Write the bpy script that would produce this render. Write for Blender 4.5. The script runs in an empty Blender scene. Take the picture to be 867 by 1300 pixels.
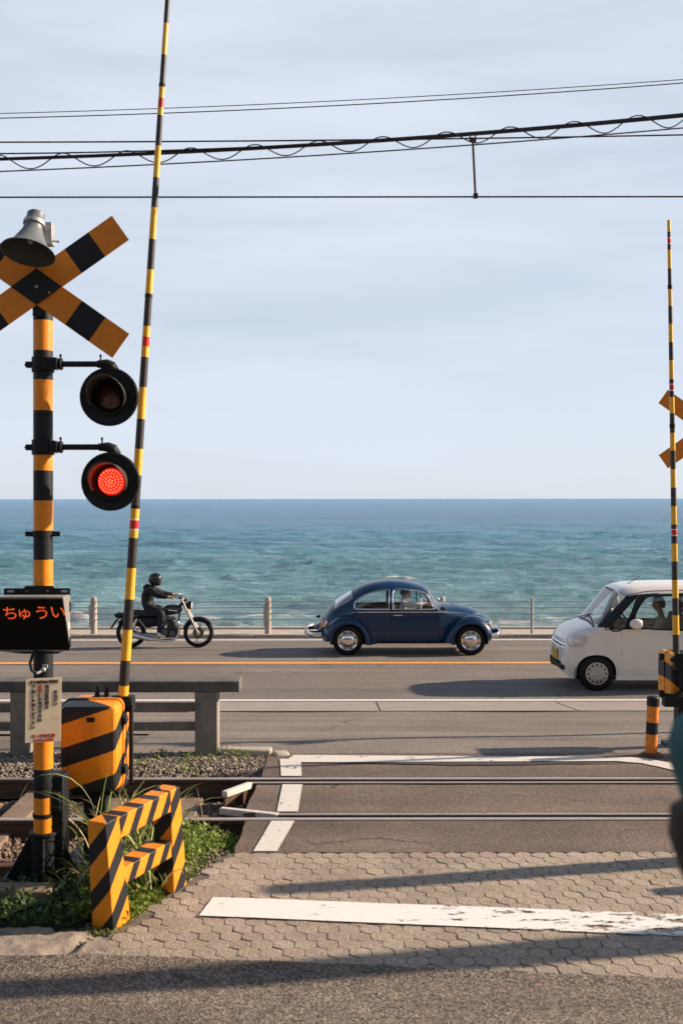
import bpy, bmesh, math, random
import numpy as np
from mathutils import Vector, Matrix, noise as mnoise

R = math.radians
random.seed(7)
rng = np.random.default_rng(11)
C = bpy.context.scene.collection
scene = bpy.context.scene

# ------------------------------------------------------------------ camera
F = 1350.0          # focal length in photo pixels (photo 867 x 1300)
CAMZ = 2.30
HOR = 633.0
cam = bpy.data.cameras.new('camera')
cam_o = bpy.data.objects.new('camera', cam)
C.objects.link(cam_o)
cam_o.location = (0, 0, CAMZ)
cam_o.rotation_euler = (R(90), R(0.05), 0)
cam.sensor_fit = 'HORIZONTAL'
cam.sensor_width = 36
cam.lens = 36 * F / 867
cam.shift_y = -(650 - HOR) / 867
cam.clip_start = 0.1
cam.clip_end = 90000
cam.dof.use_dof = True
cam.dof.focus_distance = 14.0
cam.dof.aperture_fstop = 5.8
scene.camera = cam_o

# ------------------------------------------------------------------ light
SUN_EL, SUN_AZ = 25.0, 10.5      # azimuth: degrees from +X towards +Y
sd = Vector((math.cos(R(SUN_EL)) * math.cos(R(SUN_AZ)), math.cos(R(SUN_EL)) * math.sin(R(SUN_AZ)), math.sin(R(SUN_EL))))
sun = bpy.data.lights.new('sun', 'SUN')
sun.energy = 5.0
sun.angle = R(0.9)
sun.color = (1.0, 0.79, 0.59)
sun_o = bpy.data.objects.new('sun', sun)
C.objects.link(sun_o)
sun_o.rotation_euler = sd.to_track_quat('Z', 'Y').to_euler()

world = bpy.data.worlds.new('World')
scene.world = world
world.use_nodes = True
wt = world.node_tree
wt.nodes.clear()
def wn(t, **k):
    n = wt.nodes.new(t)
    for a, b in k.items(): setattr(n, a, b)
    return n
wo = wn('ShaderNodeOutputWorld'); bg = wn('ShaderNodeBackground')
sky = wn('ShaderNodeTexSky', sky_type='NISHITA', sun_disc=False)
sky.sun_elevation = R(SUN_EL)
sky.sun_rotation = R(90 - SUN_AZ)
sky.air_density = 1.0; sky.dust_density = 0.4; sky.ozone_density = 2.0
bg.inputs['Strength'].default_value = 0.06
tc = wn('ShaderNodeTexCoord')
mp = wn('ShaderNodeMapping'); mp.inputs['Scale'].default_value = (1.0, 1.0, 7.0)
mp.inputs['Rotation'].default_value = (R(4), R(-7), 0)
nz = wn('ShaderNodeTexNoise'); nz.inputs['Scale'].default_value = 1.7; nz.inputs['Detail'].default_value = 7; nz.inputs['Roughness'].default_value = 0.55
nz.inputs['Distortion'].default_value = 0.35
rp = wn('ShaderNodeValToRGB')
rp.color_ramp.elements[0].position = 0.33; rp.color_ramp.elements[0].color = (0.66, 0.66, 0.66, 1)
rp.color_ramp.elements[1].position = 0.66; rp.color_ramp.elements[1].color = (0.95, 0.95, 0.95, 1)
sx_ = wn('ShaderNodeSeparateXYZ'); wt.links.new(tc.outputs['Generated'], sx_.inputs[0])
fo = wn('ShaderNodeMapRange'); fo.inputs['From Min'].default_value = 0.46; fo.inputs['From Max'].default_value = 0.66; fo.inputs['To Min'].default_value = 1.0; fo.inputs['To Max'].default_value = 0.1
wt.links.new(sx_.outputs[2], fo.inputs['Value'])
mu = wn('ShaderNodeMath', operation='MULTIPLY')
mx = wn('ShaderNodeMix', data_type='RGBA')
mx.inputs[7].default_value = (7.10, 7.75, 8.85, 1)     # thin high cloud
wt.links.new(tc.outputs['Generated'], mp.inputs['Vector'])
wt.links.new(mp.outputs[0], nz.inputs['Vector'])
wt.links.new(nz.outputs['Fac'], rp.inputs['Fac'])
wt.links.new(rp.outputs[0], mu.inputs[0]); wt.links.new(fo.outputs[0], mu.inputs[1]); wt.links.new(mu.outputs[0], mx.inputs[0])
wt.links.new(sky.outputs[0], mx.inputs[6])
wt.links.new(mx.outputs[2], bg.inputs['Color'])
wt.links.new(bg.outputs[0], wo.inputs[0])

scene.view_settings.view_transform = 'Standard'
scene.view_settings.look = 'None'
scene.view_settings.gamma = 1
scene.view_settings.exposure = 0.83
scene.view_settings.use_curve_mapping = False
scene.cycles.max_bounces = 8
scene.cycles.transparent_max_bounces = 24

# ------------------------------------------------------------------ helpers
def PX(px, py, d):
    return Vector(((px - 433.5) / F * d, d, CAMZ - (py - HOR) / F * d))

def gz(y):
    """height of the paved ground across the street axis"""
    if y < 5.0: return 0.15 * (5.0 - y)
    if y < 9.7: return 0.0
    if y < 15.6: return -0.69 * (y - 9.7) / 5.9
    return -0.69 - 0.0245 * (y - 15.6)

def gzs(y):  # rounded version
    return sum(gz(y + o) for o in (-0.35, -0.2, 0, 0.2, 0.35)) / 5

class MB:
    def __init__(s): s.v = []; s.f = []; s.m = []; s.sm = []; s.c = None
    def add(s, vs, fs, mi=0, smooth=False):
        b = len(s.v); s.v += [tuple(v) for v in vs]
        for f in fs: s.f.append(tuple(b + i for i in f)); s.m.append(mi); s.sm.append(smooth)
        return b
    def box(s, c, size, rot=None, mi=0):
        x, y, z = [a / 2 for a in size]
        vs = [Vector((sx * x, sy * y, sz * z)) for sz in (-1, 1) for sy in (-1, 1) for sx in (-1, 1)]
        if rot is not None: vs = [rot @ v for v in vs]
        vs = [v + Vector(c) for v in vs]
        s.add(vs, [(0, 2, 3, 1), (4, 5, 7, 6), (0, 1, 5, 4), (2, 6, 7, 3), (0, 4, 6, 2), (1, 3, 7, 5)], mi)
        return s
    def hexa(s, pts, mi=0):   # 8 points: bottom 4 ccw, top 4 ccw
        s.add(pts, [(3, 2, 1, 0), (4, 5, 6, 7), (0, 1, 5, 4), (1, 2, 6, 5), (2, 3, 7, 6), (3, 0, 4, 7)], mi)
        return s
    def rings(s, rings, mi=0, smooth=True, cap=True, mis=None, closed=True):
        n = len(rings[0]); b = len(s.v)
        for r in rings: s.v += [tuple(p) for p in r]
        for i in range(len(rings) - 1):
            m = mis[i] if mis else mi
            for j in range(n if closed else n - 1):
                k = (j + 1) % n
                s.f.append((b + i * n + j, b + i * n + k, b + (i + 1) * n + k, b + (i + 1) * n + j)); s.m.append(m); s.sm.append(smooth)
        if cap and closed:
            s.f.append(tuple(b + j for j in reversed(range(n)))); s.m.append(mis[0] if mis else mi); s.sm.append(False)
            e = b + (len(rings) - 1) * n
            s.f.append(tuple(e + j for j in range(n))); s.m.append(mis[-1] if mis else mi); s.sm.append(False)
        return s
    def cyl(s, p0, p1, r0, r1=None, n=16, mi=0, cap=True, smooth=True):
        if r1 is None: r1 = r0
        return s.tube([p0, p1], [r0, r1], n, mi, cap, smooth)
    def tube(s, pts, r, n=8, mi=0, cap=True, smooth=True, mis=None, closed=False):
        pts = [Vector(p) for p in pts]
        if not isinstance(r, (list, tuple)): r = [r] * len(pts)
        rings = []; N = len(pts)
        up = None
        for i, p in enumerate(pts):
            if closed: t = pts[(i + 1) % N] - pts[(i - 1) % N]
            else: t = pts[min(i + 1, N - 1)] - pts[max(i - 1, 0)]
            t.normalize()
            if up is None:
                up = Vector((0, 0, 1)) if abs(t.z) < 0.9 else Vector((0, 1, 0))
            a = t.cross(up)
            if a.length < 1e-5: a = t.cross(Vector((1, 0, 0)))
            a.normalize(); b = a.cross(t).normalized(); up = b
            rings.append([p + (a * math.cos(2 * math.pi * k / n) + b * math.sin(2 * math.pi * k / n)) * r[i] for k in range(n)])
        if closed: rings.append(rings[0]); cap = False
        return s.rings(rings, mi, smooth, cap, mis)
    def lathe(s, c, axis, prof, n=24, mi=0, mis=None, a0=0, a1=360, smooth=True, sx=1.0):
        """prof: (radius, offset along axis)"""
        c = Vector(c); ax = Vector(axis).normalized()
        up = Vector((0, 0, 1)) if abs(ax.z) < 0.9 else Vector((0, 1, 0))
        a = up.cross(ax).normalized(); b = ax.cross(a).normalized()
        full = (a1 - a0) >= 360
        angs = [R(a0 + (a1 - a0) * k / (n if full else n - 1)) for k in range(n)]
        rings = [[c + ax * o + (a * math.cos(t) * sx + b * math.sin(t)) * max(r, 1e-4) for t in angs] for r, o in prof]
        return s.rings(rings, mi, smooth, False, mis, closed=full)
    def sphere(s, c, r, n=14, m=9, mi=0, rot=None):
        if not hasattr(r, '__len__'): r = (r, r, r)
        rings = []
        for i in range(m + 1):
            th = math.pi * i / m
            ring = []
            for k in range(n):
                ph = 2 * math.pi * k / n
                v = Vector((r[0] * max(math.sin(th), 1e-3) * math.cos(ph), r[1] * max(math.sin(th), 1e-3) * math.sin(ph), -r[2] * math.cos(th)))
                if rot is not None: v = rot @ v
                ring.append(v + Vector(c))
            rings.append(ring)
        return s.rings(rings, mi, True, True)
    def prism(s, poly, axis, a, b, mi=0, mi_side=None):
        """poly of 2D points extruded along axis 'x','y','z' from a to b"""
        def P(p, t):
            return {'y': (p[0], t, p[1]), 'x': (t, p[0], p[1]), 'z': (p[0], p[1], t)}[axis]
        n = len(poly)
        bb = s.add([P(p, a) for p in poly] + [P(p, b) for p in poly], [], mi)
        area = sum(poly[i][0] * poly[(i + 1) % n][1] - poly[(i + 1) % n][0] * poly[i][1] for i in range(n))
        for f in ([tuple(reversed(range(n))), tuple(range(n, 2 * n))]):
            s.f.append(tuple(bb + i for i in f)); s.m.append(mi); s.sm.append(False)
        for i in range(n):
            j = (i + 1) % n
            s.f.append((bb + i, bb + j, bb + n + j, bb + n + i)); s.m.append(mi if mi_side is None else mi_side); s.sm.append(False)
        return s
    def grid(s, P, mi=0, smooth=True):
        n, m = len(P), len(P[0]); b = len(s.v)
        for r in P: s.v += [tuple(p) for p in r]
        for i in range(n - 1):
            for j in range(m - 1):
                s.f.append((b + i * m + j, b + i * m + j + 1, b + (i + 1) * m + j + 1, b + (i + 1) * m + j)); s.m.append(mi); s.sm.append(smooth)
        return s
    def build(s, name, mats, parent=None, bevel=0, sharp=40, fixn=True, seg=2, loc=None, solid=0):
        me = bpy.data.meshes.new(name)
        me.from_pydata(s.v, [], s.f)
        if not isinstance(mats, (list, tuple)): mats = [mats]
        for m in mats: me.materials.append(m)
        me.polygons.foreach_set('material_index', s.m)
        if s.c is not None:
            at = me.color_attributes.new('tint', 'FLOAT_COLOR', 'POINT')
            at.data.foreach_set('color', np.asarray(s.c, dtype=np.float32).ravel())
        me.update()
        if fixn:
            bm = bmesh.new(); bm.from_mesh(me)
            bmesh.ops.recalc_face_normals(bm, faces=bm.faces)
            bm.to_mesh(me); bm.free()
        me.polygons.foreach_set('use_smooth', s.sm if not bevel else [True] * len(s.f))
        if any(s.sm) or bevel:
            try: me.set_sharp_from_angle(angle=R(sharp))
            except Exception: pass
        o = bpy.data.objects.new(name, me)
        C.objects.link(o)
        if parent: o.parent = parent
        if loc is not None: o.location = loc
        if solid:
            md = o.modifiers.new('solid', 'SOLIDIFY'); md.thickness = solid; md.offset = -1
        if bevel:
            md = o.modifiers.new('bevel', 'BEVEL'); md.width = bevel; md.segments = seg; md.limit_method = 'ANGLE'; md.angle_limit = R(30)
            md.harden_normals = False
        return o

def build_each(mb, name, mats, parent=None, **k):
    """every loose piece of the builder becomes an object of its own"""
    par = list(range(len(mb.v)))
    def find(a):
        while par[a] != a: par[a] = par[par[a]]; a = par[a]
        return a
    for f in mb.f:
        r = find(f[0])
        for i in f[1:]: par[find(i)] = r
    groups = {}
    for q, f in enumerate(mb.f): groups.setdefault(find(f[0]), []).append(q)
    out = []
    for qs in groups.values():
        b = MB(); im = {}
        for q in qs:
            f = []
            for i in mb.f[q]:
                if i not in im: im[i] = len(b.v); b.v.append(mb.v[i])
                f.append(im[i])
            b.f.append(tuple(f)); b.m.append(mb.m[q]); b.sm.append(mb.sm[q])
        out.append(b.build(name, mats, parent, **k))
    return out
def tag(o, label=None, cat=None, group=None, kind=None):
    if label: o['label'] = label
    if cat: o['category'] = cat
    if group: o['group'] = group
    if kind: o['kind'] = kind
    return o
def thing(name, label, cat, loc=(0, 0, 0), rz=0, group=None):
    o = bpy.data.objects.new(name, None); C.objects.link(o)
    o.empty_display_size = 0.2
    o.location = loc; o.rotation_euler = (0, 0, rz)
    return tag(o, label, cat, group)
def struct(o): o['kind'] = 'structure'; return o

# ------------------------------------------------------------------ materials
def nt(name):
    m = bpy.data.materials.new(name); m.use_nodes = True
    t = m.node_tree; t.nodes.clear()
    out = t.nodes.new('ShaderNodeOutputMaterial'); p = t.nodes.new('ShaderNodeBsdfPrincipled')
    t.links.new(p.outputs[0], out.inputs[0])
    return m, t, p, out
def N(t, ty, ins=None, **k):
    n = t.nodes.new(ty)
    for a, b in k.items(): setattr(n, a, b)
    if ins:
        for a, b in ins.items():
            if isinstance(b, bpy.types.NodeSocket): t.links.new(b, n.inputs[a])
            else: n.inputs[a].default_value = b
    return n
def col4(c): return (c[0], c[1], c[2], 1)
def ramp(t, fac, stops):
    n = t.nodes.new('ShaderNodeValToRGB'); t.links.new(fac, n.inputs[0])
    el = n.color_ramp.elements
    while len(el) < len(stops): el.new(0.5)
    for e, (p, c) in zip(el, stops):
        e.position = p; e.color = col4(c) if hasattr(c, '__len__') else (c, c, c, 1)
    return n.outputs[0]
def mixc(t, fac, a, b, blend='MIX'):
    n = t.nodes.new('ShaderNodeMix'); n.data_type = 'RGBA'; n.blend_type = blend
    for i, v in ((0, fac), (6, a), (7, b)):
        if isinstance(v, bpy.types.NodeSocket): t.links.new(v, n.inputs[i])
        elif hasattr(v, '__len__'): n.inputs[i].default_value = col4(v)
        else: n.inputs[i].default_value = v
    return n.outputs[2]
def coords(t, kind='Object', scale=(1, 1, 1)):
    c = t.nodes.new('ShaderNodeTexCoord'); m = t.nodes.new('ShaderNodeMapping')
    m.inputs['Scale'].default_value = scale
    t.links.new(c.outputs[kind], m.inputs['Vector'])
    return m.outputs[0]
def M(name, c, rough=0.5, metal=0.0, var=0.15, vs=8.0, dirt=0.0, dirtc=(0.08, 0.06, 0.045), bump=0.0, bs=60.0, spec=None, coat=0.0):
    """general painted / metal / stone surface with patchy colour, wear and bump"""
    m, t, p, out = nt(name)
    v = coords(t)
    n1 = N(t, 'ShaderNodeTexNoise', {'Vector': v, 'Scale': vs, 'Detail': 6.0, 'Roughness': 0.6})
    lo = tuple(x * (1 - var) for x in c); hi = tuple(min(x * (1 + var), 1) for x in c)
    cc = ramp(t, n1.outputs['Fac'], [(0.3, lo), (0.7, hi)])
    if dirt:
        n2 = N(t, 'ShaderNodeTexNoise', {'Vector': v, 'Scale': vs * 2.7, 'Detail': 8.0, 'Roughness': 0.7})
        f = ramp(t, n2.outputs['Fac'], [(0.52, 0.0), (0.72, dirt)])
        cc = mixc(t, f, cc, dirtc)
    t.links.new(cc, p.inputs['Base Color'])
    n3 = N(t, 'ShaderNodeTexNoise', {'Vector': v, 'Scale': vs * 3, 'Detail': 4.0})
    rr = N(t, 'ShaderNodeMapRange', {'Value': n3.outputs['Fac'], 'To Min': max(rough - 0.12, 0.02), 'To Max': min(rough + 0.12, 1)})
    t.links.new(rr.outputs[0], p.inputs['Roughness'])
    p.inputs['Metallic'].default_value = metal
    if spec is not None: p.inputs['Specular IOR Level'].default_value = spec
    if coat: p.inputs['Coat Weight'].default_value = coat; p.inputs['Coat Roughness'].default_value = 0.05
    if bump:
        n4 = N(t, 'ShaderNodeTexNoise', {'Vector': v, 'Scale': bs, 'Detail': 5.0, 'Roughness': 0.6})
        b = N(t, 'ShaderNodeBump', {'Height': n4.outputs['Fac'], 'Strength': bump, 'Distance': 0.01})
        t.links.new(b.outputs[0], p.inputs['Normal'])
    return m

def asphalt(name, dark, light, agg=220.0, patch=0.5, tint=1.0):
    m, t, p, out = nt(name)
    v = coords(t)
    big = N(t, 'ShaderNodeTexNoise', {'Vector': v, 'Scale': patch, 'Detail': 5.0, 'Roughness': 0.6})
    c0 = ramp(t, big.outputs['Fac'], [(0.3, dark), (0.7, light)])
    vs = coords(t, scale=(0.15, 2.2, 1))
    st = N(t, 'ShaderNodeTexNoise', {'Vector': vs, 'Scale': 1.0, 'Detail': 4.0})
    c0 = mixc(t, 0.75, c0, ramp(t, st.outputs['Fac'], [(0.3, 0.35), (0.7, 0.65)]), 'OVERLAY')
    vo = N(t, 'ShaderNodeTexVoronoi', {'Vector': v, 'Scale': agg})
    sp = N(t, 'ShaderNodeSeparateColor', {'Color': vo.outputs['Color']})
    c1 = mixc(t, min(0.75 * tint, 1.0), c0, ramp(t, sp.outputs[0], [(0.0, 0.5 - 0.30 * tint), (0.55, 0.47), (1.0, min(0.5 + 0.38 * tint, 0.98))]), 'OVERLAY')
    no = N(t, 'ShaderNodeTexNoise', {'Vector': v, 'Scale': agg * 0.22, 'Detail': 4.0})
    c2 = mixc(t, 0.5, c1, ramp(t, no.outputs['Fac'], [(0.35, 0.33), (0.65, 0.67)]), 'OVERLAY')
    # hairline cracks and a few oily spots
    wv = N(t, 'ShaderNodeTexNoise', {'Vector': v, 'Scale': 1.5, 'Detail': 5.0})
    ad = N(t, 'ShaderNodeVectorMath', {0: v, 1: wv.outputs['Color']}, operation='ADD')
    cr = N(t, 'ShaderNodeTexVoronoi', {'Vector': ad.outputs[0], 'Scale': 0.55}, feature='DISTANCE_TO_EDGE')
    msk = ramp(t, big.outputs['Fac'], [(0.48, 0.0), (0.60, 0.75)])
    cf = N(t, 'ShaderNodeMath', {0: ramp(t, cr.outputs['Distance'], [(0.004, 1.0), (0.012, 0.0)]), 1: msk}, operation='MULTIPLY')
    c2 = mixc(t, cf.outputs[0], c2, tuple(x * 0.35 for x in dark))
    ol = N(t, 'ShaderNodeTexNoise', {'Vector': v, 'Scale': 2.3, 'Detail': 3.0})
    c2 = mixc(t, ramp(t, ol.outputs['Fac'], [(0.66, 0.0), (0.76, 0.35)]), c2, tuple(x * 0.5 for x in dark))
    t.links.new(c2, p.inputs['Base Color'])
    p.inputs['Roughness'].default_value = 0.88
    h = N(t, 'ShaderNodeMath', {0: vo.outputs['Distance'], 1: no.outputs['Fac']}, operation='ADD')
    b = N(t, 'ShaderNodeBump', {'Height': h.outputs[0], 'Strength': 0.7, 'Distance': 0.006})
    t.links.new(b.outputs[0], p.inputs['Normal'])
    return m

def paint_line(name, c, wear=0.5, scale=9.0, grad=None, stretch=(1, 1, 1)):
    """worn road paint: where it has flaked off the surface below shows"""
    m, t, p, out = nt(name)
    v = coords(t, scale=stretch)
    n1 = N(t, 'ShaderNodeTexNoise', {'Vector': v, 'Scale': scale, 'Detail': 9.0, 'Roughness': 0.7})
    n2 = N(t, 'ShaderNodeTexNoise', {'Vector': v, 'Scale': scale * 6, 'Detail': 5.0, 'Roughness': 0.7})
    s = N(t, 'ShaderNodeMath', {0: n1.outputs['Fac'], 1: N(t, 'ShaderNodeMath', {0: n2.outputs['Fac'], 1: 0.45}, operation='MULTIPLY').outputs[0]}, operation='ADD')
    val = s.outputs[0]
    if grad:   # more wear towards +X
        sx = N(t, 'ShaderNodeSeparateXYZ', {0: coords(t)})
        g = N(t, 'ShaderNodeMapRange', {'Value': sx.outputs[0], 'From Min': grad[0], 'From Max': grad[1], 'To Min': 0.0, 'To Max': grad[2]})
        val = N(t, 'ShaderNodeMath', {0: val, 1: g.outputs[0]}, operation='ADD').outputs[0]
    thr = 0.98 - wear * 0.3
    a = ramp(t, N(t, 'ShaderNodeMath', {0: val, 1: 0.6}, operation='MULTIPLY').outputs[0], [(thr * 0.6, 0.0), (thr * 0.6 + 0.015, 1.0)])
    cc = ramp(t, n2.outputs['Fac'], [(0.3, tuple(x * 0.8 for x in c)), (0.6, c)])
    t.links.new(cc, p.inputs['Base Color']); p.inputs['Roughness'].default_value = 0.7
    tr = N(t, 'ShaderNodeBsdfTransparent')
    mxs = N(t, 'ShaderNodeMixShader', {0: a, 1: p.outputs[0], 2: tr.outputs[0]})
    t.links.new(mxs.outputs[0], out.inputs[0])
    b = N(t, 'ShaderNodeBump', {'Height': n2.outputs['Fac'], 'Strength': 0.3, 'Distance': 0.004})
    t.links.new(b.outputs[0], p.inputs['Normal'])
    return m

def stripe_mat(name, ca, cb, vec, period, duty, phase=0.0, rough=0.45, dirt=0.35):
    """hazard stripes painted across a part: position along vec decides the colour"""
    m, t, p, out = nt(name)
    c = coords(t)
    d = N(t, 'ShaderNodeVectorMath', {0: c, 1: vec}, operation='DOT_PRODUCT')
    wob = N(t, 'ShaderNodeTexNoise', {'Vector': c, 'Scale': 25.0, 'Detail': 3.0})
    w = N(t, 'ShaderNodeMath', {0: wob.outputs['Fac'], 1: 0.006}, operation='MULTIPLY')
    a = N(t, 'ShaderNodeMath', {0: d.outputs['Value'], 1: w.outputs[0]}, operation='ADD')
    a = N(t, 'ShaderNodeMath', {0: a.outputs[0], 1: phase}, operation='ADD')
    a = N(t, 'ShaderNodeMath', {0: a.outputs[0], 1: 1.0 / period}, operation='MULTIPLY')
    fr = N(t, 'ShaderNodeMath', {0: a.outputs[0]}, operation='FRACT')
    g = N(t, 'ShaderNodeMath', {0: fr.outputs[0], 1: duty}, operation='GREATER_THAN')
    n1 = N(t, 'ShaderNodeTexNoise', {'Vector': c, 'Scale': 7.0, 'Detail': 6.0})
    ya = ramp(t, n1.outputs['Fac'], [(0.3, tuple(x * 0.85 for x in ca)), (0.7, tuple(min(1, x * 1.1) for x in ca))])
    cc = mixc(t, g.outputs[0], cb, ya)
    n2 = N(t, 'ShaderNodeTexNoise', {'Vector': c, 'Scale': 38.0, 'Detail': 8.0, 'Roughness': 0.75})
    f = ramp(t, n2.outputs['Fac'], [(0.55, 0.0), (0.72, dirt)])
    cc = mixc(t, f, cc, (0.09, 0.055, 0.03))
    t.links.new(cc, p.inputs['Base Color'])
    p.inputs['Roughness'].default_value = rough; p.inputs['Specular IOR Level'].default_value = 0.3
    b = N(t, 'ShaderNodeBump', {'Height': n2.outputs['Fac'], 'Strength': 0.15, 'Distance': 0.004})
    t.links.new(b.outputs[0], p.inputs['Normal'])
    return m

def tinted(name, c, rough=0.8, bump=0.3, bs=90, transl=0.0):
    m, t, p, out = nt(name)
    at = N(t, 'ShaderNodeAttribute', attribute_name='tint')
    v = coords(t)
    n = N(t, 'ShaderNodeTexNoise', {'Vector': v, 'Scale': bs, 'Detail': 5.0})
    cc = mixc(t, 1.0, at.outputs['Color'], c, 'MULTIPLY')
    cc = mixc(t, 0.5, cc, ramp(t, n.outputs['Fac'], [(0.3, 0.35), (0.7, 0.65)]), 'OVERLAY')
    t.links.new(cc, p.inputs['Base Color']); p.inputs['Roughness'].default_value = rough
    if bump:
        b = N(t, 'ShaderNodeBump', {'Height': n.outputs['Fac'], 'Strength': bump, 'Distance': 0.006})
        t.links.new(b.outputs[0], p.inputs['Normal'])
    if transl:
        tl = N(t, 'ShaderNodeBsdfTranslucent', {'Color': cc})
        ms = N(t, 'ShaderNodeMixShader', {0: transl, 1: p.outputs[0], 2: tl.outputs[0]})
        t.links.new(ms.outputs[0], out.inputs[0])
    return m

def glass_mat(name, tintc=(0.8, 0.86, 0.86), refl=0.12, dark=0.0):
    m, t, p, out = nt(name)
    tr = N(t, 'ShaderNodeBsdfTransparent', {'Color': col4(tintc)})
    gl = N(t, 'ShaderNodeBsdfGlossy', {'Roughness': 0.03, 'Color': (1, 1, 1, 1)})
    fr = N(t, 'ShaderNodeFresnel', {'IOR': 1.5})
    ad = N(t, 'ShaderNodeMath', {0: fr.outputs[0], 1: refl}, operation='ADD', use_clamp=True)
    ms = N(t, 'ShaderNodeMixShader', {0: ad.outputs[0], 1: tr.outputs[0], 2: gl.outputs[0]})
    t.links.new(ms.outputs[0], out.inputs[0])
    return m
def emit(name, c, s):
    m, t, p, out = nt(name)
    p.inputs['Base Color'].default_value = col4(tuple(x * 0.5 for x in c)); p.inputs['Emission Color'].default_value = col4(c)
    p.inputs['Emission Strength'].default_value = s; p.inputs['Roughness'].default_value = 0.4
    return m

mt = {}
mt['yellow'] = M('post_yellow_paint', (0.80, 0.265, 0.013), 0.42, var=0.08, dirt=0.15, bump=0.05)
mt['yellow_board'] = M('board_amber_sheeting', (0.72, 0.225, 0.010), 0.5, var=0.08, dirt=0.2)
mt['yellow_boom'] = M('boom_yellow_paint', (0.85, 0.47, 0.035), 0.45, var=0.08, dirt=0.25)
mt['black'] = M('black_paint', (0.009, 0.013, 0.018), 0.55, var=0.2, dirt=0.15, dirtc=(0.07, 0.06, 0.05), bump=0.05, spec=0.3)
mt['black_boom'] = M('boom_black_paint', (0.028, 0.028, 0.030), 0.5, var=0.2, dirt=0.3, dirtc=(0.12, 0.10, 0.08))
mt['black_matte'] = M('matte_black_steel', (0.007, 0.010, 0.013), 0.6, var=0.2, bump=0.08, spec=0.3)
mt['red_band'] = M('red_reflector', (0.62, 0.025, 0.02), 0.35)
mt['white_band'] = M('white_reflector', (0.8, 0.78, 0.74), 0.4)
mt['rust'] = M('rusty_steel', (0.10, 0.055, 0.035), 0.75, 0.3, var=0.35, dirt=0.6, dirtc=(0.22, 0.10, 0.05), bump=0.3)
mt['grey_metal'] = M('grey_horn_enamel', (0.36, 0.38, 0.40), 0.45, 0.0, var=0.12, dirt=0.4)
mt['galv'] = M('galvanised_steel', (0.42, 0.42, 0.41), 0.5, 0.6, var=0.15, dirt=0.35)
mt['concrete'] = M('weathered_concrete', (0.36, 0.335, 0.30), 0.9, var=0.22, vs=5, dirt=0.45, dirtc=(0.12, 0.11, 0.09), bump=0.4)
mt['concrete_d'] = M('dark_beam_concrete', (0.105, 0.105, 0.098), 0.92, var=0.3, vs=4, dirt=0.5, dirtc=(0.05, 0.055, 0.05), bump=0.4)  # darker concrete tone for the fence top beams
mt['concrete_m'] = M('stained_grey_concrete', (0.21, 0.195, 0.172), 0.92, var=0.28, vs=5, dirt=0.5, dirtc=(0.08, 0.08, 0.07), bump=0.5)
mt['concrete_l'] = M('pale_concrete', (0.40, 0.355, 0.305), 0.9, var=0.22, vs=3, dirt=0.4, dirtc=(0.18, 0.16, 0.13), bump=0.35)
mt['chrome'] = M('chrome', (0.80, 0.80, 0.80), 0.12, 1.0, var=0.03)
mt['rubber'] = M('tyre_rubber', (0.008, 0.008, 0.009), 0.75, var=0.2, bump=0.1, spec=0.3)
mt['plastic'] = M('dark_plastic', (0.010, 0.012, 0.014), 0.5, var=0.15)
mt['interior'] = M('dark_upholstery', (0.035, 0.033, 0.032), 0.85, var=0.2)
mt['glass'] = glass_mat('car_glass', (0.93, 0.96, 0.95), 0.04)
mt['glass_dark'] = glass_mat('tinted_car_glass', (0.50, 0.56, 0.56), 0.05)
mt['lens'] = M('clear_lens', (0.62, 0.60, 0.54), 0.12, 0.0, var=0.25, vs=30, coat=1.0)
mt['amber'] = M('amber_lens', (0.75, 0.22, 0.03), 0.2, var=0.1, coat=0.6)
mt['red_lens'] = M('red_lens', (0.45, 0.02, 0.015), 0.2, var=0.1, coat=0.6)
mt['skin'] = M('skin', (0.50, 0.27, 0.18), 0.55, var=0.08)
mt['hair'] = M('black_hair', (0.018, 0.012, 0.010), 0.55, var=0.3, vs=60)
# ------------------------------------------------------------------ ground and roads
def sheet(name, xs, ys, zf, mat, dz=0.0, poly=None):
    mb = MB()
    mb.grid([[(x, y, zf(y) + dz) for x in xs] for y in ys])
    return struct(mb.build(name, mat, fixn=True))
def frange(a, b, s):
    n = max(1, int(round((b - a) / s))); return [a + (b - a) * i / n for i in range(n + 1)]

m_earth = M('dry_earth', (0.13, 0.105, 0.08), 0.95, var=0.3, vs=2, dirt=0.4, bump=0.6, bs=25)
m_sand = M('beach_sand', (0.30, 0.26, 0.21), 0.95, var=0.15, vs=0.3, bump=0.3, bs=8)
m_road = asphalt('coast_road_asphalt', (0.142, 0.124, 0.112), (0.195, 0.170, 0.152), 170, 0.35)
m_road2 = asphalt('approach_asphalt', (0.155, 0.132, 0.114), (0.215, 0.184, 0.158), 150, 0.6)
m_deck = asphalt('crossing_asphalt', (0.105, 0.078, 0.062), (0.170, 0.130, 0.104), 150, 1.1)
m_near = asphalt('coarse_near_asphalt', (0.112, 0.088, 0.068), (0.182, 0.150, 0.118), 105, 1.0, 1.45)
m_shoulder = asphalt('shoulder_asphalt', (0.185, 0.165, 0.150), (0.235, 0.21, 0.19), 150, 0.6)

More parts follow.
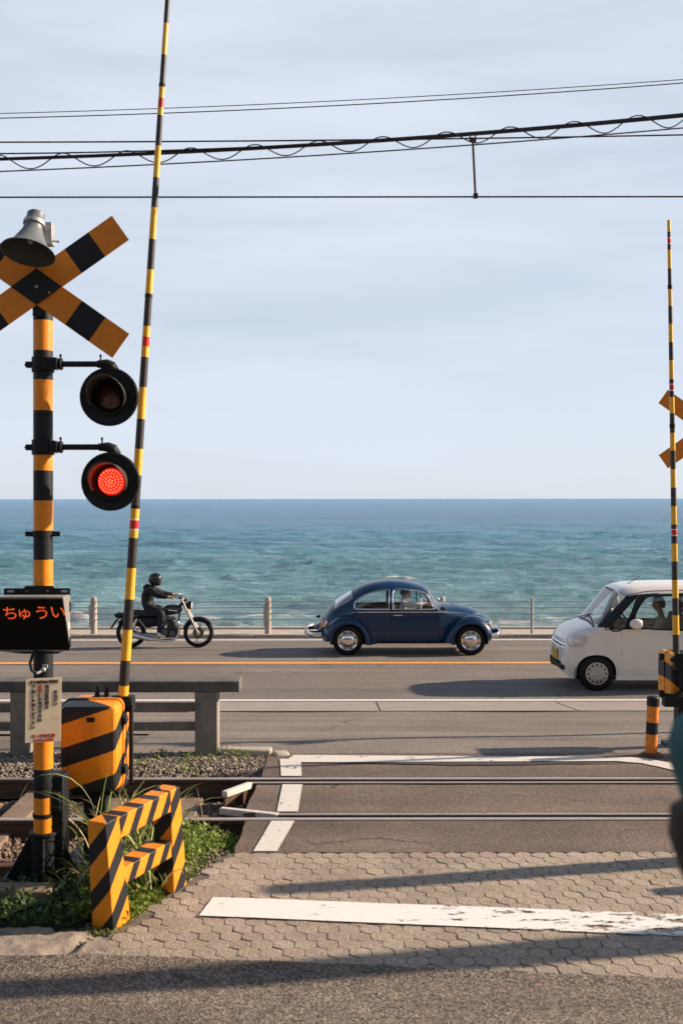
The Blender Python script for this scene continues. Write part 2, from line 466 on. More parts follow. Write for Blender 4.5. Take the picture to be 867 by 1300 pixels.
# terrain under everything: hillside behind the camera, embankment, beach, sea bed
def tz(y):
    if y < -12: return 0.15 * 17 - 0.3 + min(0.75 * (-12 - y), 24)
    if y < 25.8: return gz(y) - 0.30
    if y < 26.2: return -1.15 - (y - 25.8) / 0.4 * 3.6
    if y < 66: return -4.75 - (y - 26.2) / 39.8 * 2.2
    return max(-6.95 - (y - 66) * 0.05, -14)
mb = MB()
ys = frange(-160, -12, 12)[:-1] + frange(-12, 25.8, 0.6) + [26.0, 26.2] + frange(28, 66, 4) + [120, 400]
mb.grid([[(x, y, tz(y)) for x in frange(-260, 260, 26)] for y in ys])
struct(mb.build('terrain', m_earth))
mb = MB(); mb.grid([[(x, y, tz(y) + 0.4 + 1.2 * mnoise.noise(Vector((x * .15, y * .15, 0)))) for x in frange(-150, 150, 3)] for y in frange(-60, -13, 1.5)])
struct(mb.build('hillside', M('dark_wooded_hillside', (0.030, 0.042, 0.020), 0.95, var=0.5, vs=0.8, bump=0.8, bs=3)))
mb = MB(); mb.grid([[(x, y, tz(y) + 0.05 + 0.05 * math.sin(x * .3 + y)) for x in frange(-160, 160, 5)] for y in frange(26.4, 74, 3)])
struct(mb.build('beach', m_sand))

# coast road, 9.95 .. 24.5
sheet('road', frange(-150, 150, 10), frange(13.9, 24.55, 0.3), gzs, m_road)
sheet('road_shoulder', frange(-150, 150, 10), frange(13.9, 15.5, 0.3), gzs, m_shoulder, 0.004)
mb = MB(); mb.grid([[(x, y, gzs(y) + (0.006 * math.sin(x * 2.1))) for x in frange(-2.0, 16, 0.5)] for y in frange(9.56, 13.9, 0.25)])
struct(mb.build('approach_road', m_road2))
mb = MB(); mb.grid([[(x, y, gzs(y) - 0.004) for x in frange(-150, -2.0, 4)] for y in frange(11.2, 13.9, 0.3)])
struct(mb.build('roadside_pavement', m_road2))
mb = MB()
for k in range(-12, 13):
    mb.grid([[(k * 2.6 + 0.5 + u, y_, gzs(y_) + 0.012) for u in (0.012, 2.588)] for y_ in frange(13.92, 15.48, 0.3)])
struct(mb.build('gutter_slabs', M('gutter_concrete', (0.27, 0.24, 0.215), 0.9, var=0.12, vs=3, dirt=0.4, dirtc=(0.17, 0.145, 0.125), bump=0.4)))

# lines on the coast road
mb = MB(); mb.grid([[(x, y, gzs(y) + 0.008) for x in frange(-150, 150, 5)] for y in (15.60, 15.80)])
struct(mb.build('road_edge_line_near', paint_line('white_edge_paint', (0.66, 0.63, 0.60), 0.30, 3.0)))
mb = MB(); mb.grid([[(x, y, gzs(y) + 0.008) for x in frange(-150, 150, 5)] for y in (19.86, 20.12)])
struct(mb.build('road_centre_line', paint_line('orange_centre_paint', (0.75, 0.33, 0.07), 0.25, 3.0)))
mb = MB(); mb.grid([[(x, y, gzs(y) + 0.008) for x in frange(-150, 150, 5)] for y in (23.85, 24.08)])
struct(mb.build('road_edge_line_far', paint_line('white_edge_paint_far', (0.62, 0.60, 0.57), 0.22, 3.0)))

# sea side ledge
mb = MB()
for i in range(-30, 30):
    x = i * 2.0
    mb.box((x + 1.0, 24.62, -0.925), (1.985, 0.2, 0.16))
struct(mb.build('kerb', mt['concrete_l'], bevel=0.012))
mb = MB()
mb.box((0, 25.25, -1.005), (300, 1.05, 0.27))
struct(mb.build('promenade_ledge', mt['concrete_l'], bevel=0.01))
mb = MB(); mb.box((0, 25.9, -3.0), (300, 0.24, 4.35))
struct(mb.build('seawall', mt['concrete'], bevel=0.01))

# ------------------------------------------------------------------ sea
def vnoise(x, y, seed):
    xi = np.floor(x).astype(np.int64); yi = np.floor(y).astype(np.int64); xf = x - xi; yf = y - yi
    def h(a, b):
        n = (a * 374761393 + b * 668265263 + seed * 1442695041) & 0xffffffff
        n = ((n ^ (n >> 13)) * 1274126177) & 0xffffffff
        return ((n ^ (n >> 16)) & 0xffff) / 65535.0
    u = xf * xf * (3 - 2 * xf); v = yf * yf * (3 - 2 * yf)
    return (h(xi, yi) * (1 - u) + h(xi + 1, yi) * u) * (1 - v) + (h(xi, yi + 1) * (1 - u) + h(xi + 1, yi + 1) * u) * v
def build_sea():
    SZ = CAMZ - 9.0
    rows = [58.0]
    while rows[-1] < 45000: rows.append(rows[-1] * 1.0085)
    rows = np.array(rows); nc = 260
    u = np.linspace(-1, 1, nc)
    Y = np.repeat(rows[:, None], nc, 1); X = u[None, :] * (0.42 * Y + 14)
    Z = np.zeros_like(X)
    wx = (vnoise(X * 0.03, Y * 0.03, 3) - 0.5) * 14
    crest = np.zeros_like(X)
    for (L, A, ang, sd_) in ((11.0, 0.17, 0.04, 5), (6.3, 0.11, -0.16, 9), (4.1, 0.07, 0.30, 14), (2.7, 0.04, -0.45, 21), (19.0, 0.16, -0.03, 2)):
        k = 2 * math.pi / L
        ph = k * (Y * math.cos(ang) + X * math.sin(ang)) + wx * (0.9 if L > 5 else 1.8) * 2 * math.pi / 9 + (vnoise(X / L * .5, Y / L * .35, sd_) - 0.5) * 5
        am = 0.15 + 1.5 * np.clip(vnoise(X / (L * 1.6), Y / (L * 1.1), sd_ + 40) - 0.25, 0, 1)
        s = np.sin(ph); w = (1 - np.abs(np.sin(ph / 2))) ** 1.4 * 1.6 - 0.6
        fade = np.clip(1.3 - (Y * 0.0085) / (L * 0.35), 0, 1)
        Z += A * am * (0.5 * s + 0.7 * w) * fade
    for (L, A, sd_) in ((8.0, 0.80, 101), (4.6, 0.52, 103), (2.6, 0.30, 107), (1.6, 0.15, 109)):
        wy = (vnoise(X / (L * 1.1), Y / (L * 1.1), sd_ + 1) - 0.5) * 1.6
        n_ = vnoise(X / (L * 0.95) + wy, Y / (L * 0.42) + wy, sd_)
        rg = (1 - np.abs(2 * n_ - 1)) ** 2.2
        Z += A * (rg - 0.35) * np.clip(1.5 - (Y * 0.0085) / (L * 0.30), 0, 1) * (0.4 + 0.9 * vnoise(X / 22, Y / 15, sd_ + 5))
    Z += (vnoise(X * 1.2, Y * 0.9, 77) - 0.5) * 0.05 * np.clip(1.4 - Y / 160, 0, 1)
    foam = np.clip((Z - 0.95) * 2.2, 0, 1) * np.clip((vnoise(X * 1.3, Y * 0.8, 31) - 0.6) * 4, 0, 1) * (Y < 400)
    # breakers
    def breaker(px0, px1, y0, th, h):
        nonlocal Z, foam
        xc = (px0 + px1) / 2 - 433.5; xc = xc / F * y0; xw = (px1 - px0) / 2 / F * y0
        yy = y0 + (vnoise(X * 0.35, X * 0, 91) - 0.5) * 2.0 + (vnoise(X * 1.3, X * 0, 92) - 0.5) * 0.8
        g = np.exp(-((Y - yy) / th) ** 2) * np.clip(1.25 - np.abs((X - xc) / xw) ** 3, 0, 1)
        Z += h * g
        foam = np.maximum(foam, np.clip(np.exp(-((Y - yy - 0.3 * th) / (th * 0.9)) ** 2) * np.clip(1.3 - np.abs((X - xc) / xw) ** 2, 0, 1) * (0.1 + 1.3 * vnoise(X * 1.6, Y * 1.2, 17)), 0, 1))
    breaker(482, 532, 116, 1.5, 0.45)
    breaker(60, 120, 75.6, 1.6, 0.55)
    breaker(-60, 30, 75.0, 1.5, 0.3)
    breaker(140, 190, 96, 0.5, 0.15)
    breaker(540, 720, 77.5, 1.1, 0.22)
    breaker(230, 400, 78.0, 1.1, 0.20)
    mb = MB()
    V = np.stack([X, Y, Z + SZ], -1).reshape(-1, 3)
    nr = len(rows)
    idx = np.arange(nr * nc).reshape(nr, nc)
    Fc = np.stack([idx[:-1, :-1], idx[:-1, 1:], idx[1:, 1:], idx[1:, :-1]], -1).reshape(-1, 4)
    me = bpy.data.meshes.new('sea')
    me.vertices.add(len(V)); me.vertices.foreach_set('co', V.ravel().astype(np.float32))
    me.loops.add(Fc.size); me.loops.foreach_set('vertex_index', Fc.ravel().astype(np.int32))
    me.polygons.add(len(Fc)); me.polygons.foreach_set('loop_start', (np.arange(len(Fc)) * 4).astype(np.int32))
    me.polygons.foreach_set('use_smooth', np.ones(len(Fc), dtype=bool))
    me.update(); me.validate()
    at = me.attributes.new('foam', 'FLOAT', 'POINT'); at.data.foreach_set('value', foam.ravel().astype(np.float32))
    o = bpy.data.objects.new('sea', me); C.objects.link(o); struct(o)
    m, t, p, out = nt('sea_water')
    cd = N(t, 'ShaderNodeTexCoord')
    sep = N(t, 'ShaderNodeSeparateXYZ', {0: cd.outputs['Object']})
    # shallow, sand-clouded water near the shore, deeper blue far out
    far = N(t, 'ShaderNodeMapRange', {'Value': sep.outputs[1], 'From Min': 60.0, 'From Max': 480.0})
    farp = N(t, 'ShaderNodeMath', {0: far.outputs[0], 1: 0.55}, operation='POWER', use_clamp=True)
    n0 = N(t, 'ShaderNodeTexNoise', {'Vector': N(t, 'ShaderNodeMapping', {'Vector': cd.outputs['Object'], 'Scale': (0.012, 0.05, 1)}).outputs[0], 'Scale': 1.0, 'Detail': 6.0})
    deep = ramp(t, farp.outputs[0], [(0.0, (0.62, 0.74, 0.77)), (0.25, (0.27, 0.56, 0.67)), (0.65, (0.065, 0.35, 0.56)), (1.0, (0.010, 0.19, 0.40))])
    deep = mixc(t, 0.25, deep, ramp(t, n0.outputs['Fac'], [(0.3, 0.28), (0.7, 0.70)]), 'OVERLAY')
    n6 = N(t, 'ShaderNodeTexNoise', {'Vector': N(t, 'ShaderNodeMapping', {'Vector': cd.outputs['Object'], 'Scale': (0.11, 0.30, 1)}).outputs[0], 'Scale': 1.0, 'Detail': 9.0, 'Roughness': 0.75})
    deep = mixc(t, 0.55, deep, ramp(t, n6.outputs['Fac'], [(0.35, 0.30), (0.5, 0.5), (0.65, 0.74)]), 'OVERLAY')
    fm = N(t, 'ShaderNodeAttribute', attribute_name='foam')
    fn = N(t, 'ShaderNodeTexNoise', {'Vector': cd.outputs['Object'], 'Scale': 2.3, 'Detail': 8.0, 'Roughness': 0.7})
    fs = N(t, 'ShaderNodeMath', {0: fm.outputs['Fac'], 1: fn.outputs['Fac']}, operation='MULTIPLY')
    ff = ramp(t, fs.outputs[0], [(0.07, 0.0), (0.20, 1.0)])
    cc = mixc(t, ff, deep, (0.86, 0.90, 0.92))
    t.links.new(cc, p.inputs['Base Color'])
    rr = mixc(t, ff, (0.20, 0.20, 0.20), (0.8, 0.8, 0.8)); t.links.new(rr, p.inputs['Roughness'])
    p.inputs['IOR'].default_value = 1.33; p.inputs['Specular IOR Level'].default_value = 0.5
    # ripples: several sizes, the small ones die out with distance
    v1 = N(t, 'ShaderNodeMapping', {'Vector': cd.outputs['Object'], 'Scale': (0.45, 1.0, 1)}).outputs[0]
    a = N(t, 'ShaderNodeTexNoise', {'Vector': v1, 'Scale': 0.75, 'Detail': 9.0, 'Roughness': 0.66, 'Distortion': 0.6})
    b1 = N(t, 'ShaderNodeBump', {'Height': a.outputs['Fac'], 'Strength': 1.0, 'Distance': 1.5})
    v2 = N(t, 'ShaderNodeMapping', {'Vector': cd.outputs['Object'], 'Scale': (0.05, 0.10, 1)}).outputs[0]
    a2 = N(t, 'ShaderNodeTexNoise', {'Vector': v2, 'Scale': 1.0, 'Detail': 7.0, 'Roughness': 0.6})
    b2 = N(t, 'ShaderNodeBump', {'Height': a2.outputs['Fac'], 'Strength': 0.8, 'Distance': 4.5, 'Normal': b1.outputs[0]})
    v3 = N(t, 'ShaderNodeMapping', {'Vector': cd.outputs['Object'], 'Scale': (0.012, 0.03, 1)}).outputs[0]
    a3 = N(t, 'ShaderNodeTexNoise', {'Vector': v3, 'Scale': 1.0, 'Detail': 9.0, 'Roughness': 0.72})
    b2 = N(t, 'ShaderNodeBump', {'Height': a3.outputs['Fac'], 'Strength': 1.0, 'Distance': 12.0, 'Normal': b2.outputs[0]})
    t.links.new(b2.outputs[0], p.inputs['Normal'])
    me.materials.append(m)
build_sea()

# ------------------------------------------------------------------ level crossing deck and rails
YN, YF = 7.625, 8.725       # centre lines of the near and the far rail
XL = -0.70                  # left end of the paved deck
def deck(name, y0, y1, x0, x1, xl=None):
    mb = MB()
    nx = int((x1 - x0) / 0.12)
    n = 5
    def jag(k): return 0.018 * mnoise.noise(Vector((k * 7.3, y0 * 5, 0)))
    P = []
    for j in range(n + 1):
        y = y0 + (y1 - y0) * j / n
        xs_ = (xl(y) if xl else x0) + 0.02 * mnoise.noise(Vector((y * 9, 1, 2)))
        P.append([(xs_ + (x1 - xs_) * i / nx, y + (jag(i) if j in (0, n) and y1 < 7.9 and j == 0 else 0), 0.0 + 0.003 * mnoise.noise(Vector((i * .2, y * 2, 0)))) for i in range(nx + 1)])
    mb.grid(P)
    # skirt down to the ballast
    mb.grid([[p for p in P[0]], [(p[0], p[1], -0.22) for p in P[0]]])
    mb.grid([[p for p in P[-1]], [(p[0], p[1], -0.22) for p in P[-1]]])
    mb.grid([[P[j][0] for j in range(n + 1)], [(P[j][0][0] - 0.03, P[j][0][1], -0.22) for j in range(n + 1)]])
    return struct(mb.build(name, m_deck, sharp=30))
deck('crossing_deck', 6.90, 7.575, -0.7, 9, lambda y: -0.70 + 0.02 * (y - 6.9))
deck('crossing_deck', 7.775, 8.535, -0.7, 9, lambda y: -0.72 + 0.05 * (y - 7.7))
deck('crossing_deck', 8.775, 9.60, -0.65, 9, lambda y: -0.66)

def rail_prof(w=0.065, h=0.15):
    a = w / 2
    return [(-0.062, -h), (0.062, -h), (0.062, -h + 0.012), (0.010, -h + 0.028), (0.009, -0.040), (a, -0.030), (a, -0.005), (a - 0.008, 0), (-a + 0.008, 0), (-a, -0.005), (-a, -0.030), (-0.009, -0.040), (-0.010, -h + 0.028), (-0.062, -h + 0.012)]
mtr = []
def rail_mat():
    m, t, p, out = nt('rail_steel')
    g = N(t, 'ShaderNodeNewGeometry'); s = N(t, 'ShaderNodeSeparateXYZ', {0: g.outputs['Normal']})
    f = ramp(t, s.outputs[2], [(0.75, 0.0), (0.95, 1.0)])
    sz = N(t, 'ShaderNodeSeparateXYZ', {0: coords(t)})
    f2 = ramp(t, N(t, 'ShaderNodeMath', {0: sz.outputs[2], 1: 1.0}, operation='ADD').outputs[0], [(0.97, 0.0), (0.985, 1.0)])
    ff = N(t, 'ShaderNodeMath', {0: f, 1: f2}, operation='MULTIPLY')
    n = N(t, 'ShaderNodeTexNoise', {'Vector': coords(t, scale=(3, 30, 30)), 'Scale': 3.0, 'Detail': 6.0})
    cb = ramp(t, n.outputs['Fac'], [(0.3, (0.035, 0.022, 0.017)), (0.7, (0.085, 0.050, 0.035))])
    ct = ramp(t, n.outputs['Fac'], [(0.3, (0.30, 0.27, 0.25)), (0.7, (0.46, 0.42, 0.39))])
    t.links.new(mixc(t, ff.outputs[0], cb, ct), p.inputs['Base Color'])
    mm = N(t, 'ShaderNodeMath', {0: ff.outputs[0], 1: 0.35}, operation='MULTIPLY'); t.links.new(mm.outputs[0], p.inputs['Metallic'])
    p.inputs['Roughness'].default_value = 0.5
    return m
m_rail = rail_mat()
for nm, yc, lb in (('rail', YN, 'steel running rail nearest the paved approach'), ('rail', YF, 'steel running rail nearest the coast road')):
    mb = MB(); mb.prism([(yc + a, b + 0.004) for a, b in rail_prof()], 'x', -60, 60)
    tag(mb.build(nm, m_rail, sharp=25, bevel=0), lb, 'rail', 'running rails of the railway track')
# guard rails through the crossing with flared, white painted ends
m_white = M('chipped_white_paint', (0.62, 0.58, 0.54), 0.6, var=0.1, dirt=0.5, dirtc=(0.2, 0.15, 0.11), vs=14)
for yc, y_end, x_in, x_end, lb in ((YN + 0.118, 7.90, -0.46, -0.90, 'guard rail beside the near running rail with a flared white end'), (YF - 0.118, 8.33, -0.74, -0.92, 'guard rail beside the far running rail with a flared white end')):
    t_ = thing('guard_rail', lb, 'guard rail', (0, 0, 0))
    mb = MB(); mb.prism([(yc + a, b + 0.003) for a, b in rail_prof(0.045)], 'x', x_in, 9)
    mb.build('rail_bar', m_rail, t_, sharp=25)
    mb = MB()
    a = Vector((x_in, yc, -0.018)); b_ = Vector((x_end, y_end, -0.022)); dr = (b_ - a); L = dr.length; dr.normalize()
    ang = math.atan2(dr.y, dr.x)
    mb.box((a + b_) / 2, (L, 0.055, 0.05), Matrix.Rotation(ang, 3, 'Z'))
    mb.build('flared_end', m_white, t_, bevel=0.008)
    mb = MB(); mb.box((a + b_) / 2 + Vector((0, 0, -0.075)), (L, 0.018, 0.10), Matrix.Rotation(ang, 3, 'Z'))
    mb.build('web', mt['rust'], t_)

# white boundary lines on the deck
m_wline = paint_line('crossing_white_paint', (0.66, 0.63, 0.585), 0.45, 6.0)
def poly_sheet(name, pts, z, mat, sub=0.25):
    mb = MB(); n = len(pts) // 2
    L_ = pts[:n]; R_ = list(reversed(pts[n:]))
    mb.grid([[(a[0] + (b[0] - a[0]) * t, a[1] + (b[1] - a[1]) * t, z(a[1] + (b[1] - a[1]) * t) if callable(z) else z) for t in frange(0, 1, 0.1)] for a, b in zip(L_, R_)])
    return struct(mb.build(name, mat))
poly_sheet('boundary_line', [(-0.575, 6.91), (-0.50, 7.56), (-0.43, 7.56), (-0.36, 7.565)][:2] + [(-0.335, 7.56), (-0.42, 6.91)], 0.0075, m_wline)
poly_sheet('boundary_line', [(-0.475, 7.785), (-0.475, 8.525), (-0.315, 8.525), (-0.32, 7.785)], 0.0075, m_wline)
poly_sheet('boundary_line', [(-0.50, 8.785), (-0.545, 9.36), (-0.36, 9.36), (-0.33, 8.785)], 0.0075, m_wline)
mb = MB()
top = [(-0.43, 9.50), (0.5, 9.47), (1.6, 9.44), (2.55, 9.41), (2.72, 9.33), (2.86, 9.18), (3.0, 8.98), (3.1, 8.80)]
bot = [(-0.50, 9.24), (0.5, 9.25), (1.6, 9.26), (2.40, 9.27), (2.58, 9.20), (2.70, 9.08), (2.82, 8.92), (2.92, 8.80)]
mb.grid([[(a[0], a[1], 0.0085) for a in bot], [(a[0], a[1], 0.0085) for a in top]])
struct(mb.build('boundary_line', m_wline))

# ------------------------------------------------------------------ paving blocks
mb = MB(); P_ = []  # dark strip under the far white line: a shadow streak painted as colour
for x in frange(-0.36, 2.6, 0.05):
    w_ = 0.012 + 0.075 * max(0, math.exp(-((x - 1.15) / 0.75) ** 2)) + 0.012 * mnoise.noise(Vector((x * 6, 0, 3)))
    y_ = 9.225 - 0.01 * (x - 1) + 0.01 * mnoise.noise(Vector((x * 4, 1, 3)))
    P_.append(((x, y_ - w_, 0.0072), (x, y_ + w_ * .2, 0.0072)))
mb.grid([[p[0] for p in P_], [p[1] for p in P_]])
struct(mb.build('shadow_streak', M('painted_shadow', (0.045, 0.040, 0.038), 0.8, var=0.25, vs=20, bump=0.3)))
def paver_left(y): return -1.245 + (y - 5.5) * (0.53 / 1.4)
def paver_near(x): return 5.30 - (x + 1.2) * 0.095
def paver_mat():
    m, t, p, out = nt('interlocking_concrete_paver')
    v = coords(t)
    at = N(t, 'ShaderNodeAttribute', attribute_name='tint')
    n1 = N(t, 'ShaderNodeTexNoise', {'Vector': v, 'Scale': 3.0, 'Detail': 6.0, 'Roughness': 0.6})
    n2 = N(t, 'ShaderNodeTexNoise', {'Vector': v, 'Scale': 45.0, 'Detail': 6.0, 'Roughness': 0.7})
    vo = N(t, 'ShaderNodeTexVoronoi', {'Vector': v, 'Scale': 170.0}); sc_ = N(t, 'ShaderNodeSeparateColor', {'Color': vo.outputs['Color']})
    c = ramp(t, n1.outputs['Fac'], [(0.3, (0.300, 0.254, 0.205)), (0.7, (0.410, 0.350, 0.286))])
    c = mixc(t, 1.0, c, at.outputs['Color'], 'MULTIPLY')
    c = mixc(t, 0.7, c, ramp(t, n2.outputs['Fac'], [(0.3, 0.33), (0.7, 0.67)]), 'OVERLAY')
    c = mixc(t, 0.5, c, ramp(t, sc_.outputs[0], [(0.0, 0.25), (0.6, 0.5), (1.0, 0.8)]), 'OVERLAY')
    t.links.new(c, p.inputs['Base Color']); p.inputs['Roughness'].default_value = 0.92
    h = N(t, 'ShaderNodeMath', {0: n2.outputs['Fac'], 1: vo.outputs['Distance']}, operation='ADD')
    b = N(t, 'ShaderNodeBump', {'Height': h.outputs[0], 'Strength': 0.8, 'Distance': 0.006}); t.links.new(b.outputs[0], p.inputs['Normal'])
    return m
m_paver = paver_mat()
mb = MB(); cols = []
P_ = 0.113; side = P_ / math.sqrt(3); row = side * 1.5
r = 0; y = 4.6
while y < 6.94:
    x = -1.6 + (P_ / 2 if r % 2 else 0)
    while x < 6:
        cx, cy = x, y
        if cy < 6.90 - 0.03 and cx > paver_left(cy) + 0.025 and cy > paver_near(cx) + 0.01:
            g = 0.0012 + rng.random() ** 2 * 0.0045
            rad = side - g
            h0 = 0.003 * (rng.random() - 0.5) + 0.004 * mnoise.noise(Vector((cx * 1.3, cy * 1.3, 0)))
            tx, ty = (rng.random(2) - 0.5) * 0.055
            wob = [1 + (rng.random() - 0.5) * 0.06 for _ in range(12)]
            ring0, ring1, ring2 = [], [], []
            for k in range(12):
                a = R(30 * k + 30)
                rr_ = rad * (1.0 if k % 2 == 0 else 0.895) * wob[k]
                # wavy sides: interlock
                ox = 0
                vx, vy = math.cos(a) * rr_, math.sin(a) * rr_
                z = h0 + tx * vx + ty * vy
                ring0.append((cx + vx, cy + vy, z - 0.05)); ring1.append((cx + vx, cy + vy, z - 0.004)); ring2.append((cx + vx * 0.955, cy + vy * 0.955, z))
            b = len(mb.v)
            mb.v += ring0 + ring1 + ring2
            for k in range(12):
                k2 = (k + 1) % 12
                mb.f.append((b + k, b + k2, b + 12 + k2, b + 12 + k)); mb.f.append((b + 12 + k, b + 12 + k2, b + 24 + k2, b + 24 + k))
                mb.m += [0, 0]; mb.sm += [False, False]
            mb.f.append(tuple(b + 24 + k for k in range(12))); mb.m.append(0); mb.sm.append(False)
            tt = 0.90 + 0.17 * rng.random() + 0.20 * mnoise.noise(Vector((cx, cy, 4)))
            cols += [(tt, tt * (0.95 + 0.06 * rng.random()), tt * (0.92 + 0.10 * rng.random()), 1)] * 36
        x += P_
    y += row; r += 1
mb.c = cols
struct(mb.build('block_paving', m_paver))
# bedding sand under the blocks
mb = MB()
mb.grid([[(paver_left(y_) - 0.02 + (7 - paver_left(y_)) * i / 140, y_, -0.0062 + 0.0055 * mnoise.noise(Vector((i * 1.9, y_ * 9, 1))) + 0.004 * mnoise.noise(Vector((i * 4.1, y_ * 23, 1)))) for i in range(141)] for y_ in frange(4.5, 6.9, 0.04)])
struct(mb.build('bedding_sand', M('dark_jointing_sand', (0.13, 0.108, 0.086), 0.95, var=0.5, vs=14, bump=0.5)))
# near asphalt apron (edge follows the blocks)
mb = MB()
xs_ = frange(-9, 9, 0.12)
rows_ = []
for t in frange(0, 1, 0.02):
    rw = []
    for x in xs_:
        ye = paver_near(x) if x > -1.2 else 5.30 - (-1.2 - x) * 0.03
        ye += 0.035 + 0.012 * mnoise.noise(Vector((x * 4, 0, 0))) + 0.012 * mnoise.noise(Vector((x * 15, 3, 0)))
        y_ = -6 + (ye + 6) * t ** 0.6
        rw.append((x, y_, gz(y_) + 0.012 + 0.004 * mnoise.noise(Vector((x, y_, 0)))))
    rows_.append(rw)
mb.grid(rows_)
struct(mb.build('near_road', m_near))
# stop line painted over the blocks
mb = MB()
def stop_y(x, u): return (6.11 - (x + 0.74) * 0.098) * (1 - u) + (5.845 - (x + 0.785) * 0.108) * u
mb.grid([[(x - 0.045 * u, stop_y(x, u), 0.0085 + 0.003 * mnoise.noise(Vector((x * 1.3, stop_y(x, u) * 1.3, 0)))) for x in frange(-0.74, 6, 0.1)] for u in (0, 0.25, 0.5, 0.75, 1)])
struct(mb.build('stop_line', paint_line('stop_line_paint', (0.78, 0.77, 0.75), 0.34, 4.0, grad=(0.0, 2.4, 0.21), stretch=(1.0, 3.0, 1))))

# broken concrete apron at the lower left
mb = MB(); rr_ = []
for j, t in enumerate(frange(0, 1, 0.025)):
    rw = []
    for x in frange(-3.2, -1.12, 0.015):
        far = 5.68 - 0.10 * max(0, (x + 1.75)) + 0.05 * mnoise.noise(Vector((x * 3, 1, 0))) + 0.03 * mnoise.noise(Vector((x * 9, 1, 0)))
        if x > -1.35: far -= (x + 1.35) * 0.9
        near = 5.22 + 0.03 * mnoise.noise(Vector((x * 4, 2, 0)))
        y_ = near + (far - near) * t
        rw.append((x, y_, 0.006 + 0.006 * math.sin(math.pi * min(t * 1.4, 1) / 2) + 0.010 * mnoise.noise(Vector((x * 1.6, y_ * 2, 0))) + 0.007 * mnoise.noise(Vector((x * 7, y_ * 7, 0))) + 0.006 * mnoise.noise(Vector((x * 21, y_ * 21, 0))) - 0.03 * max(0, 1 - abs(mnoise.noise(Vector((x * 2.1 + 5, y_ * 2.6, 2)))) / 0.035) - (0.05 if t > 0.98 else 0)))
    rr_.append(rw)
mb.grid(rr_)
struct(mb.build('concrete_apron', M('rough_apron_concrete', (0.27, 0.225, 0.18), 0.95, var=0.3, vs=6, dirt=0.6, dirtc=(0.12, 0.10, 0.08), bump=0.8, bs=35)))

# ------------------------------------------------------------------ ballast, soil and sleepers
m_soil = M('dark_soil', (0.050, 0.038, 0.028), 0.95, var=0.4, vs=9, bump=0.8, bs=30)
mb = MB()
mb.grid([[(-40 + (xr + 40) * i / 160, y_, -0.17 + 0.02 * mnoise.noise(Vector((i * .7, y_ * 3, 0)))) for i in range(161)] for y_ in frange(6.6, 9.9, 0.1) for xr in [(-0.66)]])
struct(mb.build('trackbed', m_soil))
mb = MB()
mb.grid([[(-8 + (paver_left(min(y_, 6.9)) + 8.0 - 0.01) * i / 90, y_, -0.015 - 0.10 * max(0, min(1, (y_ - 6.1) / 0.9)) + 0.02 * mnoise.noise(Vector((i * .6, y_ * 4, 5)))) for i in range(91)] for y_ in frange(5.5, 7.0, 0.08)])
struct(mb.build('verge_soil', m_soil))
mb = MB(); mb.grid([[(x, y_, gzs(y_) - 0.02 + 0.02 * mnoise.noise(Vector((x * 2, y_ * 3, 5)))) for x in frange(-40, -0.62, 0.5)] for y_ in frange(9.7, 11.4, 0.2)])
struct(mb.build('roadside_verge', m_earth))

def stones(name, n, region, size, tints, label=None, zf=lambda x, y: -0.14, seed=1):
    r_ = np.random.default_rng(seed)
    bm = bmesh.new(); bmesh.ops.create_icosphere(bm, subdivisions=1, radius=1)
    bv = np.array([v.co[:] for v in bm.verts]); bf = np.array([[v.index for v in f.verts] for f in bm.faces]); bm.free()
    # jagged crushed rock: a few variants
    V = []; Fs = []; Cc = []; k = 0
    while k < n:
        x, y = region(r_)
        s = size * (0.55 + 0.8 * r_.random())
        M_ = np.diag([s * (0.8 + .5 * r_.random()), s * (0.7 + .5 * r_.random()), s * (0.5 + .4 * r_.random())])
        q = r_.normal(size=(3, 3)); q, _ = np.linalg.qr(q)
        v = (bv * (0.72 + 0.5 * r_.random((12, 1)))) @ M_ @ q.T + np.array([x, y, zf(x, y) + s * 0.25 * r_.random()])
        V.append(v); Fs.append(bf + 12 * k)
        c = np.array(tints[r_.integers(len(tints))]) * (0.75 + 0.5 * r_.random())
        Cc.append(np.repeat([[c[0], c[1], c[2], 1]], 12, 0)); k += 1
    mb = MB(); mb.v = [tuple(a) for a in np.concatenate(V)]; mb.f = [tuple(int(q) for q in a) for a in np.concatenate(Fs)]
    mb.m = [0] * len(mb.f); mb.sm = [False] * len(mb.f); mb.c = np.concatenate(Cc)
    o = mb.build(name, m_stone, fixn=False)
    return tag(o, label, 'gravel', kind='stuff')
m_stone = tinted('crushed_rock', (1, 1, 1), 0.9, 0.3, 60)
tb = [(0.20, 0.14, 0.10), (0.13, 0.085, 0.06), (0.26, 0.20, 0.15), (0.10, 0.060, 0.04), (0.17, 0.11, 0.075)]
tl = [(0.24, 0.205, 0.17), (0.17, 0.14, 0.115), (0.31, 0.27, 0.225), (0.13, 0.10, 0.08)]
def reg_track(r_):
    while True:
        x = -4.6 + 3.95 * r_.random() ** 0.8; y = 6.95 + 2.0 * r_.random()
        if abs(y - YN) > 0.07 and abs(y - YF) > 0.07: return x, y
def zf_track(x, y):
    e = 0
    return -0.135 + e + 0.015 * mnoise.noise(Vector((x * 2, y * 2, 0))) - (0.05 if 7.68 < y < 8.66 else 0)
stones('ballast', 7500, reg_track, 0.024, tb, 'brown crushed stone ballast between the rails', zf_track, 3)
def zf_far(x, y): return -0.12 + 0.10 * min(1, (y - 8.8) / 0.4)
stones('gravel', 9000, lambda r_: (-4.6 + 3.98 * r_.random() ** 0.85, 8.80 + 0.88 * r_.random()), 0.0165, tl, 'pale gravel strip between the far rail and the concrete fence', zf_far, 5)
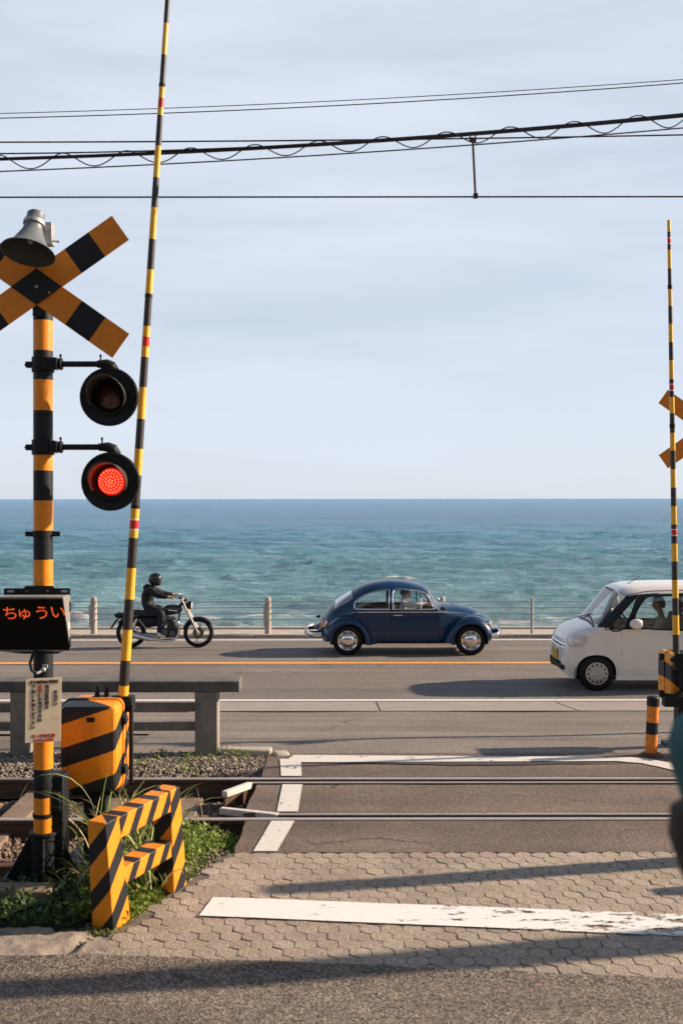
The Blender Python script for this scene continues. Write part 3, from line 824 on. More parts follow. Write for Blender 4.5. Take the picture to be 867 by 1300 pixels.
stones('loose_gravel', 420, lambda r_: (lambda y_: (paver_left(min(y_, 6.9)) - 0.02 - 0.25 * r_.random() ** 2, y_))(5.45 + 1.5 * r_.random()), 0.012, tl, 'small loose grit along the edge of the paving', lambda x, y: -0.01, 6)

m_sleeper = M('grey_brown_sleeper_timber', (0.20, 0.145, 0.105), 0.85, var=0.25, vs=6, dirt=0.5, dirtc=(0.07, 0.05, 0.035), bump=0.6, bs=40)
k = 0
sl0 = None
for i, x in enumerate([-1.23, -1.85, -2.47, -3.09, -3.71, -4.33]):
    t_ = None
    mb = MB(); mb.box((0, 0, 0), (0.21, 2.1, 0.14))
    o = mb.build('sleeper', m_sleeper, bevel=0.012, loc=(x, (YN + YF) / 2, -0.165 if i == 2 else -0.205))
    tag(o, 'weathered timber sleeper under both rails, %s' % ('nearest the crossing deck', 'second out from the crossing deck', 'sunlit one left of the striped signal post', 'fourth out from the crossing deck', 'fifth out from the crossing deck', 'sixth out from the crossing deck')[i], 'sleeper', 'sleepers under the track')
# timber block lying in the weeds
mb = MB(); mb.box((0, 0, 0), (0.62, 0.14, 0.10))
tag(mb.build('timber_block', m_sleeper, bevel=0.012, loc=(-1.95, 6.02, 0.055)), 'short weathered timber block lying in the weeds at the left', 'timber block')
mb = MB(); mb.box((0, 0, 0), (3.0, 0.09, 0.10))
tag(mb.build('cable_trough', mt['rust'], bevel=0.01, loc=(-3.34, 6.62, -0.02)), 'dark rusty steel channel lying on the ballast left of the post base', 'channel')
# concrete kerb stones by the fence end
mb = MB(); mb.box((0, 0, 0), (0.46, 0.13, 0.13))
tag(mb.build('kerb_stone', mt['concrete_l'], bevel=0.02, loc=(-0.86, 9.60, -0.015)), 'long worn concrete kerb stone at the foot of the grey fence', 'kerb stone')
mb = MB(); mb.box((0, 0, 0), (0.15, 0.15, 0.11), Matrix.Rotation(R(20), 3, 'Z'))
tag(mb.build('kerb_stone', mt['concrete_l'], bevel=0.03, loc=(-0.55, 9.56, -0.03)), 'small broken concrete kerb piece at the corner of the white lines', 'kerb stone')

# ------------------------------------------------------------------ weeds
m_leaf = tinted('weed_leaf', (1, 1, 1), 0.6, 0.0, 30, transl=0.35)
def leaf_patch(name, n, region, zf, size, tints, label, seed, height=0.12, stuff=True, cat='weeds', parent=None):
    r_ = np.random.default_rng(seed); mb = MB(); cols = []
    for _ in range(n):
        x, y, hh = region(r_)
        z = zf(x, y) + hh * r_.random() ** 0.8
        s = size * (0.5 + r_.random()); a = r_.random() * 6.28; tilt = (r_.random() - 0.3) * 1.3
        d = Vector((math.cos(a) * math.cos(tilt), math.sin(a) * math.cos(tilt), math.sin(tilt))); w = d.cross(Vector((r_.random() - .5, r_.random() - .5, 1))).normalized()
        p = Vector((x, y, z)); c = tints[r_.integers(len(tints))]; f_ = 0.7 + 0.6 * r_.random()
        nn = d.cross(w) * 0.12 * s
        mb.add([p, p + d * s * 0.45 + w * s * 0.30 + nn, p + d * s - nn, p + d * s * 0.45 - w * s * 0.30 + nn, p + d * s * .5], [(0, 1, 4), (1, 2, 4), (2, 3, 4), (3, 0, 4)], 0, True)
        cols += [(c[0] * f_, c[1] * f_, c[2] * f_, 1)] * 5
    mb.c = cols
    o = mb.build(name, m_leaf, parent, fixn=False)
    if stuff: tag(o, label, cat, kind='stuff')
    return o
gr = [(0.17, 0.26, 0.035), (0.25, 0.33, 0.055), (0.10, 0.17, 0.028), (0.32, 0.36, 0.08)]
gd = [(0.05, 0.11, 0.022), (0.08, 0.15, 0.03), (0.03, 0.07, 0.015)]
ve = lambda x, y: -0.01 - 0.12 * max(0, min(1, (y - 6.1) / 0.9))
def reg_r(r_):
    y = 5.75 + 1.75 * r_.random(); w = 0.50 if y > 6.3 else 0.30
    edge = paver_left(min(y, 6.9)) - 0.025
    x = edge - w * r_.random() ** 1.1
    q = 1 - min(1, (edge - x) / w)
    return x, y, 0.05 + 0.27 * (1 - q) * (0.4 + 0.6 * r_.random()) * (1 if y > 6.3 else 0.45)
leaf_patch('weeds', 9000, reg_r, ve, 0.034, gr, 'bright green leafy weeds along the edge of the block paving', 21)
def reg_l(r_):
    y = 5.66 + 1.0 * r_.random(); x = -2.15 + (paver_left(y) + 2.15 - 0.25) * r_.random()
    if y > 6.25 and x < -1.75: x = -1.55 + 0.2 * r_.random()
    return x, y, 0.06 + 0.10 * r_.random()
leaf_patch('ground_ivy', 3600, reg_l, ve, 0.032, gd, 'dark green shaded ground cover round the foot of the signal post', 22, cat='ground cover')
leaf_patch('moss', 2500, lambda r_: (lambda y: (paver_left(y) - 0.01 - 0.16 * r_.random() ** 1.3, y, 0.02))(5.6 + 1.25 * r_.random()), ve, 0.016, [(0.24, 0.30, 0.05), (0.30, 0.33, 0.08)], 'thin bright moss at the paving edge', 23, cat='moss')
def reg_f(r_):
    c = [(-1.6, 9.5), (-1.35, 9.35), (-1.15, 9.35), (-2.0, 9.4), (-1.0, 9.55), (-1.75, 9.2), (-0.9, 9.45), (-1.3, 9.0)][r_.integers(8)]
    return c[0] + r_.normal() * 0.07, c[1] + r_.normal() * 0.05, 0.11
leaf_patch('gravel_weeds', 420, reg_f, lambda x, y: -0.05, 0.03, gr, 'scattered small weeds growing in the pale gravel by the fence', 24)

def blade(mb, cols, base, az, L, w, lean, bend, c, twist=0.0):
    n = 9; p = Vector(base); el = R(90) - lean
    d2 = Vector((math.cos(az), math.sin(az), 0)); sd_ = Vector((-math.sin(az + twist), math.cos(az + twist), 0))
    P = []
    for i in range(n + 1):
        t = i / n
        ww = w * (1 - t ** 2.2) * (0.6 + 0.4 * min(1, t * 4)) + 0.0004
        P.append((p - sd_ * ww / 2, p + sd_ * ww / 2 + Vector((0, 0, ww * 0.1))))
        el -= bend / n * (0.4 + 1.6 * t)
        p = p + (d2 * math.cos(el) + Vector((0, 0, 1)) * math.sin(el)) * (L / n)
    vs = [q for pr in P for q in pr]
    mb.add(vs, [(2 * i, 2 * i + 1, 2 * i + 3, 2 * i + 2) for i in range(n)], 0, True)
    cols += [(c[0], c[1], c[2], 1)] * len(vs)
def tuft(name, loc, n, L, w, tints, label, seed, spread=0.05, lean=0.35, bend=1.4, azr=(0, 6.28)):
    r_ = np.random.default_rng(seed); mb = MB(); cols = []
    for _ in range(n):
        c = tints[r_.integers(len(tints))]; f_ = 0.75 + 0.5 * r_.random(); c = tuple(a * f_ for a in c)
        blade(mb, cols, (r_.normal() * spread, r_.normal() * spread, 0), azr[0] + (azr[1] - azr[0]) * r_.random(), L * (0.45 + 0.6 * r_.random()), w * (0.6 + 0.6 * r_.random()), lean * (0.3 + r_.random()), bend * (0.3 + 1.0 * r_.random()), c, r_.random() * 2)
    mb.c = cols
    return tag(mb.build(name, m_leaf, fixn=False, loc=loc), label, 'grass tuft', 'tufts of long grass')
gt = [(0.24, 0.31, 0.09), (0.36, 0.40, 0.15), (0.17, 0.24, 0.06), (0.46, 0.40, 0.22)]
tuft('grass_tuft', PX(128, 1085, 6.35) + Vector((0, 0, 0)), 26, 0.62, 0.017, gt, 'tall grass tuft between the signal post and the striped guard', 31, 0.05)
tuft('grass_tuft', PX(172, 1072, 6.75), 44, 0.56, 0.015, gt, 'grass tuft standing behind the upper rail of the striped guard', 32, 0.08)
tuft('grass_tuft', PX(205, 1062, 7.0), 26, 0.40, 0.012, gt, 'thin sunlit grass tuft at the right corner of the gate machine', 33, 0.07)
tuft('grass_tuft', PX(100, 1120, 6.15), 22, 0.34, 0.013, [(0.16, 0.2, 0.06), (0.34, 0.30, 0.18), (0.10, 0.14, 0.04)], 'half dry grass tuft at the foot of the signal post', 34, 0.06)
tuft('grass_tuft', PX(185, 1120, 6.15), 30, 0.30, 0.011, gt, 'short grass tuft seen through the opening of the striped guard', 35, 0.07)
# a few very long blades
mb = MB(); cols = []
blade(mb, cols, (0.00, 0, 0), R(186), 0.78, 0.024, 0.02, 2.9, (0.42, 0.48, 0.24))
blade(mb, cols, (0.01, 0.01, 0), R(20), 0.40, 0.034, 0.05, 0.25, (0.20, 0.31, 0.08))
blade(mb, cols, (-0.02, 0, 0), R(190), 0.42, 0.022, 0.5, 0.9, (0.13, 0.20, 0.06))
blade(mb, cols, (0.0, 0.02, 0), R(170), 0.62, 0.010, 0.9, 0.75, (0.10, 0.13, 0.06))
blade(mb, cols, (0.0, -0.02, 0), R(184), 0.50, 0.012, 0.75, 1.4, (0.24, 0.24, 0.10))
blade(mb, cols, (0.02, 0.02, 0), R(10), 0.34, 0.022, 0.4, 1.9, (0.34, 0.36, 0.14))
mb.c = cols
tag(mb.build('grass_tuft', m_leaf, fixn=False, loc=PX(124, 1052, 6.15)), 'long bent grass blades reaching up in front of the gate machine', 'grass tuft', 'tufts of long grass')
mb = MB(); cols = []
blade(mb, cols, (0, 0, 0), R(120), 0.36, 0.006, 0.5, 0.1, (0.34, 0.26, 0.18))
blade(mb, cols, (0.0, 0, 0), R(30), 0.25, 0.006, 0.9, 0.2, (0.34, 0.26, 0.18))
mb2 = MB(); cols2 = []
for q in range(9):
    blade(mb2, cols2, (-0.9 + 0.11 * q, -0.9 - 0.05 * (q % 3), 0), R(40 + 47 * q), 0.22 + 0.04 * (q % 4), 0.005, 0.25 + 0.1 * (q % 3), 0.9, (0.40, 0.32, 0.2))
mb.c = cols
tag(mb.build('dry_stalk', m_leaf, fixn=False, loc=PX(262, 1062, 7.35)), 'dry brown stalk leaning over the near rail', 'stalk')
mb2.c = cols2
tag(mb2.build('dry_grass', m_leaf, fixn=False, loc=PX(262, 1062, 7.35)), 'sparse dry grass stems among the dark ground cover', 'grass', kind='stuff')

# ------------------------------------------------------------------ concrete fence by the track
t_ = thing('concrete_fence', 'grey concrete post and rail fence left of the crossing', 'fence', (0, 9.64, 0))
mb = MB(); mb.box((-3.96, 0.02, 0.612), (6.09, 0.24, 0.105)); mb.build('top_beam', mt['concrete_d'], t_, bevel=0.012)
for x, w in ((-1.217, 0.205), (-2.90, 0.16), (-4.60, 0.16), (-6.3, 0.16)):
    mb = MB(); mb.box((x, 0.0, 0.275), (w, 0.18, 0.575)); mb.build('post', mt['concrete_m'], t_, bevel=0.01)
for z in (0.405, 0.23):
    mb = MB(); mb.box((-3.9, 0.03, z), (5.2, 0.05, 0.078)); mb.build('rail', mt['concrete_m'], t_, bevel=0.006)
# its twin on the other side of the road, just outside the frame
t_ = thing('concrete_fence', 'grey concrete post and rail fence right of the crossing', 'fence', (0, 9.64, 0))
mb = MB(); mb.box((7.0, 0.02, 0.612), (6.0, 0.24, 0.105)); mb.build('top_beam', mt['concrete_d'], t_, bevel=0.012)
for x in (4.3, 6.0, 7.7):
    mb = MB(); mb.box((x, 0.0, 0.275), (0.18, 0.18, 0.575)); mb.build('post', mt['concrete_m'], t_, bevel=0.01)
for z in (0.405, 0.23):
    mb = MB(); mb.box((7.0, 0.03, z), (5.6, 0.05, 0.078)); mb.build('rail', mt['concrete_m'], t_, bevel=0.006)

# ------------------------------------------------------------------ sea side guard cable fence
yf = 24.78
t_ = thing('cable_fence', 'sea side fence of round concrete posts strung with four steel cables', 'fence', (0, yf, -0.86))
for px in (-323, -102, 119, 340, 561, 782, 1003, 1224):
    x = (px - 433.5) / F * yf
    mb = MB()
    mb.lathe((x, 0, 0), (0, 0, 1), [(0.074, -0.06), (0.074, 0.80), (0.068, 0.845), (0.05, 0.868), (0.0, 0.87)], 16)
    po = mb.build('post', mt['concrete_l'], t_)
    mb = MB(); mb.box((x - 0.07, -0.04, 0.44), (0.05, 0.09, 0.52)); mb.build('cable_bracket', mt['galv'], po, bevel=0.006)
for px in (675, 230 + 0.5, 897):
    if px == 230.5: continue
    x = (px - 433.5) / F * yf
    mb = MB(); mb.cyl((x, 0, 0), (x, 0, 0.84), 0.035, n=10); mb.build('thin_post', mt['galv'], t_)
for k, py in enumerate((763.5, 771.0, 778.5, 786.0)):
    z = CAMZ - (py - HOR) / F * yf + 0.86
    mb = MB(); xs = frange(-14, 16, 1.0)
    mb.tube([(x, -0.05, z - 0.012 * math.sin(math.pi * ((x + 14.2) % 4.05) / 4.05)) for x in frange(-14, 16, 0.25)], 0.011, 6)
    mb.build('cable', mt['galv'], t_)

# ------------------------------------------------------------------ overhead wires
m_wire = M('dark_overhead_wire', (0.02, 0.02, 0.025), 0.6, var=0.2)
m_wireg = M('grey_power_line', (0.13, 0.14, 0.17), 0.6, var=0.1)
m_wirer = M('brown_contact_wire', (0.06, 0.035, 0.04), 0.5, 0.3, var=0.2)
def span(pxs, d, ext=True):
    """wire through photo points at depth d (real position on a vertical plane), extended both ways"""
    pts = [PX(a, b, d) for a, b in pxs]
    out = []
    for i in range(-14, 45):
        x = pts[0].x + (pts[-1].x - pts[0].x) * i / 30
        xs = [p.x for p in pts]; zs = [p.z for p in pts]
        if len(pts) == 3:   # quadratic
            z = sum(zs[a] * ((x - xs[(a + 1) % 3]) * (x - xs[(a + 2) % 3])) / ((xs[a] - xs[(a + 1) % 3]) * (xs[a] - xs[(a + 2) % 3])) for a in range(3))
        else: z = zs[0] + (zs[1] - zs[0]) * (x - xs[0]) / (xs[1] - xs[0])
        out.append(Vector((x, d, z)))
    return out
t_ = thing('overhead_line', 'railway contact wire hung from a messenger wire above the track', 'overhead line', (0, 8.17, 4.6))
off = Vector((0, -8.17, -4.6))
mb = MB(); mb.tube([p + off for p in span([(0, 249.5), (867, 249.5)], 8.17)], 0.0065, 6); mb.build('contact_wire', m_wirer, t_)
mb = MB(); mb.tube([p + off for p in span([(0, 179.5), (434, 177.2), (867, 171)], 8.17)], 0.0060, 6); mb.build('messenger_wire', m_wirer, t_)
mb = MB(); a, b = PX(600.5, 175, 8.17) + off, PX(604, 250, 8.17) + off
mb.tube([a, b], 0.0095, 8); mb.box(a + Vector((0, 0, -0.012)), (0.05, 0.03, 0.03)); mb.box(b + Vector((0, 0, 0.01)), (0.035, 0.03, 0.035))
mb.cyl(a + Vector((-0.022, 0, -0.02)), a + Vector((-0.022, 0, 0.03)), 0.006, n=6); mb.cyl(a + Vector((0.022, 0, -0.02)), a + Vector((0.022, 0, 0.03)), 0.006, n=6)
mb.build('hanger', m_wirer, t_)
for pp, r_, lb in (([(0, 143), (434, 127), (867, 100.5)], 0.0045, 'upper of the two thin power lines crossing high in the sky'), ([(0, 149), (434, 133), (867, 105)], 0.0058, 'lower of the two thin power lines crossing high in the sky')):
    mb = MB(); mb.tube(span(pp, 11.5), r_, 6)
    tag(mb.build('power_line', m_wireg, sharp=180), lb, 'power line', 'thin power lines')
t_ = thing('bundled_cable', 'thick black cable lashed in loops to a thin support wire', 'cable', (0, 7.0, 4.9))
off = Vector((0, -7.0, -4.9))
mn = span([(0, 201), (434, 181), (867, 146)], 7.0)
lo_ = span([(0, 215.5), (434, 193.5), (867, 161)], 7.0)
hi_ = span([(0, 195), (434, 181.5), (867, 147)], 7.0)
rr_ = [0.0115 + 0.004 * max(0, min(1, (p.x + 2.2) / 4.4)) for p in mn]
mb = MB(); mb.tube([p + off for p in mn], rr_, 8); mb.build('cable', m_wire, t_)
mb = MB(); mb.tube([p + off + Vector((0, 0.02, 0)) for p in lo_], 0.0045, 6); mb.build('support_wire', m_wire, t_)
mb = MB(); mb.tube([p + off + Vector((0, -0.015, 0.0)) for p in hi_], 0.005, 6); mb.build('second_cable', m_wire, t_)
def interp(P, x):
    for a, b in zip(P, P[1:]):
        if a.x <= x <= b.x: return a.z + (b.z - a.z) * (x - a.x) / (b.x - a.x)
    return P[-1].z
pts = []; per = 81 / F * 7.0
x = mn[0].x + 0.2
while x < mn[-1].x - 0.1:
    ph = ((x - PX(38, 0, 7).x) / per) % 1.0
    top_ = interp(mn, x); bot_ = interp(lo_, x)
    c_ = math.cos(2 * math.pi * ph)
    z = (top_ + bot_) / 2 - (top_ - bot_) * 0.62 * c_ * (1.12 if c_ < 0 else 1) + 0.012
    pts.append(Vector((x, 7.0 + 0.02 * math.sin(2 * math.pi * ph), z)) + off); x += per / 14
mb = MB(); mb.tube(pts, 0.0042, 5); mb.build('lashing_wire', m_wire, t_)
# ------------------------------------------------------------------ crossing signals and gates
def striped_pole(mb, p0, p1, r0, r1, bands, n=20):
    """bands: [(t0, t1, mat index)] with t in 0..1 along the axis"""
    p0, p1 = Vector(p0), Vector(p1); pts = []; rs = []; mis = []
    for t0, t1, mi in bands:
        pts += [p0.lerp(p1, t0), p0.lerp(p1, t1)]; rs += [r0 + (r1 - r0) * t0, r0 + (r1 - r0) * t1]; mis += [mi, mi]
    # drop duplicate joints but keep crisp colour change
    P = [pts[0]]; Rr = [rs[0]]; Mi = []
    for i in range(0, len(pts), 2):
        P.append(pts[i + 1]); Rr.append(rs[i + 1]); Mi.append(mis[i])
    mb.tube(P, Rr, n, mis=Mi)

def signal_lamp(parent, c, lit, back=False):
    """round black target board with lens and hood; faces -Y (or +Y when back)"""
    s = 1 if back else -1
    c = Vector(c); ax = Vector((0, s, 0))
    mb = MB()
    mb.lathe(c, ax, [(0.0, -0.10), (0.075, -0.10), (0.10, -0.06), (0.105, -0.012), (0.168, -0.012), (0.174, -0.006), (0.174, 0.004), (0.166, 0.010), (0.150, 0.002), (0.112, 0.0), (0.108, 0.02), (0.096, 0.02), (0.094, -0.03), (0.0, -0.03)], 40)
    board = mb.build('lamp_board', mt['black_matte'], parent)
    mb = MB(); mb.lathe(c, ax, [(0.082, -0.028), (0.078, -0.012), (0.05, 0.002), (0.0, 0.008)], 32)
    mb.build('lens', m_lens_on if lit else m_lens_off, board)
    if lit:
        mb = MB()
        k = 0
        for ring, n_ in ((0.012, 5), (0.030, 11), (0.048, 17), (0.066, 22)):
            for q in range(n_):
                a = 2 * math.pi * q / n_ + ring * 30
                mb.sphere(c + Vector((math.cos(a) * ring, s * (0.006 - ring * 0.22 + 0.004), math.sin(a) * ring)), 0.0062, 6, 4)
        mb.build('led_cluster', m_led, board)
    # hood: a tube open below, longer at the top
    mb = MB(); rings = []
    for j, (r_, off) in enumerate(((0.104, 0.0), (0.106, 0.05), (0.108, 0.10), (0.112, 1.0))):
        ring = []
        for k in range(33):
            a = R(-32 + 244 * k / 32)
            ln = 0.19 * (0.35 + 0.65 * max(0, math.sin(a) * 0.8 + 0.2)) if off == 1.0 else min(off, 0.19 * (0.35 + 0.65 * max(0, math.sin(a) * 0.8 + 0.2)))
            ring.append(c + Vector((math.cos(a) * r_, s * (0.012 + ln), math.sin(a) * r_)))
        rings.append(ring)
    mb.rings(rings, 0, True, False, closed=False)
    mb.build('hood', m_hood, board, solid=0.0025, fixn=False)
    return board
m_lens_on = emit('lit_red_lens', (1.0, 0.03, 0.015), 0.38)
m_led = emit('red_led', (1.0, 0.075, 0.035), 2.2)
m_lens_off = M('unlit_red_lens', (0.045, 0.008, 0.010), 0.16, var=0.3, coat=0.8)
m_hood = M('black_hood_enamel', (0.060, 0.055, 0.050), 0.40, var=0.2, dirt=0.4, dirtc=(0.16, 0.14, 0.12))

SD = 6.33; SX = (54.8 - 433.5) / F * SD; SK = F / SD
def sl(px, py, dy=0.0):      # local point on the signal post's plane, dy towards the viewer
    d = SD - dy
    return Vector(((px - 433.5) / F * d - SX, -dy, CAMZ - (py - HOR) / F * d))

t_ = thing('crossing_signal', 'railway crossing warning signal with loudspeaker, crossbuck and a lit red lamp, left of the road', 'crossing signal', (SX, SD, 0))
zt, zb = sl(0, 388).z, 0.10
edges = [388, 406.8, 445, 482, 521, 559.6, 597, 635, 673, 710, 757, 795, 830, 862, 900, 940, 975, 1011, 1056, 1110]
bands = []; pz = [sl(0, e).z for e in edges]
seq = [0, 1, 0, 1, 0, 1, 0, 1, 0, 1, 0, 0, 0, 0, 1, 1, 0, 1, 0]
for i in range(len(edges) - 1):
    bands.append(((pz[i] - zt) / (zb - zt), min(1, (pz[i + 1] - zt) / (zb - zt)), seq[i]))
mb = MB(); striped_pole(mb, (0, 0, zt), (0, 0, zb), 0.0572, 0.0572, bands, 28)
pole = mb.build('pole', [mt['black'], mt['yellow']], t_)
mb = MB(); mb.lathe((0, 0, zt - 0.004), (0, 0, 1), [(0.060, 0), (0.060, 0.012), (0.0, 0.016)], 24); mb.build('pole_cap', mt['black_matte'], pole)
# crossbuck
cb = sl(47, 363.5, 0.085)
def board(ang, dy):
    mb = MB(); ca, sa = math.cos(R(ang)), math.sin(R(ang)); hw = 0.087; ed = [-0.602, -0.432, -0.262, -0.13, 0.13, 0.262, 0.432, 0.602]; ms = [1, 0, 1, 1, 1, 0, 1]
    for i in range(7):
        a, b = ed[i], ed[i + 1]
        def q(u, v, y): return (cb.x + u * ca - v * sa, cb.y + y, cb.z + u * sa + v * ca)
        y0, y1 = dy, dy + 0.004
        mb.hexa([q(a, -hw, y0), q(b, -hw, y0), q(b, -hw, y1), q(a, -hw, y1), q(a, hw, y0), q(b, hw, y0), q(b, hw, y1), q(a, hw, y1)], ms[i])
    return mb.build('crossbuck_board', [mt['black'], mt['yellow_board']], t_, fixn=True)
board(35.2, -0.004); board(-35.2, 0.004)
mb = MB(); mb.prism([(cb.x - 0.150, cb.z), (cb.x, cb.z - 0.107), (cb.x + 0.150, cb.z), (cb.x, cb.z + 0.107)], 'y', cb.y - 0.0065, cb.y - 0.009)
cbo = mb.build('centre_plate', mt['black'], t_)
mb = MB()
for dx, dz in ((0, 0),): mb.sphere(cb + Vector((dx, -0.010, dz)), (0.009, 0.006, 0.009), 8, 5)
mb.sphere(cb + Vector((0.075, -0.010, -0.035)), (0.006, 0.004, 0.006), 8, 5)
build_each(mb, 'bolt', mt['galv'], cbo)
mb = MB(); mb.box((0.0, -0.065, cb.z), (0.08, 0.03, 0.34)); mb.box((0, -0.02, cb.z + 0.0), (0.05, 0.08, 0.04)); mb.build('crossbuck_bracket', mt['black_matte'], t_, bevel=0.003)
# pole top behind the boards
mb = MB(); mb.cyl((0, 0, zt - 0.02), (0, 0, zt + 0.30), 0.045, n=18); mb.build('pole_head', mt['black'], t_)
# loudspeaker
mouth = sl(36, 319, 0.25); ax = Vector((-0.08, -0.30, -0.86)).normalized()
mb = MB()
prof = [(0.0, -0.262), (0.040, -0.262), (0.050, -0.252), (0.052, -0.205), (0.056, -0.200), (0.058, -0.185), (0.052, -0.170), (0.060, -0.135), (0.078, -0.095), (0.100, -0.050), (0.128, -0.015), (0.150, -0.002), (0.155, 0.006), (0.151, 0.008)]
mb.lathe(mouth, ax, prof, 36)
sh = mb.build('loudspeaker', M('blue_grey_horn_enamel', (0.135, 0.155, 0.175), 0.45, 0.0, var=0.12, dirt=0.4), t_)
mb = MB()
mb.lathe(mouth, ax, [(0.149, 0.004), (0.122, -0.018), (0.094, -0.055), (0.066, -0.105), (0.045, -0.15), (0.0, -0.155)], 36)
mb.build('horn_throat', M('dark_horn_inside', (0.035, 0.042, 0.045), 0.6, var=0.2), sh)
mb = MB(); mb.lathe(mouth, ax, [(0.0, -0.055), (0.014, -0.06), (0.022, -0.08), (0.022, -0.15)], 16); mb.build('horn_reentrant', mt['grey_metal'], sh)
mb = MB()
back = mouth - ax * 0.20
mb.box(sl(62, 297, 0.12), (0.055, 0.07, 0.13)); mb.tube([back, back + Vector((0.05, 0.10, -0.02)), Vector((0.03, -0.06, back.z - 0.04))], 0.014, 8)
mb.cyl(sl(63, 305, 0.14), sl(74, 306, 0.14), 0.005, n=8); mb.sphere(sl(74, 306, 0.14), 0.008, 8, 5)
mb.lathe(mouth - ax * 0.19, ax, [(0.058, -0.012), (0.062, -0.012), (0.062, 0.012), (0.058, 0.012)], 24)
mb.build('speaker_bracket', mt['galv'], sh, bevel=0.002)

# lamps with their arms
def arm(parent, z, x_end, sgn=1, y=0.0):
    mb = MB()
    mb.lathe((0, 0, z), (0, 0, 1), [(0.058, -0.045), (0.066, -0.045), (0.066, 0.045), (0.058, 0.045)], 24)
    mb.box((-0.075 * sgn, 0, z), (0.05, 0.045, 0.035)); mb.cyl((-0.11 * sgn, -0.0, z), (-0.02 * sgn, 0, z), 0.007, n=8)
    mb.box((0.05 * sgn, -0.05, z), (0.10, 0.05, 0.07)); mb.box((0.02 * sgn, -0.065, z - 0.005), (0.06, 0.03, 0.045))
    mb.cyl((0.055 * sgn, -0.03, z), (0.115 * sgn, -0.03, z), 0.030, n=14)
    mb.cyl((0.105 * sgn, -0.03, z), (0.122 * sgn, -0.03, z), 0.036, n=14)
    mb.cyl((0.112 * sgn, -0.03, z + 0.02), (0.112 * sgn, -0.03, z + 0.052), 0.006, n=8); mb.sphere((0.112 * sgn, -0.03, z + 0.052), 0.009, 8, 5)
    mb.cyl((0.10 * sgn, -0.03, z), ((x_end - 0.06) * sgn, -0.03, z), 0.0175, n=12)
    mb.cyl(((x_end - 0.075) * sgn, -0.03, z), ((x_end - 0.045) * sgn, -0.03, z), 0.023, n=12)
    mb.cyl(((x_end - 0.055) * sgn, -0.03, z + 0.015), ((x_end - 0.055) * sgn, -0.03, z + 0.048), 0.0055, n=8); mb.sphere(((x_end - 0.055) * sgn, -0.03, z + 0.05), 0.009, 8, 5)
    mb.tube([((x_end - 0.06) * sgn, -0.03, z), ((x_end - 0.02) * sgn, -0.03, z), ((x_end + 0.005) * sgn, -0.025, z - 0.012), ((x_end + 0.02) * sgn, -0.01, z - 0.04), ((x_end + 0.02) * sgn, 0.02, z - 0.10)], [0.024, 0.030, 0.034, 0.034, 0.03], 14)
    return mb.build('lamp_arm', mt['black_matte'], parent, bevel=0.002)
c1 = sl(138.7, 503.2, 0.05); c2 = sl(140.5, 611, 0.05)
arm(t_, sl(0, 462.5).z, c1.x - 0.0); arm(t_, sl(0, 567.5).z, c2.x)
signal_lamp(t_, c1, False); signal_lamp(t_, c2, True)
# small cross bracket
z_ = sl(0, 677.5).z
mb = MB(); mb.lathe((0, 0, z_), (0, 0, 1), [(0.058, -0.017), (0.062, -0.017), (0.062, 0.017), (0.058, 0.017)], 24)
mb.box((-0.078, -0.01, z_), (0.05, 0.012, 0.030)); mb.box((0.078, -0.01, z_), (0.05, 0.012, 0.030)); mb.cyl((0.075, -0.03, z_), (0.075, 0.01, z_), 0.006, n=6); mb.cyl((-0.075, -0.03, z_), (-0.075, 0.01, z_), 0.006, n=6)
mb.build('band_clamp', mt['black_matte'], t_)
# LED message box
d_t, d_b, d_r = 6.11, 6.27, 6.34
zt_, zb_ = CAMZ - (757.5 - HOR) / F * d_t, CAMZ - (826 - HOR) / F * d_b
ztr = CAMZ - (755 - HOR) / F * d_r
xr = (93 - 433.5) / F * d_r - SX; xl = -0.245
Yt, Yb, Yr = d_t - SD, d_b - SD, d_r - SD - 0.07
mb = MB()
mb.prism([(Yt, zt_), (Yr, zt_ + 0.0), (Yr, zb_), (Yb, zb_)], 'x', xl, xr)
dbx = mb.build('display_housing', M('grey_display_housing', (0.23, 0.22, 0.215), 0.5, var=0.1, dirt=0.4), t_, bevel=0.006)
mb = MB()
n_ = Vector((0, -(zt_ - zb_), -(Yb - Yt) )).normalized()
def face(x, v, o):   # point on the sloping face, v 0 top .. 1 bottom, o outwards
    return Vector((x, Yt + (Yb - Yt) * v, zt_ + (zb_ - zt_) * v)) + n_ * o
mb.hexa([face(xl + 0.004, 0.97, 0.001), face(xr - 0.004, 0.97, 0.001), face(xr - 0.004, 0.97, 0.007), face(xl + 0.004, 0.97, 0.007), face(xl + 0.004, 0.04, 0.001), face(xr - 0.004, 0.04, 0.001), face(xr - 0.004, 0.04, 0.007), face(xl + 0.004, 0.04, 0.007)])
scr = mb.build('screen', M('black_display_glass', (0.004, 0.004, 0.006), 0.5, var=0.2, spec=0.15), dbx)
mb = MB()
yp = -0.068
zc = CAMZ - (750.5 - HOR) / F * 6.28
mb.prism([(-0.212, zc - 0.026), (0.178, zc - 0.026), (0.178, zc + 0.014), (0.172, zc + 0.020), (0.085, zc + 0.020), (0.075, zc + 0.034), (-0.085, zc + 0.034), (-0.095, zc + 0.020), (-0.205, zc + 0.020), (-0.212, zc + 0.014)], 'y', yp - 0.004, yp + 0.004)
fl = mb.build('mounting_flange', mt['black_matte'], dbx)
mb = MB()
for x in (-0.172, 0.145): mb.prism([(x - 0.018, zc - 0.004), (x + 0.018, zc - 0.004), (x + 0.021, zc + 0.002), (x + 0.018, zc + 0.009), (x - 0.018, zc + 0.009), (x - 0.021, zc + 0.002)], 'y', yp - 0.007, yp - 0.0045)
build_each(mb, 'slot', mt['grey_metal'], fl)
mb = MB()
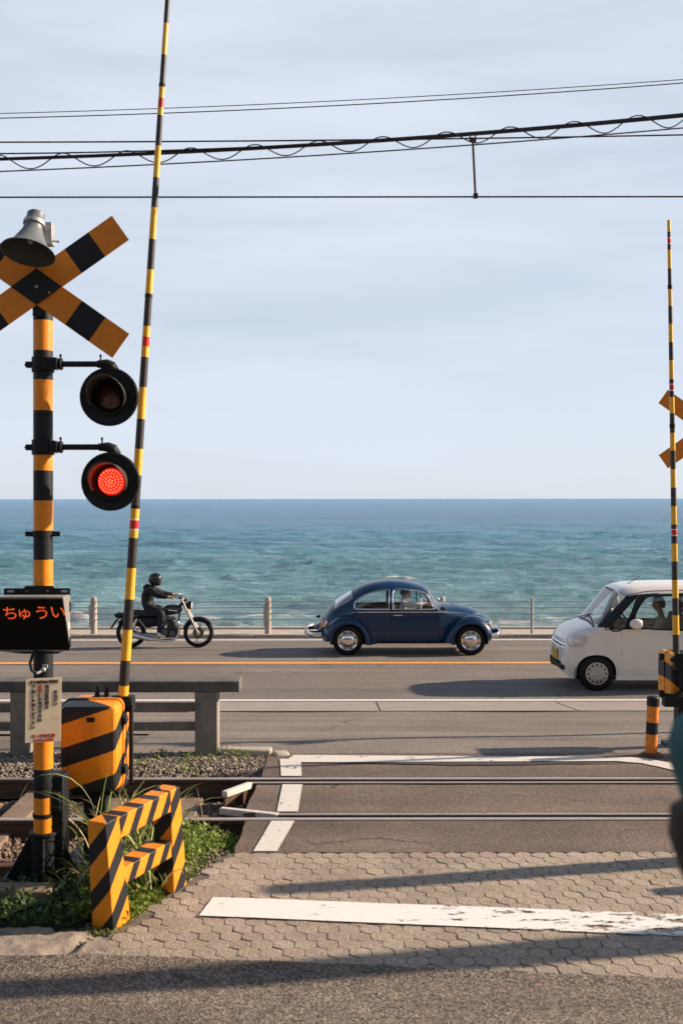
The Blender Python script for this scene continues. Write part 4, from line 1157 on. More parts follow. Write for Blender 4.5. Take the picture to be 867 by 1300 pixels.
for x in (-0.075, 0.045): mb.sphere((x, yp - 0.008, zc + 0.004), (0.010, 0.006, 0.008), 8, 5)
build_each(mb, 'bolt', mt['rust'], fl)
mb = MB(); mb.prism([(-0.24, zb_ - 0.004), (0.13, zb_ - 0.004), (0.10, zb_ - 0.018), (-0.10, zb_ - 0.018)], 'y', Yb + 0.01, Yr); mb.build('lower_flange', mt['black_matte'], dbx)
# hinge marks on the side plate
mb = MB()
for zz in (0.05, 0.26): mb.box((xr + 0.003, Yr - 0.014, zt_ - zz - 0.02), (0.004, 0.02, 0.06))
build_each(mb, 'hinge', mt['black_matte'], dbx)
mb = MB(); mb.box((xr + 0.002, Yr - 0.05, zt_ - 0.18), (0.003, 0.025, 0.04)); mb.build('sticker', mt['white_band'], dbx)

def text_mesh(body, size, ext=0.0012, bold=0.0):
    cu = bpy.data.curves.new('txt', 'FONT'); cu.body = body; cu.size = size; cu.extrude = ext; cu.offset = bold
    cu.align_x = 'CENTER'; cu.align_y = 'CENTER'; cu.resolution_u = 3
    o = bpy.data.objects.new('txt', cu); C.objects.link(o)
    bpy.context.view_layer.update()
    me = bpy.data.meshes.new_from_object(o.evaluated_get(bpy.context.evaluated_depsgraph_get()))
    bpy.data.objects.remove(o); bpy.data.curves.remove(cu)
    V = [v.co.copy() for v in me.vertices]; Fc = [tuple(p.vertices) for p in me.polygons]
    bpy.data.meshes.remove(me)
    return V, Fc
def put_text(mb, body, size, org, ux, uy, mi=0, bold=0.0, vertical=False, step=None, sx=1.0):
    """lay characters on a plane: org centre, ux reading direction, uy up direction"""
    ux, uy = Vector(ux).normalized(), Vector(uy).normalized(); un = ux.cross(uy)
    items = [(body, 0.0)] if not vertical else [(ch, -i * step) for i, ch in enumerate(body)]
    for ch, o in items:
        V, Fc = text_mesh(ch, size, bold=bold)
        if not V: continue
        if vertical or len(ch) == 1:
            cx = (min(v.x for v in V) + max(v.x for v in V)) / 2; cy = (min(v.y for v in V) + max(v.y for v in V)) / 2
        else:
            cx = (min(v.x for v in V) + max(v.x for v in V)) / 2; cy = (min(v.y for v in V) + max(v.y for v in V)) / 2
        mb.add([Vector(org) + ux * (v.x - cx) * sx + uy * (v.y - cy + o) + un * v.z for v in V], Fc, mi)

m_ledtext = None
def led_text_mat():
    m, t, p, out = nt('orange_led_text')
    c = coords(t)
    vo = N(t, 'ShaderNodeTexVoronoi', {'Vector': c, 'Scale': 210.0})
    g = ramp(t, vo.outputs['Distance'], [(0.25, (1.0, 0.16, 0.03)), (0.75, (0.35, 0.02, 0.004))])
    t.links.new(g, p.inputs['Emission Color']); p.inputs['Emission Strength'].default_value = 0.6
    p.inputs['Base Color'].default_value = (0.1, 0.01, 0.0, 1)
    return m
m_ledt = led_text_mat()
upv = (face(0, 0, 0) - face(0, 1, 0)).normalized()
for ch, px_, sz, py_ in (('ち', 12, 0.098, 777.5), ('ゅ', 30.5, 0.098, 779), ('う', 52.5, 0.098, 777), ('い', 73.5, 0.098, 776.5)):
    d_ = 6.14
    x = (px_ - 433.5) / F * d_ - SX
    v = (zt_ - (CAMZ - (py_ - HOR) / F * d_)) / (zt_ - zb_)
    mb = MB(); put_text(mb, ch, sz, face(x, v, 0.0085), (1, 0, 0), upv, bold=0.0)
    mb.build('led_text', m_ledt, scr)
# cable under the box
mb = MB()
mb.tube([sl(47, 824, 0.08), sl(41, 832, 0.11), sl(38, 842, 0.12), sl(40, 851, 0.12), sl(46, 855, 0.10)], 0.009, 8, 0); mb.tube([sl(46, 855, 0.10), sl(52, 852, 0.08), sl(57, 848, 0.06)], 0.0085, 8, 1)
mb.sphere(sl(55, 850, 0.07), 0.016, 8, 6, 1); mb.box(sl(57, 846, 0.06), (0.03, 0.02, 0.02), mi=1)
mb.build('cable', [mt['black_matte'], mt['galv']], t_)
# notice plate
yk = 0.085
a = sl(54.8, 901.5, yk); W2, H2 = 0.1015, 0.1885
tilt = Matrix.Rotation(R(0.8), 3, 'Y') @ Matrix.Rotation(R(17), 3, 'Z')
ux = tilt @ Vector((1, 0, 0)); uz = tilt @ Vector((0, 0, 1)); un = ux.cross(uz)
mb = MB(); mb.box(a, (2 * W2, 0.003, 2 * H2), tilt)
pl = mb.build('notice_plate', M('cream_notice_plate', (0.80, 0.68, 0.50), 0.5, var=0.06, dirt=0.3, dirtc=(0.35, 0.26, 0.16)), t_, bevel=0.001)
def pp(u, v): return a + ux * u + uz * v + un * 0.0022
m_ink = M('black_lettering', (0.02, 0.02, 0.022), 0.6); m_red = M('red_lettering', (0.50, 0.045, 0.035), 0.6)
def line(body, size, u, v, red=False, **k):
    q = MB(); put_text(q, body, size, pp(u, v), ux, uz, **k); q.build('red_lettering' if red else 'lettering', m_red if red else m_ink, pl)
line('鎌倉高校前1号踏切', 0.0200, 0.003, 0.166, bold=0.0009, sx=0.93)
line('おねがい', 0.0245, 0.070, 0.105, vertical=True, step=0.0235, bold=0.0006)
line('踏切警報機の', 0.0245, 0.020, 0.138, vertical=True, step=0.0245, bold=0.0006)
line('故障', 0.0245, -0.018, 0.138, True, vertical=True, step=0.0235, bold=0.0014)
line('にお気付の方は', 0.0245, -0.018, 0.091, vertical=True, step=0.0245, bold=0.0006)
line('下記にお知らせ下さい', 0.0245, -0.056, 0.138, vertical=True, step=0.0262, bold=0.0006)
line('江ノ電鉄道部', 0.0215, 0.006, -0.150, True, bold=0.0008)
line('0466-20-700', 0.0215, 0.006, -0.175, True, bold=0.0008)
mb = MB()
for v in (0.176, -0.17): mb.sphere(pp(0.0, v), (0.005, 0.003, 0.005), 8, 5)
build_each(mb, 'screw', mt['galv'], pl)
# base: sleeve, gusset plates
mb = MB()
mb.cyl((0, 0, 0.0), (0, 0, 0.30), 0.072, n=24); mb.lathe((0, 0, 0.30), (0, 0, 1), [(0.072, 0), (0.082, 0.0), (0.082, 0.02), (0.058, 0.02)], 24)
for ang in (0, 90, 180, 270):
    Mx = Matrix.Rotation(R(ang + 15), 3, 'Z'); b = len(mb.v)
    mb.prism([(0.05, 0.0), (0.235, 0.0), (0.235, 0.02), (0.08, 0.30), (0.05, 0.30)], 'y', -0.007, 0.007)
    for i in range(b, len(mb.v)): mb.v[i] = tuple(Mx @ Vector(mb.v[i]))
mb.box((0, 0, 0.008), (0.52, 0.52, 0.03))
mb.build('base_bracket', mt['black_matte'], t_, bevel=0.003)
mb = MB(); mb.box((0.075, 0.06, 0.34), (0.09, 0.14, 0.62)); mb.box((0.075, -0.015, 0.50), (0.06, 0.02, 0.12)); mb.build('junction_box', mt['black_matte'], t_, bevel=0.008)
for zz in (0.60, 0.42):
    mb = MB(); mb.lathe((0, 0, zz), (0, 0, 1), [(0.058, -0.012), (0.0625, -0.012), (0.0625, 0.012), (0.058, 0.012)], 24); mb.box((0.07, 0.02, zz), (0.08, 0.03, 0.02)); mb.build('pole_band', mt['black_matte'], t_)

# ---- gate machine and raised boom
def rounded(w, h, r, n=4):
    pts = []
    for cx, cz, a0 in ((w / 2 - r, h / 2 - r, 0), (-w / 2 + r, h / 2 - r, 90), (-w / 2 + r, -h / 2 + r, 180), (w / 2 - r, -h / 2 + r, 270)):
        for k in range(n + 1):
            a = R(a0 + 90 * k / n); pts.append((cx + r * math.cos(a), cz + r * math.sin(a)))
    return pts
def gate_box(parent, w, h, dpt, mat, front=-1, z0=0.0, sgn=1):
    """bulged cover of the gate machine; front looks towards -Y, base centre at origin, top at z=h"""
    secs = [(0.0, w * 0.86, h * 0.88, 0.03), (0.012, w * 0.93, h * 0.94, 0.035), (0.075, w * 0.97, h * 0.975, 0.04), (0.15, w, h, 0.045), (0.17, w, h, 0.045)]
    mb = MB(); rings = []
    for y, ww, hh, r in secs: rings.append([(p[0], front * (dpt / 2 - y), p[1] + h / 2 + z0) for p in rounded(ww, hh, r)])
    mb.rings(rings, 0, True, True)
    cov = mb.build('cover', mat, parent, sharp=35)
    mb = MB()
    mb.rings([[(p[0], front * (dpt / 2 - 0.155), p[1] + h / 2 + z0) for p in rounded(w + 0.018, h + 0.018, 0.05)], [(p[0], front * (dpt / 2 - 0.18), p[1] + h / 2 + z0) for p in rounded(w + 0.018, h + 0.018, 0.05)]], 0, True, True)
    mb.build('cover_rim', mat, cov, bevel=0.003)
    mb = MB()
    mb.rings([[(p[0], front * (dpt / 2 - 0.182), p[1] + h / 2 + z0) for p in rounded(w * 0.97, h * 0.97, 0.045)], [(p[0], -front * (dpt / 2), p[1] + h / 2 + z0) for p in rounded(w * 0.95, h * 0.95, 0.045)]], 0, True, True)
    body = mb.build('machine_body', mat, parent, sharp=35)
    for z in (z0 + 0.12, z0 + h - 0.13):
        mb = MB(); mb.box((w / 2 + 0.012, front * (dpt / 2 - 0.165), z), (0.028, 0.075, 0.05)); mb.cyl((w / 2 + 0.02, front * (dpt / 2 - 0.13), z), (w / 2 + 0.02, front * (dpt / 2 - 0.20), z), 0.012, n=8); mb.build('latch', mt['black_matte'], cov, bevel=0.004)
    mb = MB(); mb.box((w * 0.05, front * (dpt / 2 - 0.005), z0 + h * 0.83), (0.05, 0.02, 0.03)); mb.build('handle', mt['black_matte'], cov, bevel=0.004)
    return cov


def boom(parent, pts_px, d, r0, r1, bands, mats):
    """bands: photo heights from the lower end up; p0/p1 lower and upper axis points"""
    (xa, ya), (xb, yb) = pts_px
    off = Vector(parent.location)
    p0, p1 = PX(xa, ya, d) - off, PX(xb, yb, d) - off
    t_of = lambda y: (y - ya) / (yb - ya)
    mb = MB(); striped_pole(mb, p0, p1, r0, r1, [(t_of(a), t_of(b), m) for a, b, m in bands], 16)
    return mb.build('boom', mats, parent), p0, p1

# 0 black, 1 yellow, 2 red, 3 white
BM = [mt['black_boom'], mt['yellow_boom'], mt['red_band'], mt['white_band']]
gx = (112 - 433.5) / F * 6.58
m_gate = stripe_mat('gate_machine_stripes', (0.80, 0.265, 0.013), (0.014, 0.017, 0.022), (-0.33, -0.55, 1.0), 0.268, 0.45, phase=0.0)
g = thing('gate_machine', 'amber and black striped gate machine with upright boom behind the signal post', 'gate machine', (gx, 6.76, 0))
gate_box(g, 0.365, 0.56, 0.40, m_gate, z0=0.47)
# rust run below the handle
mb = MB()
mb.box((0.0, 0.05, 0.23), (0.14, 0.14, 0.50)); mb.box((0, 0.05, 0.01), (0.34, 0.34, 0.03)); mb.box((0.02, 0.06, 0.452), (0.30, 0.30, 0.03))
mb.build('pedestal', mt['black_matte'], g, bevel=0.004)
pv = PX(157, 893, 6.88) - Vector(g.location)
mb = MB()
mb.box(pv + Vector((-0.02, 0, -0.01)), (0.17, 0.12, 0.07)); mb.cyl(pv + Vector((-0.11, 0, 0.0)), pv + Vector((0.065, 0, 0.0)), 0.028, n=14)
mb.box(pv + Vector((-0.15, -0.03, 0.01)), (0.085, 0.09, 0.09)); mb.box(pv + Vector((0.048, 0.0, -0.25)), (0.022, 0.035, 0.52))
mb.cyl(pv + Vector((-0.22, -0.06, 0.0)), pv + Vector((0.07, -0.06, 0.0)), 0.010, n=8)
for x in (-0.165, -0.105): mb.cyl(pv + Vector((x, -0.03, 0.05)), pv + Vector((x, -0.03, 0.085)), 0.016, n=8); mb.lathe(pv + Vector((x, -0.03, 0.085)), (0, 0, 1), [(0.02, 0), (0.006, 0.03)], 8)
for x in (0.03, -0.03): mb.lathe(pv + Vector((x, 0.0, 0.02)), (0, 0, 1), [(0.045, -0.04), (0.045, 0.03), (0.0, 0.035)], 16)
mb.build('boom_clamp', mt['black_matte'], g, bevel=0.003)
mb = MB(); mb.cyl(pv + Vector((-0.15, -0.085, 0.01)), pv + Vector((-0.15, -0.075, 0.01)), 0.022, n=12); mb.build('cover_disc', mt['galv'], g)
LB = [(895, 870, 1), (870, 838, 0), (838, 799, 1), (799, 760.5, 0), (760.5, 720.7, 1), (720.7, 682.5, 0), (682.5, 672.8, 1), (672.8, 671, 3), (671, 660, 2), (660, 658.2, 3), (658.2, 645, 1), (645, 641, 0), (641, 603, 0),
      (603, 569.6, 1), (569.6, 531.6, 0), (531.6, 491.3, 1), (491.3, 453, 0), (453, 439.6, 1), (439.6, 427.5, 2), (427.5, 413.6, 1), (413.6, 377, 0), (377, 342, 1), (342, 303.3, 0), (303.3, 263.2, 1), (263.2, 225, 0), (225, 185, 1), (185, 146, 0),
      (146, 136, 1), (136, 124, 2), (124, 109.5, 1), (109.5, 69, 0), (69, 29, 1), (29, -10, 0), (-10, -48, 1), (-48, -60, 2), (-60, -80, 0)]
bo, p0, p1 = boom(g, [(155.5, 895), (218.3, -80)], 6.88, 0.0335, 0.0150, LB, BM)
for y_, rr_ in ((643, 0.0300), (375, 0.0255), (107.5, 0.0205)):
    mb = MB()
    t = (y_ - 895) / (-80 - 895); c_ = p0.lerp(p1, t); ax_ = (p1 - p0).normalized()
    mb.lathe(c_, ax_, [(rr_ - 0.003, -0.012), (rr_, -0.012), (rr_, 0.012), (rr_ - 0.003, 0.012)], 16); mb.build('joint_collar', mt['black_matte'], bo)

# ---- right hand side gate, across the track
def right_side():
    d = 10.0; gx = (869 - 433.5) / F * d
    g = thing('gate_machine', 'small orange gate machine with raised striped boom across the track, right of the road', 'gate machine', (gx, d, gzs(d)))
    z0 = 0.44
    m_ = stripe_mat('far_gate_machine_stripes', (0.80, 0.30, 0.020), (0.014, 0.017, 0.022), (0.9, 0.0, 1.0), 0.30, 0.5, phase=0.12)
    gate_box(g, 0.40, 0.46, 0.40, m_, z0=z0)
    mb = MB(); mb.box((0, 0.02, 0.2), (0.15, 0.15, 0.5)); mb.box((0, 0.02, 0.0), (0.34, 0.34, 0.04)); mb.build('pedestal', mt['black_matte'], g, bevel=0.004)
    pv = PX(858, 832, d - 0.24) - Vector(g.location)
    mb = MB(); mb.box(pv + Vector((0.06, 0, -0.06)), (0.16, 0.08, 0.16)); mb.box(pv + Vector((0.08, 0, -0.2)), (0.10, 0.07, 0.22)); mb.cyl(pv + Vector((-0.06, -0.03, -0.04)), pv + Vector((0.18, -0.03, -0.04)), 0.018, n=10)
    mb.tube([pv + Vector((0.10, 0, -0.30)), pv + Vector((-0.02, 0, -0.38)), pv + Vector((-0.13, 0, -0.36))], 0.018, 8)
    mb.box(pv + Vector((-0.125, 0.03, -0.02)), (0.04, 0.05, 0.06)); mb.box(pv + Vector((-0.125, 0.03, -0.36)), (0.04, 0.05, 0.06))
    mb.box(pv + Vector((0.0, 0.0, -0.42)), (0.24, 0.10, 0.10))
    mb.build('boom_clamp', mt['black_matte'], g, bevel=0.004)
    RB = [(833, 829, 1), (829, 806, 0), (806, 781.5, 1), (781.5, 759.6, 0), (759.6, 736.5, 1), (736.5, 713, 0), (713, 690.4, 1), (690.4, 680.5, 0), (680.5, 679.5, 3), (679.5, 673, 2), (673, 672, 3), (672, 666, 0), (666, 643, 1), (643, 619.4, 0), (619.4, 596, 1), (596, 572.5, 0), (572.5, 549.8, 1),
          (549.8, 525, 0), (525, 504.4, 1), (504.4, 496.5, 0), (496.5, 495.4, 3), (495.4, 488.5, 2), (488.5, 487.4, 3), (487.4, 481.6, 0), (481.6, 457.5, 1), (457.5, 434.8, 0), (434.8, 411.3, 1), (411.3, 388.7, 0), (388.7, 366.6, 1), (366.6, 341, 0), (341, 317.3, 1), (317.3, 310, 0), (310, 309, 3), (309, 302.5, 2), (302.5, 301.6, 3), (301.6, 294.3, 0), (294.3, 279.4, 1)]
    bo, p0, p1 = boom(g, [(858.3, 833), (849.3, 279.4)], d - 0.24, 0.031, 0.0155, RB, BM)
    for y_, rr_ in ((364.5, 0.0215), (541, 0.026)):
        mb = MB(); t = (y_ - 833) / (279.4 - 833); c_ = p0.lerp(p1, t); mb.lathe(c_, (p1 - p0), [(rr_ - 0.004, -0.018), (rr_, -0.018), (rr_, 0.018), (rr_ - 0.004, 0.018)], 14); mb.build('joint_collar', mt['black_matte'], bo)
    # far crossbuck signal, seen from behind, mostly outside the frame
    d = 11.3; sx = (898 - 433.5) / F * d; k = F / d
    t_ = thing('crossing_signal', 'crossing signal seen from behind at the right edge, orange crossbuck ends showing', 'crossing signal', (sx, d, gzs(d)))
    zc = CAMZ - (545.5 - HOR) / k - gzs(d)
    bands = [(i / 18, (i + 1) / 18, i % 2) for i in range(18)]
    mb = MB(); striped_pole(mb, (0, 0, 0), (0, 0, zc + 0.3), 0.057, 0.057, bands, 20); mb.build('pole', [mt['black'], mt['yellow']], t_)
    for ang, dy in ((35.2, -0.075), (-35.2, -0.067)):
        mb = MB(); mb.box((0, dy, zc), (1.20, 0.004, 0.172), Matrix.Rotation(R(-ang), 3, 'Y')); mb.build('crossbuck_board', mt['yellow_board'], t_)
    mb = MB(); mb.box((0, -0.06, zc), (0.30, 0.02, 0.05)); mb.build('crossbuck_bracket', mt['black_matte'], t_)
    for dz in (-0.65, -1.16):
        signal_lamp(t_, (-0.085, -0.12, zc + dz), False)
        mb = MB(); mb.box((-0.03, -0.05, zc + dz + 0.17), (0.14, 0.08, 0.05)); mb.build('lamp_arm', mt['black_matte'], t_, bevel=0.004)
    # bollard
    bx, by = (827 - 433.5) / F * 9.50, 9.50
    b = thing('bollard', 'short black and orange bollard with chipped paint beside the white line', 'bollard', (bx, by, 0))
    k = F / 9.5
    hs = [(962, 933, 1), (933, 918, 0), (918, 897.5, 1), (897.5, 888, 0)]
    mb = MB(); p0_, p1_ = Vector((-0.008, 0, 0)), Vector((0.015, 0.0, 0.515))
    striped_pole(mb, p0_, p1_, 0.0525, 0.0525, [((960.5 - a) / 73 if a < 961 else 0.0, (960.5 - c) / 73, m) for a, c, m in hs], 24)
    mb.build('post', [mt['black'], M('bollard_orange_paint', (0.72, 0.22, 0.015), 0.5, var=0.15, vs=14, dirt=0.8, dirtc=(0.02, 0.02, 0.025))], b)
    mb = MB(); mb.lathe(p1_, (p1_ - p0_), [(0.0555, -0.07), (0.0555, 0.004), (0.045, 0.016), (0.0, 0.018)], 24); mb.build('cap', mt['black'], b)
    mb = MB(); mb.lathe((0, 0, 0), (0, 0, 1), [(0.10, 0.0), (0.10, 0.012), (0.06, 0.03), (0.053, 0.03)], 24); mb.build('base_flange', mt['rust'], b)
right_side()

# ---- striped guard in the foreground
P0 = Vector((-1.225, 5.66, 0)); P1 = Vector((-0.945, 6.20, 0))
dirv = (P1 - P0); L = dirv.length + 0.06; ang = math.atan2(dirv.y, dirv.x)
m_guard = stripe_mat('guard_stripes', (0.82, 0.36, 0.022), (0.022, 0.024, 0.028), (-0.48, 1.05, 1.0), 0.205, 0.44, phase=0.03, rough=0.5, dirt=0.3)
m_guard_p = M('guard_amber_paint', (0.80, 0.34, 0.022), 0.5, var=0.12, dirt=0.35)
def stripes2(name, vec, per, duty, ph): return stripe_mat(name, (0.80, 0.275, 0.014), (0.012, 0.015, 0.020), vec, per, duty, phase=ph, rough=0.5, dirt=0.3)
gd_ = thing('striped_guard', 'knee high yellow and black striped steel guard standing in the weeds', 'guard', (P0.x, P0.y, -0.01), ang)
gd_.rotation_euler = (R(-1.5), R(-3.2), ang)
# local x along the guard, local -y faces the road
H = 0.59; T = 0.125
def bar(name, x0, x1, z0, z1, m, flare=0.0, flare_side=0):
    """box section; bottom widened by flare"""
    mb = MB()
    a0, a1 = x0 - (flare if flare_side < 0 else 0), x1 + (flare if flare_side > 0 else 0)
    y0b, y1b = -0.01, T + 0.01
    y0t, y1t = 0.0, T
    if not flare: y0b, y1b = y0t, y1t
    mb.hexa([(a0, y0b, z0), (a1, y0b, z0), (a1, y1b, z0), (a0, y1b, z0), (x0, y0t, z1), (x1, y0t, z1), (x1, y1t, z1), (x0, y1t, z1)])
    return mb.build(name, m, gd_, bevel=0.007)
vx = (-0.50, 0.55, 1.0)
mG = stripes2('guard_stripes_rail', (-1.45, 0.0, 1.0), 0.205, 0.45, 0.10)
mP = stripes2('guard_stripes_leg', (-1.18, 1.05, 1.0), 0.245, 0.45, 0.02)
bar('leg', 0.0, 0.115, 0.0, H - 0.002, mP, 0.035, 1)
bar('leg', L - 0.095, L, 0.0, H - 0.002, mP, 0.035, -1)
bar('top_rail', 0.1155, L - 0.0955, H - 0.125, H - 0.004, mG)
bar('lower_rail', 0.1185, L - 0.0985, 0.205, 0.30, mG)

# ---- things just outside the frame on the right that throw the long shadows
t_ = thing('utility_pole', 'concrete utility pole right of the approach, outside the picture', 'utility pole', (4.6, 6.05, 0))
mb = MB(); mb.cyl((0, 0, -0.2), (0, 0, 3.35), 0.15, 0.14, 20); mb.build('pole', mt['concrete'], t_)
t_ = thing('warning_post', 'striped warning post right of the approach, outside the picture', 'warning post', (3.6, 6.98, 0))
mb = MB(); striped_pole(mb, (0, 0, 0), (0, 0, 1.9), 0.10, 0.09, [(i / 8, (i + 1) / 8, i % 2) for i in range(8)], 20); mb.build('post', [mt['black'], mt['yellow']], t_)
t_ = thing('side_guard', 'low yellow steel guard right of the approach, outside the picture', 'guard', (3.15, 6.45, 0))
mb = MB(); mb.box((1.0, 0, 0.58), (2.0, 0.11, 0.12)); mb.build('top_rail', mt['yellow'], t_, bevel=0.006)
for x in (0.06, 1.94):
    mb = MB(); mb.box((x, 0, 0.26), (0.11, 0.11, 0.52)); mb.build('leg', mt['yellow'], t_, bevel=0.006)
# ------------------------------------------------------------------ people
def skin_mesh(verts, edges, root=0, subdiv=2):
    """one continuous surface grown round a skeleton; verts: [(pos, radius)]"""
    me = bpy.data.meshes.new('body'); me.from_pydata([v[0] for v in verts], edges, [])
    o = bpy.data.objects.new('body', me); C.objects.link(o)
    md = o.modifiers.new('skin', 'SKIN'); md.use_smooth_shade = True; md.branch_smoothing = 0.6
    if not me.skin_vertices: me.attributes.new('skin', 'FLOAT', 'POINT')
    for i, v in enumerate(verts):
        r = v[1]; me.skin_vertices[0].data[i].radius = r if hasattr(r, '__len__') else (r, r)
        me.skin_vertices[0].data[i].use_root = (i == root)
    ms = o.modifiers.new('sub', 'SUBSURF'); ms.levels = subdiv; ms.render_levels = subdiv
    bpy.context.view_layer.update()
    m2 = bpy.data.meshes.new_from_object(o.evaluated_get(bpy.context.evaluated_depsgraph_get()))
    V = [tuple(v.co) for v in m2.vertices]; Fc = [tuple(p.vertices) for p in m2.polygons]
    bpy.data.objects.remove(o); bpy.data.meshes.remove(me); bpy.data.meshes.remove(m2)
    return V, Fc

class Fig:
    def __init__(s): s.v = []; s.e = []
    def p(s, pos, r, frm=None):
        s.v.append((tuple(pos), r))
        if frm is not None: s.e.append((frm, len(s.v) - 1))
        return len(s.v) - 1
    def chain(s, frm, pts):
        for pos, r in pts: frm = s.p(pos, r, frm)
        return frm
    def hand(s, wrist_i, wrist, d, up, curl=0.9, sc=1.0):
        """palm plus five fingers; d points along the hand, up is the back of the hand"""
        d = Vector(d).normalized(); up = Vector(up); up = (up - d * up.dot(d)).normalized(); sd_ = d.cross(up).normalized()
        w = Vector(wrist)
        pm = s.p(w + d * 0.045 * sc, (0.020 * sc, 0.030 * sc), wrist_i)
        pk = s.p(w + d * 0.080 * sc, (0.013 * sc, 0.032 * sc), pm)
        for k, (o, L) in enumerate(((-0.030, 0.070), (-0.010, 0.080), (0.010, 0.075), (0.029, 0.060))):
            b = w + d * 0.085 * sc + sd_ * o * sc
            c1 = math.cos(curl), math.sin(curl); c2 = math.cos(curl * 2.1), math.sin(curl * 2.1)
            m1 = b + (d * c1[0] - up * c1[1]) * L * 0.5 * sc
            m2 = m1 + (d * c2[0] - up * c2[1]) * L * 0.5 * sc
            f = s.p(b, 0.0088 * sc, pk); s.chain(f, [(m1, 0.0082 * sc), (m2, 0.0070 * sc)])
        tb = w + d * 0.035 * sc - sd_ * 0.030 * sc - up * 0.008
        th = s.p(tb, 0.011 * sc, pm); s.chain(th, [(tb + (d * 0.6 - sd_ * 0.5 - up * 0.4) * 0.035 * sc, 0.0095 * sc), (tb + (d * 0.9 - sd_ * 0.3 - up * 0.9) * 0.055 * sc, 0.008 * sc)])

def head_geo(mb, c, fwd, up, s=1.0, mi=0, neck=None):
    """head with brow, eye sockets, nose, mouth, chin and ears; fwd is where it looks"""
    fwd = Vector(fwd).normalized(); up = Vector(up); up = (up - fwd * up.dot(fwd)).normalized(); rt = fwd.cross(up)
    c = Vector(c); rings = []
    n, m = 28, 20
    for i in range(m + 1):
        th = math.pi * i / m; z = -math.cos(th); ring = []
        for k in range(n):
            ph = 2 * math.pi * k / n
            x = math.sin(th) * math.sin(ph); y = math.sin(th) * math.cos(ph)   # y forward
            X = 0.077 * x; Y = 0.096 * y; Z = 0.118 * z
            if z < 0:  X *= 1 - 0.32 * (-z) ** 1.3; Y *= (1 - 0.10 * (-z)) if y > 0 else (1 - 0.35 * (-z))
            if y > 0.3:
                g = lambda cx, cz, sx_, sz: math.exp(-((x - cx) / sx_) ** 2 - ((z - cz) / sz) ** 2)
                Y += 0.026 * g(0, -0.22, 0.11, 0.13) + 0.010 * g(0, -0.03, 0.08, 0.16)      # nose
                Y += 0.005 * g(0, 0.18, 0.5, 0.08) - 0.010 * (g(0.33, 0.04, 0.15, 0.09) + g(-0.33, 0.04, 0.15, 0.09))
                Y += 0.006 * g(0, -0.50, 0.20, 0.06) - 0.005 * g(0, -0.56, 0.20, 0.03) + 0.005 * g(0, -0.62, 0.18, 0.05) + 0.010 * g(0, -0.86, 0.25, 0.14)
            ring.append(c + (rt * X + fwd * Y + up * Z) * s)
        rings.append(ring)
    mb.rings(rings, mi, True, True)
    for sg in (-1, 1):
        mb.sphere(c + (rt * 0.077 * sg - fwd * 0.005 - up * 0.008) * s, (0.012 * s, 0.022 * s, 0.032 * s), 10, 8, mi, rot=Matrix((rt, fwd, up)).transposed().to_3x3())
def hair_geo(mb, c, fwd, up, s=1.0, mi=0, low=-0.25, seed=2):
    fwd = Vector(fwd).normalized(); up = Vector(up); up = (up - fwd * up.dot(fwd)).normalized(); rt = fwd.cross(up); c = Vector(c)
    rings = []; n, m = 30, 16
    for i in range(m + 1):
        t = i / m; ring = []
        for k in range(n):
            ph = 2 * math.pi * k / n
            y0 = math.cos(ph)
            zmin = 0.42 if y0 > 0.45 else (0.42 + (low - 0.42) * min(1, (0.45 - y0) / 0.75))
            z = zmin + (1 - zmin) * t; z = min(z, 0.999); r = math.sqrt(max(1 - z * z, 0))
            w = 1.10 + 0.05 * mnoise.noise(Vector((math.cos(ph) * 3, math.sin(ph) * 3, z * 4 + seed)))
            ring.append(c + (rt * 0.079 * r * math.sin(ph) * w + fwd * 0.098 * r * y0 * w + up * 0.120 * z * w) * s)
        rings.append(ring)
    mb.rings(rings, mi, True, True)

def finish_person(mb_v, mb_f, matfn, mats, name, parent, head=None):
    mb = MB()
    mb.add(mb_v, mb_f, 0, True)
    if head: head_geo(mb, *head[:3], s=head[3] if len(head) > 3 else 1.0, mi=0)
    for i, f in enumerate(mb.f):
        c = sum((Vector(mb.v[k]) for k in f), Vector()) / len(f)
        mb.m[i] = matfn(c)
    return mb.build(name, mats, parent, fixn=False, sharp=180)

# ------------------------------------------------------------------ cars
def interp1(pts, x):
    if x <= pts[0][0]: return pts[0][1]
    for (a, b), (c_, d_) in zip(pts, pts[1:]):
        if x <= c_:
            t = (x - a) / (c_ - a + 1e-9); return b + (d_ - b) * t
    return pts[-1][1]
def smooth1(pts, x, w=0.05):
    return sum(interp1(pts, x + w * k) for k in (-1.5, -1, -0.5, 0, 0.5, 1, 1.5)) / 7
def inpoly(px, py, poly):
    r = False; n = len(poly); j = n - 1
    for i in range(n):
        xi, yi = poly[i]; xj, yj = poly[j]
        if (yi > py) != (yj > py) and px < (xj - xi) * (py - yi) / (yj - yi + 1e-12) + xi: r = not r
        j = i
    return r
def catmull(pts, n=8, closed=False):
    P = [Vector((*p, 0)) if len(p) == 2 else Vector(p) for p in pts]; out = []; N_ = len(P)
    rngs = range(N_ if closed else N_ - 1)
    for i in rngs:
        if closed: a, b, c_, d_ = P[(i - 1) % N_], P[i], P[(i + 1) % N_], P[(i + 2) % N_]
        else: a, b, c_, d_ = P[max(i - 1, 0)], P[i], P[i + 1], P[min(i + 2, N_ - 1)]
        for k in range(n):
            t = k / n
            out.append(0.5 * ((2 * b) + (-a + c_) * t + (2 * a - 5 * b + 4 * c_ - d_) * t * t + (-a + 3 * b - 3 * c_ + d_) * t ** 3))
    if not closed: out.append(P[-1])
    return out

